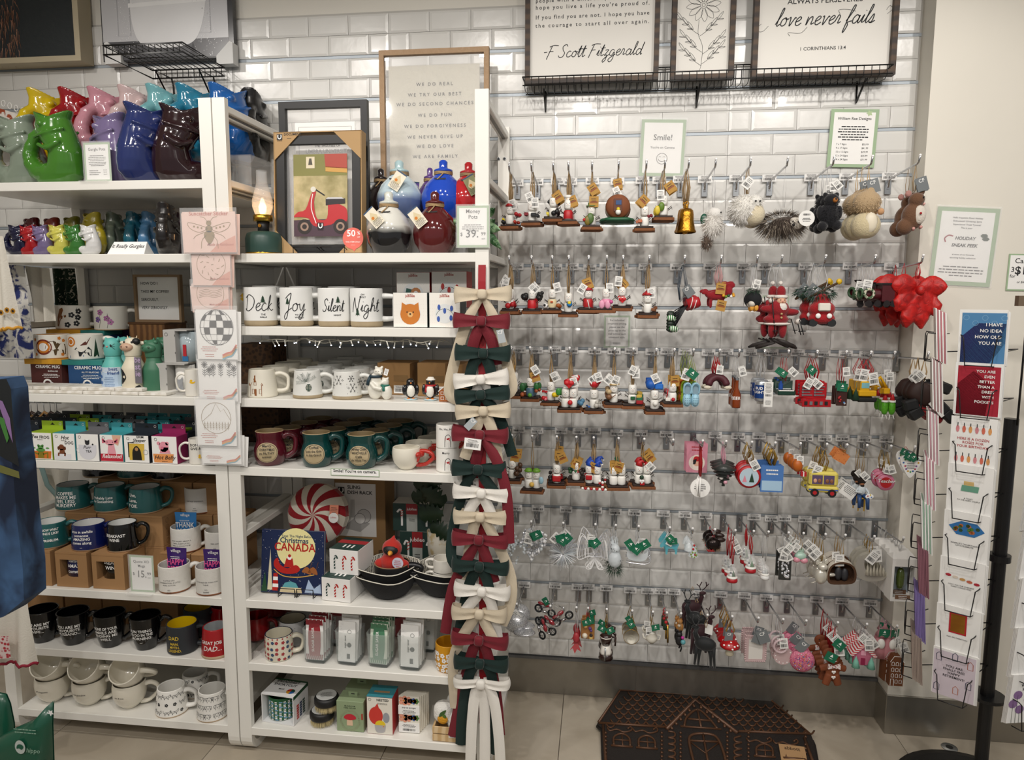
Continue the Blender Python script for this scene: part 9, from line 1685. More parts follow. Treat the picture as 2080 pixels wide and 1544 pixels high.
def deer(c):
 def f(t):
  m=mt(c,.7,sh=.4);b=B().sph((0,0,-.05),(.032,.017,.021),m,n=14,m=8).tube([(.02,0,-.045),(.03,0,-.02),(.026,-.002,-.008)],[.010,.007,.005],m,8).sph((.03,-.006,-.006),(.011,.006,.006),m,n=10,m=6)
  for x in(-.022,-.014,.014,.022):b.tube([(x,.0,-.055),(x*1.15,0,-.085),(x*1.3,0,-.118)],[.009,.005,.004],m,6)
  obj('body',b,t);obj('antlers',B().tube(spl([(.026,0,0),(.02,-.006,.016),(.026,-.008,.03)],3),.0016,m,5).tube(spl([(.03,0,0),(.04,-.006,.014),(.038,-.008,.03)],3),.0016,m,5).tube([(.02,-.006,.014),(.01,-.008,.024)],.0014,m,4).tube([(.04,-.006,.014),(.048,-.008,.024)],.0014,m,4),t)
 return f
for j,c in enumerate(('101416','2e0c14','101416','2e0c14')):
 r=hang(10,9,deer(c),1,1275-14*j,'%s velvet deer ornament, %s'%(('black','burgundy')[j%2],('front of the hook','second in the cluster','third in the cluster','last in the cluster')[j]),cord=TWINE,tags='w' if j==0 else '',grp='velvet deer ornaments');r.location+=Vector((-.012*j,.035*j,.004*j));r.rotation_euler.z=(2.9,.3,2.7,.2)[j]
def mush(t):
 m=mt('a80f14',.3);obj('cap',B().lathe([(.034,-.03),(.033,-.024),(.022,-.01),(0,-.002)],m,24),t);b=B()
 for a,e in((-1.9,.5),(-1.2,.6),(-1.55,.25),(-2.5,.6),(-.7,.6),(-1.5,.85)):r=.034*sin(e*PI/2+.1);b.sph((r*cos(a)*.98,r*sin(a)*.98,-.03+.028*(1-e)),(.004,.004,.003),PAPER,n=8,m=5)
 obj('spots',b,t);obj('stem',B().lathe([(.012,-.062),(.015,-.058),(.009,-.03),(.008,-.02)],mt('d8d0b8',.5),16),t)
hg(10,10,5,1296,'red toadstool ornament with white spots',mush,cord=mt('a07a3a',.5),tags='c',dy=.03,bundle=4,cw=.012)
LC=mt('cfb4b4',.5,al=.75)
hg(10,11,3,1292,'pink lace photo frame ornament',PN(('lace_frame',lambda b:[b.box(-.026,.026,-.002,.0,-.068,-.062,LC).box(-.026,.026,-.002,.0,-.008,-.0,LC).box(-.026,-.018,-.002,0,-.062,-.008,LC).box(.018,.026,-.002,0,-.062,-.008,LC)]+[b.sph((x,-.001,z),.003,LC,n=6,m=4)for q in range(10)for x,z in((-.026,-.006*q-.008),(.026,-.006*q-.008),(-.024+.0053*q,0),(-.024+.0053*q,-.068))]),('card',lambda b:b.box(-.018,.018,-.001,0,-.062,-.008,mt('d8d4ce',.6)))),tags='cc',cr=.0006,dy=.03)
hg(10,12,3,1297,'clear ring ornament over a translucent pink clock face',PN(('ring',lambda b:b.tube([(.018*cos(a),-.006,-.02+.018*sin(a))for a in[2*PI*j/22 for j in range(22)]],.0032,mt('e0c8cc',.1,al=.6,v=0),7,closed=True)),('clock_face',lambda b:b.cyl(.026,-.001,.001,LC,24,c=(.01,0,-.05),ax='y')),('numerals',lambda b:[b.dot(.01+.021*cos(a),-.05+.021*sin(a),.0018,PAPER,-.0016,6)for a in[2*PI*j/12 for j in range(12)]])),tags='w',dy=.03)
SPR=mt2('d88098','c0607c','noise',300,.4,(.4,.6),b=.6)
def mac(t):
 obj('biscuit',B().lathe([(0,-.012),(.024,-.011),(.033,-.005),(.0335,-.001),(.031,.0),(0,0)],SPR,28,c=(0,0,-.034),ax='y').lathe([(0,.014),(.024,.013),(.033,.008),(.0335,.004),(.031,.003),(0,.003)],SPR,28,c=(0,0,-.034),ax='y'),t);obj('cream_filling',B().cyl(.029,-.0,.003,MW_,24,c=(0,0,-.034),ax='y'),t);b=B()
 for q in range(70):a=rnd.uniform(0,6.28);r=.026*rnd.random()**.5;b.cb((r*cos(a),-.0125+.00*r,-.034+r*sin(a)),(.0024,.0012,.0014),RGB(rnd.choice(('e8e4e0','c8307a','5a3a8a','3a7ab0','d8a020'))))
 obj('sprinkles',b,t)
hg(10,13,4,1318,'pink macaroon ornament covered with sprinkles',mac,tags='c',dy=.045,cr=.0006)
GB=mt('7a3e1e',.7)
def gman(t):
 b=B().sph((0,0,-.014),(.017,.006,.016),GB,n=18,m=8).sph((0,0,-.045),(.017,.006,.022),GB,n=16,m=8)
 for s in(-1,1):b.tube([(s*.008,0,-.034),(s*.03,0,-.04)],[.009,.008],GB,10,fl=.7).tube([(s*.007,0,-.055),(s*.015,0,-.08)],[.010,.009],GB,10,fl=.7)
 obj('biscuit_body',remat(fuse(b,.0016,2),GB),t);b=B()
 for s in(-1,1):b.sph((s*.005,-.006,-.010),.0014,INK,n=6,m=4)
 b.tube([(-.006,-.0062,-.018),(0,-.0066,-.021),(.006,-.0062,-.018)],.0009,PAPER,4);ex(b,[('h',0,-.045,.005,'e8e4e0',-.0075),('h',0,-.058,.005,'e8e4e0',-.0075)]);obj('icing',b,t);b=B()
 for s in(-1,1):b.prism([(0,-.029),(s*.014,-.024),(s*.014,-.037),(0,-.033)],-.010,-.006,mt2('a81c22','ece4e0','vor',260,.6,(.3,.4)))
 obj('bow_tie',b,t)
hg(10,14,5,1326,'gingerbread man ornament with a gingham bow tie and white hearts',gman,cord=RC,tags='wwgg',dy=.03,cr=.0016)
def phouse(t):
 b=B().prism([(-.022,-.06),(.022,-.06),(.022,-.03),(.0,-.008),(-.022,-.03)],-.008,.008,RGB('c06a84'));obj('walls',b,t);obj('roof',B().prism([(-.032,-.034),(0,-.0),(.032,-.034),(.026,-.038),(0,-.012),(-.026,-.038)],-.012,.01,mt2('c8303c','eeeae6','Z',60,.5,(.45,.55))),t);obj('door',B().box(-.005,.005,-.0095,-.008,-.06,-.042,RGB('8a1a44')),t);obj('window',B().box(-.006,.006,-.0095,-.008,-.034,-.022,RGB('e0a0b4')),t)
 for s in(-1,1):obj('mint_tree',B().lathe([(.010,-.064),(.006,-.048),(0,-.034)],mt('7ab8a4',.7),10,c=(s*.018,-.014,0)),t)
hg(10,15,4,1302,'pink gingerbread cottage ornament with mint trees and striped roof',phouse,tags='www',dy=.025,cw=.008)
def thouse(t):
 m=mt('6a3c1c',.7);obj('walls',B().prism([(-.017,-.085),(.017,-.085),(.017,-.02),(.008,-.004),(-.008,-.004),(-.017,-.02)],-.012,.012,m),t);b=B()
 for r in range(4):
  for c in range(3):
   if r==3 and c==0:continue
   x,z=-.010+.010*c,-.024-.016*r;b.line([(x-.003,z-.005),(x+.003,z-.005),(x+.003,z+.003),(x,z+.005),(x-.003,z+.003)],.0011,PAPER,-.0126,closed=True)
 b.line([(-.014,-.084),(-.014,-.066),(-.006,-.066),(-.006,-.084)],.0012,PAPER,-.0126).line([(-.017,-.02),(-.008,-.004),(.008,-.004),(.017,-.02)],.0014,PAPER,-.0126);obj('icing',b,t)
r=hang(10,16,thouse,2,1326,'tall brown gingerbread town house ornament with white icing windows',cord=PAPER,tags='w',dy=.03);r.location.x+=.012
r=hang(10,16,PN(('robe',lambda b:b.lathe([(.024,-.07),(.02,-.05),(.014,-.025),(0,-.004)],RGB('b87a80'),16,sy=.6)),('beard',lambda b:b.sph((0,-.010,-.03),(.010,.006,.014),MW_,n=12,m=8)),('hat',lambda b:b.lathe([(.012,-.012),(0,.01)],RGB('c08a90'),12))),4,1292,'pink robed Santa ornament behind the gingerbread town house',cord=mt('d8a0b0',.5),tags='g',dy=.03,grp='pink Santa ornaments');r.location+=Vector((-.03,.03,0))
# ================================================================ STICKER PACKS ON THE POSTS
def pack(label,x0,x1,y0,y1,art,Y,back=3,pink=False):
 p=W((x0+x1)/2,y1,Y);w=(x1-x0)*KP(p);h=W((x0+x1)/2,y0,Y).z-p.z;t=thing('sticker_pack',label,'sticker pack',p)
 for i in range(back):o=obj('backing_card',B().box(-w/2,w/2,-.0005,0,0,h,mt('e8c9bd',.5)if pink else PAPER),t,loc=(.003*i*(-1)**i,.004*i,-.002*i));o.rotation_euler.y=.02*i*(-1)**i
 a=B();art(a,-.0011,w,h);obj('print',a,t);obj('clear_bag',B().box(-w/2-.006,w/2+.006,-.003,-.0024,-.005,h+.012,mt('ffffff',.06,al=.14,v=0,c=1,b=.5,bs=30)),t)
BZ=mt('8f7440',.5);RS=mt('c06a58',.5);RS2=mt('d99c88',.5)
def foot(a,y,w,h,pk):
 if pk:a.poly([(w*.0,0.001),(w*.49,.001),(w*.49,h*.42),(w*.3,h*.3),(w*.12,h*.16)],RS2,y+.0003).text('Made in Rainbows',w*.2,h*.2,h*.07,RS,y,w=w*.5,sh=.3)
 else:
  for j,c in enumerate(('d86a50','e2a050','7ab0c0')):a.line(spl([(w*.12,-.0+h*(.02-.04*j)+h*.06),(w*.25,h*(.13-.04*j)),(w*.36,h*(.16-.04*j)),(w*.48,h*(.3-.04*j))],4),h*.035,mt(c,.5),y)
  a.lines(-w*.2,h*.25,w*.45,3,h*.04,RS,y).lines(-w*.2,h*.1,w*.3,2,h*.04,RS,y)
def bee(a,y,w,h):
 foot(a,y,w,h,1);a.text('Suncatcher Sticker',.0,h*.96,h*.1,RS,y,bold=1,w=w*.84);a.poly(spl([(0,h*.2),(-w*.1,h*.4),(-w*.06,h*.52),(w*.06,h*.52),(w*.1,h*.4)],4,True),BZ,y);a.dot(0,h*.58,w*.07,BZ,y,rz=h*.09);a.dot(0,h*.72,w*.05,BZ,y)
 for s in(-1,1):
  a.line(spl([(s*w*.06,h*.62),(s*w*.38,h*.74),(s*w*.36,h*.6),(s*w*.2,h*.5),(s*w*.06,h*.56)],4,True),.0016,BZ,y,closed=True);[a.dot(s*w*(.14+.07*i),h*(.6+.02*i),w*.018,BZ,y)for i in range(3)]
  a.line(spl([(s*w*.08,h*.5),(s*w*.24,h*.42),(s*w*.3,h*.34)],4),.0016,BZ,y).line(spl([(s*w*.06,h*.42),(s*w*.14,h*.3),(s*w*.16,h*.1)],4),.0016,BZ,y).line(spl([(s*w*.02,h*.74),(s*w*.08,h*.85),(s*w*.16,h*.88)],4),.0014,BZ,y)
def circ(c,inner):
 def f(a,y,w,h):foot(a,y,w,h,c=='p');m=BZ if c!='k' else INK;a.ring(0,h*.6,w*.37,w*.38,y,m,36);inner(a,y,w,h,m)
 return f
def leaves(a,y,w,h,m):
 for i in range(16):q=i*2.4;r=w*.3*(i/16)**.5;a.line([(r*cos(q),h*.6+r*sin(q)),((r+.008)*cos(q+.2),h*.6+(r+.008)*sin(q+.2))],.0018,m,y)
def waves(a,y,w,h,m):[a.line(spl([(-w*.32,h*(.45+.06*i)),(-w*.1,h*(.52+.06*i)),(w*.1,h*(.46+.06*i)),(w*.32,h*(.54+.06*i))],4),.0009,m,y)for i in range(5)]
def disco(a,y,w,h):
 foot(a,y,w,h,0);R=w*.42;c=h*.64;a.ring(0,c,R*.98,R,y,INK,40)
 for i in range(-3,4):a.line([(R*sin(i*.43)*cos(q),c+R*sin(q))for q in[-PI/2+PI*j/12 for j in range(13)]],.0008,INK,y);a.line([(-R*cos(i*.4),c+R*sin(i*.4)),(R*cos(i*.4),c+R*sin(i*.4))],.0008,INK,y)
 for i,j in((-3,1),(-2,2),(-1,0),(0,1),(1,2),(2,0),(0,-1),(-2,-1),(1,-2),(2,-2),(-1,-3),(1,0)):a.poly([(R*sin((i+u)*.43)*cos((j+v)*.4),c+R*sin((j+v)*.4))for u,v in((0,0),(1,0),(1,1),(0,1))],INK,y-.0001)
def sunf(a,y,w,h):
 foot(a,y,w,h,0)
 for i,(x,z)in enumerate(((-.34,.85),(-.12,.8),(.08,.82),(.3,.86),(.42,.78),(-.22,.74))):
  for q in range(10):a.line([(w*x+.004*cos(q*.63),h*z+.004*sin(q*.63)),(w*x+.011*cos(q*.63),h*z+.011*sin(q*.63))],.0022,INK,y)
  a.dot(w*x,h*z,.004,INK,y);a.line([(w*x,h*z),(w*x,h*.56)],.001,INK,y);[a.line([(w*x,h*(.6+.05*j)),(w*x+s*.008,h*(.64+.05*j))],.0016,INK,y)for j in range(3)for s in(-1,1)]
def mount(a,y,w,h,m):
 a.line([(-w*.36,h*.52),(-w*.12,h*.7),(0,h*.92),(w*.12,h*.74),(w*.2,h*.8),(w*.37,h*.55)],.001,m,y)
 for i in range(9):x=-w*.3+w*.6*i/8;a.line([(x,h*.34),(x,h*.52)],.001,m,y);[a.line([(x-.004,h*(.38+.04*j)),(x,h*(.41+.04*j)),(x+.004,h*(.38+.04*j))],.0009,m,y)for j in range(3)]
for i,q in enumerate([('top suncatcher sticker pack with a golden bee on pink card',370,484,430,513,bee,-.545,3,True),('pink sticker pack with a leafy circle under the bee one',390,472,510,580,circ('p',leaves),-.535,3,True),('pink sticker pack with a wave circle, third on the post',390,468,575,629,circ('p',waves),-.530,4,True),
 ('white sticker pack printed with a black disco ball',400,486,629,730,disco,-.537,3),('white sticker pack printed with black sunflowers',404,486,728,815,sunf,-.532,3),('white sticker pack with mountains and fir trees in a circle',400,484,812,905,circ('w',mount),-.535,3),('lowest white sticker pack with a rainbow corner',410,493,880,942,lambda a,y,w,h:(foot(a,y,w,h,0),a.dot(0,h*.9,w*.2,INK,y,rz=h*.08)),-.528,5)]):pack(*q)
# ================================================================ CARD SPINNER
SX,SY=1.385,-.42;t=thing('card_spinner','tall black wire greeting card spinner rack in front of the cream column','card rack',(SX,SY,0));KM=mt('121214',.4)
obj('base',B().lathe([(0,0),(.235,0),(.235,.006),(.2,.014),(.03,.022),(0,.022)],KM,40),t);obj('pole',B().cyl(.019,.02,1.215,KM,20),t);obj('collar',B().cyl(.05,.34,.35,KM,20).cyl(.03,.78,.8,KM,20),t)
b=B().box(-.02,.3,-.02,.0,1.545,1.575,mt('6a5a48',.6)).tube([(.0,-.03,1.2),(.0,-.03,1.545),(.2,-.03,1.545)],.003,KM,6);obj('header',b,t)
pw,ph=.09,.155;wb=B().tube([(-pw*.5,0,.075),(-pw*.5-.0,-.026,.078),(-pw*.42,-.028,.07),(-pw*.34,-.028,-.004),(pw*.34,-.028,-.004),(pw*.42,-.028,.07),(pw*.5,-.026,.078),(pw*.5,0,.075),(.0,.03,.075)],.0016,KM,5).tube([(-pw*.4,.0,-.006),(-pw*.34,-.028,-.004),(pw*.34,-.028,-.004),(pw*.4,0,-.006)],.0016,KM,5).tube([(-pw*.5,0,.075),(pw*.5,0,.075)],.0016,KM,5);wb=wb.mesh('wire_pocket')
ZT=[1.536,1.392,1.241,1.107,.973,.837,.699,.566]
FACES=[((1.203,-.585),-.62,0,8),((1.153,-.44),-1.93,0,8),((1.34,-.685),.22,2,8)]
def cart(k):
 def f(a,w,h):
  y=-.0009;q=lambda pts,c:a.poly([(u*w,v*h)for u,v in pts],mt(c,.5),y)
  L_=lambda s,z,hh,c=PAPER,x=.42:a.text(s,w*x,z*h,hh*h,c,y-.0006,al='r',bold=1,ls=1.85)
  if k==0:q([(-.44,.02),(.5,.02),(.5,.95),(-.44,.95)],'4f86b4');q([(-.44,.02),(.2,.02),(.5,.4),(.5,.76),(-.1,.76),(-.44,.5)],'2c2a6a');[a.ring(-w*.35+w*.2*i,h*(.86-.1*(i%2)),.006,.0072,y-.0003,mt('7aa8cc'),12)for i in range(5)];L_('I HAVE\nNO IDEA\nHOW OLD\nYOU ARE',.74,.062)
  if k==1:q([(-.44,.02),(.47,.02),(.47,.95),(-.44,.95)],'a82034');q([(-.44,.02),(.2,.02),(.3,.6),(-.1,.86),(-.44,.6)],'7a1020');L_('YOU ARE\nEVEN\nBETTER\nTHAN A\nDRESS\nWITH\nPOCKETS',.86,.052,PAPER,.36)
  if k==2:[[(a.dot(w*(-.35+.14*i),h*z,w*.04,mt(('d88a90','d8705a','e0a060')[i%3]),y,8,rz=h*.07),a.line([(w*(-.35+.14*i),h*(z+.05)),(w*(-.35+.14*i),h*(z+.12))],.002,INK,y))for i in range(6)]for z in(.78,.2)];a.text('HERE IS A DOZEN\nROSES FOR\nYOUR BIRTHDAY!',0,h*.6,h*.05,RD,y,w=w*.7)
  if k==3:q([(-.18,.5),(.2,.5),(.22,.62),(-.16,.62)],'6aa088');q([(-.12,.62),(.1,.62),(.1,.7),(-.12,.7)],'d8b87a');a.text('A TOAST\nTO THE HAPPY COUPLE',0,h*.36,h*.026,INK,y,w=w*.5)
  if k==4:q([(-.38,.72),(-.1,.84),(.25,.82),(.42,.68),(.2,.55),(-.2,.56)],'2f72b0');[a.dot(w*rnd.uniform(-.25,.28),h*rnd.uniform(.62,.76),w*.05,mt(rnd.choice(('4a7a34','b86a3a','2f4a24'))),y-.0003,6)for _ in range(14)];a.text("WHEN IT'S THE BIRTHDAY\nLET'S CELEBRATE",0,h*.38,h*.028,INK,y,w=w*.7)
  if k==5:[a.dot(w*(-.3+.16*i),h*(.66-.02*i),w*.07,mt(('b02838','e6d8c8','d0a060','c86a50')[i%4]),y,8,rz=h*.03)for i in range(5)];a.text('I GOT YOU THE CHEESIEST\nCARD I COULD FIND',0,h*.48,h*.026,INK,y,w=w*.6)
  if k==6:q([(-.2,.45),(.2,.45),(.2,.88),(-.2,.88)],'b8202a');q([(-.16,.48),(.16,.48),(.16,.85),(-.16,.85)],'d8c030');a.text('HAD AN OPERATION',0,h*.36,h*.026,INK,y,w=w*.6)
  if k==7:q([(-.48,.01),(.48,.01),(.48,.97),(-.48,.97)],'d4c8d2');[a.line([(w*x,h*z),(w*x,h*(z+.12)),(w*(x+.06),h*(z+.17)),(w*(x+.12),h*(z+.12)),(w*(x+.12),h*z)],.0018,mt(c),y-.0003,closed=True)for x,z,c in((-.42,.75,'2a3050'),(.3,.72,'a85a40'),(-.44,.1,'2a3050'),(0,.12,'b86a4a'),(.28,.3,'2a3050'),(-.05,.82,'2a3050'))];a.text('YOU ARE\nFINALLY FREE!\nHAPPY\nRETIREMENT!',0,h*.68,h*.05,INK,y-.0004,w=w*.5,bold=1)
  if k==8:a.text('WITH DEEPEST\nSYMPATHY',w*.05,h*.8,h*.055,INK,y,w=w*.6,bold=1);[(a.dot(w*x,h*z,w*.12,mt('8a6a9a'),y,12),a.line([(w*x,h*z),(w*(x+.03),.002)],.001,GRN,y))for x,z in((-.3,.6),(-.4,.42),(0,.5),(-.2,.3),(.1,.25),(.3,.4))]
  if k==9:[a.line([(w*(-.1),h*(.5-.03*i)),(w*.2,h*(.5-.03*i))],.001,INK,y)for i in range(3)];a.dot(0,h*.62,w*.1,mt(('7aa050','c87a50','6a80b0')[int(h*1e4)%3]),y,10)
 return f
NM=['blue and purple card reading I have no idea how old you are','red card reading you are even better than a dress with pockets','white birthday card with two rows of pink wine bottles','white card with a toaster reading a toast','white card with a blue board drawn over a birthday line','white card with a row of little mushrooms and bread','white card with a small red and yellow framed picture','pale lilac retirement card patterned with bird cages']
for fi,((cx,cy),rz,mode,n)in enumerate(FACES):
 for r in range(n):
  z=ZT[r]-.146;th=thing('card_stack','','greeting cards',(cx,cy,z),rz,None if fi==0 else 'greeting card stacks on the spinner');th.rotation_euler.x=0
  if fi==0:th['label']=NM[r]+', front column'
  elif fi==1:th['label']='%s stack of greeting cards seen edge on, left side of the spinner'%ORD[r]+''
  else:th['label']=('%s stack of white greeting cards in the right column of the spinner'%ORD[r])if r!=7 else 'white sympathy card with purple flowers, bottom of the right column'
  W_=.108;hh=.146
  for i in range(7 if fi==1 else 5):
   m=PAPER
   if fi==1:m=mt(('c07880','b08a8c','c89aa4','cf9aa6','9ab8a4','8a5a66','7a6aa4','9a8a80')[r],.6)if i%2 or r>4 else PAPER
   o=obj('card',B().box(-W_/2,W_/2,-.0005,.0027 if fi==1 else.0012,0,hh,m),th,loc=(rnd.uniform(-.001,.001)+.001*i,(.004 if fi==1 else.0045)*i,-.002*i+rnd.uniform(0,.003)));o.rotation_euler.x=.08
  if fi!=1 and(fi==0 or r!=0):a=B();cart(r if fi==0 else(8 if r==7 else 9))(a,W_,hh);o=obj('print',a,th,loc=(0,-.0003,0));o.rotation_euler.x=.08
  o=obj('wire_pocket',wb,t,loc=(cx-SX,cy-SY,z));o.rotation_euler.z=rz
  if fi<2:a_=Vector((cx-SX,cy-SY,z+.02));obj('support_wire',B().tube([(a_.x,a_.y,a_.z),(0,0,a_.z+.01)],.0018,KM,5),t)
# ================================================================ DOORMAT
def OP(px,py):
 d=_F+_R*((px-1040)/FPX)-_U*((py-772)/FPX);s=.055;k=(s*(CP.y+.66)-CP.z)/(d.z-s*d.y);return CP+d*k
def FL2(px,py):p=OP(px,py);return(p.x,p.y)
MC=mt('1d1714',.6,b=.3,bs=120);MBR=mt('5a3c28',.4,.3);t=thing('doormat_stack','black rubber doormats with bronze house design stacked on the floor under the ornaments','doormat')
out=[FL2(*q)for q in((1213,1470),(1258,1400),(1415,1408),(1566,1421),(1648,1494),(1652,1504),(1662,1560),(1225,1560),(1222,1478))]
zp=lambda x,y:.055*(y+.66)
for i in range(3):
 o=[(x+.004*i*(-1)**i,y-.003*i)for x,y in out];n=len(o);obj('doormat',B().add([(x,y,zp(x,y)-.007*i-e)for e in(0,.0055)for x,y in o],[tuple(range(n)),tuple(range(2*n-1,n-1,-1))]+[(j,(j+1)%n,n+(j+1)%n,n+j)for j in range(n)],MC),t)
def rl(b,pts,r=.0032,closed=False):
 r*=1.35
 P_=[FL2(*q)for q in pts];b.tube([(x,y,zp(x,y)+.001)for x,y in P_],r,MBR,5,closed=closed)
b=B();rl(b,[(1216,1468),(1260,1402),(1565,1422),(1646,1492),(1500,1486)],.004);rl(b,[(1216,1469),(1355,1478)],.004);rl(b,[(1225,1474),(1230,1542),(1231,1560)],.004);rl(b,[(1634,1500),(1655,1560)],.004);obj('border',b,t)
def inside(x,y):
 f=(y-1402)/70;return 1258-42*f+6<x<1566+80*f-6 and 1404+(x-1258)*.06<y<1470+(x-1216)*.045
def gable(x,y):return y>1420 and abs(x-1412-(y-1420)*.25)<(y-1416)*1.25
b=B()
for r in range(9):
 for c in range(26):
  x,y=1222+c*18+(9 if r%2 else 0),1404+r*9.5+c*1.0
  if inside(x,y)and inside(x+15,y)and not gable(x+9,y+2):rl(b,spl([(x,y),(x+4,y+6),(x+9,y+8),(x+14,y+6.6),(x+18,y+1)],2),.0024)
obj('roof_scallop',b,t,kind='stuff')
b=B();rl(b,[(1354,1482),(1412,1422),(1498,1490)],.006);rl(b,spl([(1390,1476),(1395,1458),(1417,1442),(1440,1460),(1457,1481)],4),.0035);rl(b,[(1382,1476),(1465,1482)]);rl(b,[(1417,1443),(1424,1478)]);rl(b,[(1398,1461),(1447,1465)])
for q in range(6):rl(b,[(1362+9*q,1476-9*q),(1366+9*q,1482-9*q)],.004);rl(b,[(1424+12*q,1432+9.5*q),(1424+12*q,1440+9.5*q)],.004)
obj('gable',b,t);b=B()
for x0,y0 in((1247,1492),(1298,1496),(1537,1513),(1597,1517)):rl(b,spl([(x0,y0+22),(x0,y0+6),(x0+16,y0-1),(x0+31,y0+8),(x0+33,y0+24)],4));rl(b,[(x0+16,y0),(x0+18,y0+24)],.002);rl(b,[(x0,y0+11),(x0+33,y0+13)],.002);rl(b,[(x0-6,y0+23),(x0+38,y0+26)])
rl(b,spl([(1412,1560),(1400,1510),(1405,1494),(1430,1491),(1455,1498),(1470,1530),(1476,1560)],4),.004);rl(b,[(1428,1492),(1440,1560)]);rl(b,[(1398,1505),(1462,1508)]);rl(b,[(1402,1508),(1432,1530),(1460,1510)],.002)
for x0,y0 in((1233,1478),(1285,1480),(1516,1500),(1570,1504)):
 rl(b,spl([(x0,y0),(x0+6,y0+7),(x0+20,y0+4),(x0+34,y0+10),(x0+50,y0+6),(x0+48,y0-1),(x0+42,y0+3)],3),.0025)
for y0 in range(1488,1550,8):[rl(b,[(x,y0),(x+.6,y0+3)],.0035)for x in(1230,1344,1382,1477,1520,1636)]
for j in range(5):rl(b,spl([(1357,1486+13*j),(1370,1489+13*j),(1370,1497+13*j),(1358,1499+13*j)],3),.0028);rl(b,spl([(1505,1496+13*j),(1492,1500+13*j),(1494,1507+13*j),(1507,1509+13*j)],3),.0028)
obj('house_relief',b,t);p=OP(1610,1532);b=B().at(p.x,p.y,p.z+.006,rx=-1.35,ry=.0,rz=-.1).box(-.042,.042,-.001,0,-.05,.03,KRAFT).text('abbott',0,.016,.014,CHO,-.0016);obj('kraft_label',b,t)
# ================================================================ LEFT FOREGROUND AND TEXTILES
def cloth(name,label,cat,q,Y,m,n=3,amp=.012,ph=0,scal=None,th=.0):  # q = four photo corners: top left, top right, bottom right, bottom left
 tl,tr,br,bl=[W(a,c,Y)for a,c in q];b=B();N_c,M_c=40,24;vs=[]
 for i in range(M_c+1):
  v=i/M_c;L_=tl.lerp(bl,v);R_=tr.lerp(br,v)
  for j in range(N_c+1):u=j/N_c;p=L_.lerp(R_,u);vs.append((p.x,p.y+amp*(.5+.7*v)*sin(u*n*2*PI+ph+v)-.0,p.z+(.006*abs(sin(u*PI*9))if scal and i==M_c else 0)))
 b.add(vs,[(i*(N_c+1)+j,i*(N_c+1)+j+1,(i+1)*(N_c+1)+j+1,(i+1)*(N_c+1)+j)for i in range(M_c)for j in range(N_c)],m,True)
 t=thing(name,label,cat);obj('cloth',b,t)
 if scal:obj('scalloped_edge',B().tube([(x,y,z)for x,y,z in vs[-(N_c+1):]],.005,scal,6),t)
 return t
LIN=mt('d9d4c8',.9,b=.3,bs=200)
t=cloth('tea_towel','white tea towel with yellow flowers and a yellow scalloped hem, far left','towel',((-40,480),(6,480),(40,668),(-60,678)),-.62,LIN,2,.012,0,mt('c8902c',.8));b=B()
for px,py in((26,632),(14,630),(2,635)):p=W(px,py,-.645);[b.dot(p.x+.006*cos(q*PI/4),p.z+.006*sin(q*PI/4),.0035,mt('c8902c'),p.y,6)for q in range(8)];b.dot(p.x,p.z,.004,CHO,p.y-.0005)
obj('embroidered_flowers',b,t)
cloth('tea_towel','white cloth printed with blue toile trees at the left of the third shelf','towel',((-30,535),(50,540),(66,728),(-30,726)),-.42,mt2('2a3570','dcdad4','noise',24,.9,(.47,.53),det=12,dist=.6),2,.01)
cloth('tea_towel','plain off white hanging towel right of the blue toile one','towel',((48,540),(98,545),(108,652),(68,655)),-.36,LIN,2,.012,1);cloth('tea_towel','dark green and red patterned hanging towel beside the tiled wall','towel',((104,545),(150,545),(158,618),(112,640)),-.2,mt2('122a1c','b8b0a0','noise',60,.9,(.6,.64),det=2,dist=2),2,.01,2)
cloth('apron','white apron with pale teal neck tie hanging beside the kraft boxes','apron',((50,950),(140,955),(118,1140),(58,1150)),-.14,LIN,2,.015)
obj('neck_tie',B().tube([tuple(W(a,c,-.17))for a,c in((84,948),(96,985),(118,1010),(140,1000))],.012,mt('7f9a98',.8),8,fl=.3),bpy.data.objects['apron'])
t=thing('clothes_hangers','row of dark and pale wooden clothes hangers behind the infuser boxes','hangers')
for i in range(7):p=W(34+13*i,842,-.12);obj('hanger',B().tube([(p.x-.03,p.y,p.z-.03),(p.x-.0,p.y+.01,p.z+.008),(p.x+.05,p.y+.03,p.z-.03)],.006,(BLACK,mt('b0844c',.5),mt('3a2418',.4))[i%3],7).tube([(p.x,p.y+.01,p.z+.008),(p.x,p.y+.01,p.z+.04),(p.x-.012,p.y+.01,p.z+.05)],.0015,SILV,5),t)
b=B().tube([tuple(W(30,816,-.14)),tuple(W(125,818,-.05))],.004,SILV,8);obj('rail',b,t)
cloth('tea_towel','white tea towel with a crimson scalloped hem below the blue bag','towel',((-30,1235),(55,1222),(72,1352),(-40,1350)),-.72,LIN,2,.012,0,mt('8c1830',.8));cloth('tea_towel','red gingham towel edge at the lower left','towel',((-40,1290),(18,1292),(20,1338),(-40,1336)),-.76,mt2('b02c38','dcc8c4','vor',90,.9,(.3,.5)),1,.004)
cloth('shower_curtain','white fabric with autumn flowers hanging from white rings, top left','curtain',((-40,208),(64,240),(64,300),(-40,300)),-.12,mt2('a04a2c','e2dcd4','noise',30,.9,(.40,.44),det=3),5,.008)
b=B()
for i in range(6):p=W(-6+13*i,205+5*i,-.12);b.tube([(p.x+.008*cos(a),p.y,p.z+.011*sin(a))for a in[2*PI*j/12 for j in range(12)]],.0018,PAPER,5,closed=True)
obj('curtain_ring',b,bpy.data.objects['shower_curtain'])
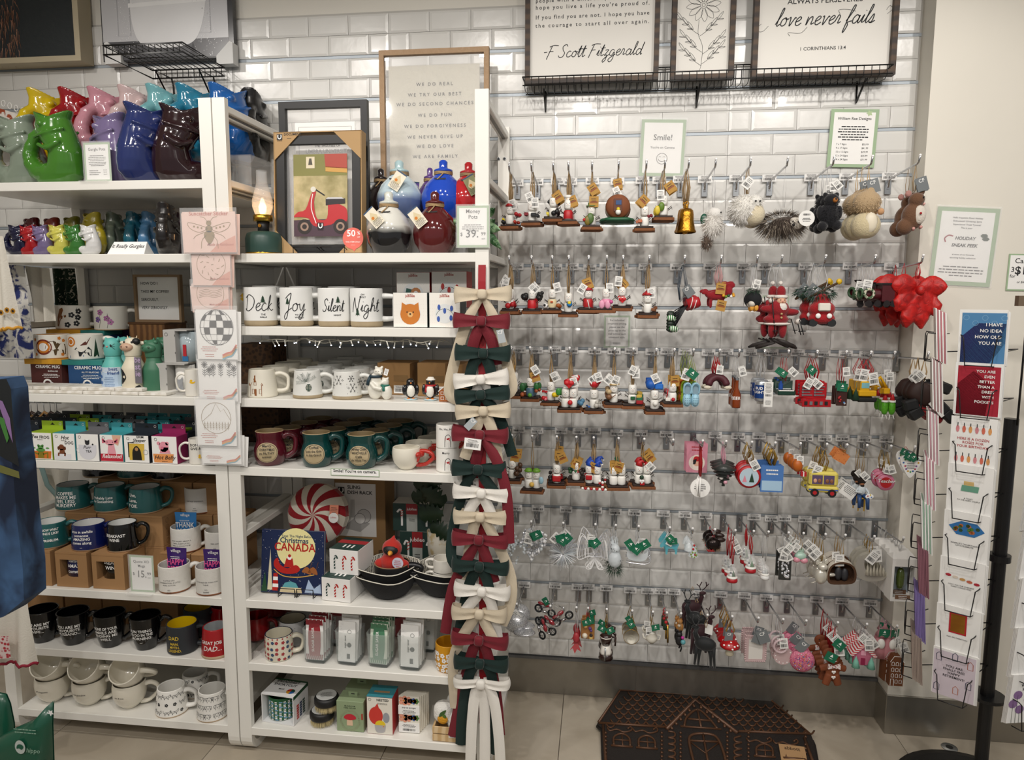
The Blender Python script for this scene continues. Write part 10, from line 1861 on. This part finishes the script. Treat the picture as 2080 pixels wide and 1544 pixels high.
def pouchm(label,q,Y,th):
 P_=[W(a,c,Y)for a,c in q];n=len(P_);cx=sum(p.x for p in P_)/n;cz=sum(p.z for p in P_)/n;t=thing('foil_pouch',label,'pouch',(cx,Y,cz));G=mt('1c5a44',.3,b=.3,bs=12,c=.3,v=.12,ns=6);b=B();vs=[]
 for k,(s,y)in enumerate(((1,.0),(.93,-th*.6),(.6,-th),(.0,-th*1.05))):vs+=[((p.x-cx)*s,y,(p.z-cz)*s)for p in P_]
 b.add(vs,[(k*n+i,k*n+(i+1)%n,(k+1)*n+(i+1)%n,(k+1)*n+i)for k in range(3)for i in range(n)],G,True).add([((p.x-cx),.004,(p.z-cz))for p in P_],[tuple(range(n))],G);obj('pouch_body',b,t);return t
t=pouchm('dark green foil pouch with a white oval logo in the left foreground',((-30,1512),(30,1480),(70,1462),(98,1448),(108,1424),(106,1470),(109,1560),(-30,1560)),-1.15,.03)
LG2=mt('8fb09c',.5);LP=t.location;q=lambda a,c:(W(a,c,-1.19).x-LP.x,W(a,c,-1.19).z-LP.z)
x,z=q(38,1520);b=B().dot(x,z,.014,mt('c4ccc6'),-.036,20,rz=.018).poly(spl([(x-.009,z-.004),(x-.006,z+.006),(x+.004,z+.008),(x+.010,z+.002),(x+.005,z-.006),(x-.002,z-.003)],3,True),mt('1c5a44'),-.037).text('hippo',x+.034,z-.006,.012,LG2,-.036,sh=.2).lines(x+.015,z+.045,.08,2,.008,LG2,-.033)
for a,c in((90,1458),):x,z=q(a,c);b.poly([(x+.009*cos(j*PI/5+.3)*(1 if j%2 else.5),z+.009*sin(j*PI/5+.3)*(1 if j%2 else.5))for j in range(10)],PAPER,-.02)
obj('print',b,t);pouchm('dark green pouch behind the one with an oval logo, cut by the left edge',((-40,1400),(12,1411),(20,1430),(28,1470),(30,1530),(-40,1540)),-1.08,.02)
P_=[W(a,c,-1.15)for a,c in((-40,770),(14,768),(23,790),(28,870),(40,950),(48,1050),(60,1150),(62,1212),(20,1246),(-40,1262))]
t=thing('printed_bag','large blue and black printed fabric bag hanging in the left foreground','bag');obj('bag_body',B().prism([(p.x,p.z)for p in P_],-1.17,-1.1,mt2('15233c','42648e','noise',7,.8,(.35,.62),det=3,dist=1)),t)
b=B();g=lambda pts,c,y=-1.171:b.poly([(W(a,c_,y).x,W(a,c_,y).z)for a,c_ in pts],mt(c,.8),y);g([(-40,772),(13,770),(22,790),(28,870),(39,948),(-40,905)],'14181a');g([(-40,800),(5,815),(20,850),(26,900),(18,880),(0,830),(-40,820)],'8a6a9a',-1.172);g([(-40,830),(8,850),(18,890),(14,900),(0,860),(-40,850)],'3f7a34',-1.173);g([(-40,930),(38,958),(40,972),(-40,948)],'6a6a34',-1.173)
obj('printed_design',b,t)
# ---------------------------------------------------------------- tidy up
if _tob:_c=_tob.data;bpy.data.objects.remove(_tob);bpy.data.curves.remove(_c)
for _o in bpy.data.objects:
 for _k in('_h','_r','_z','_t','_w'):
  if _k in _o:del _o[_k]
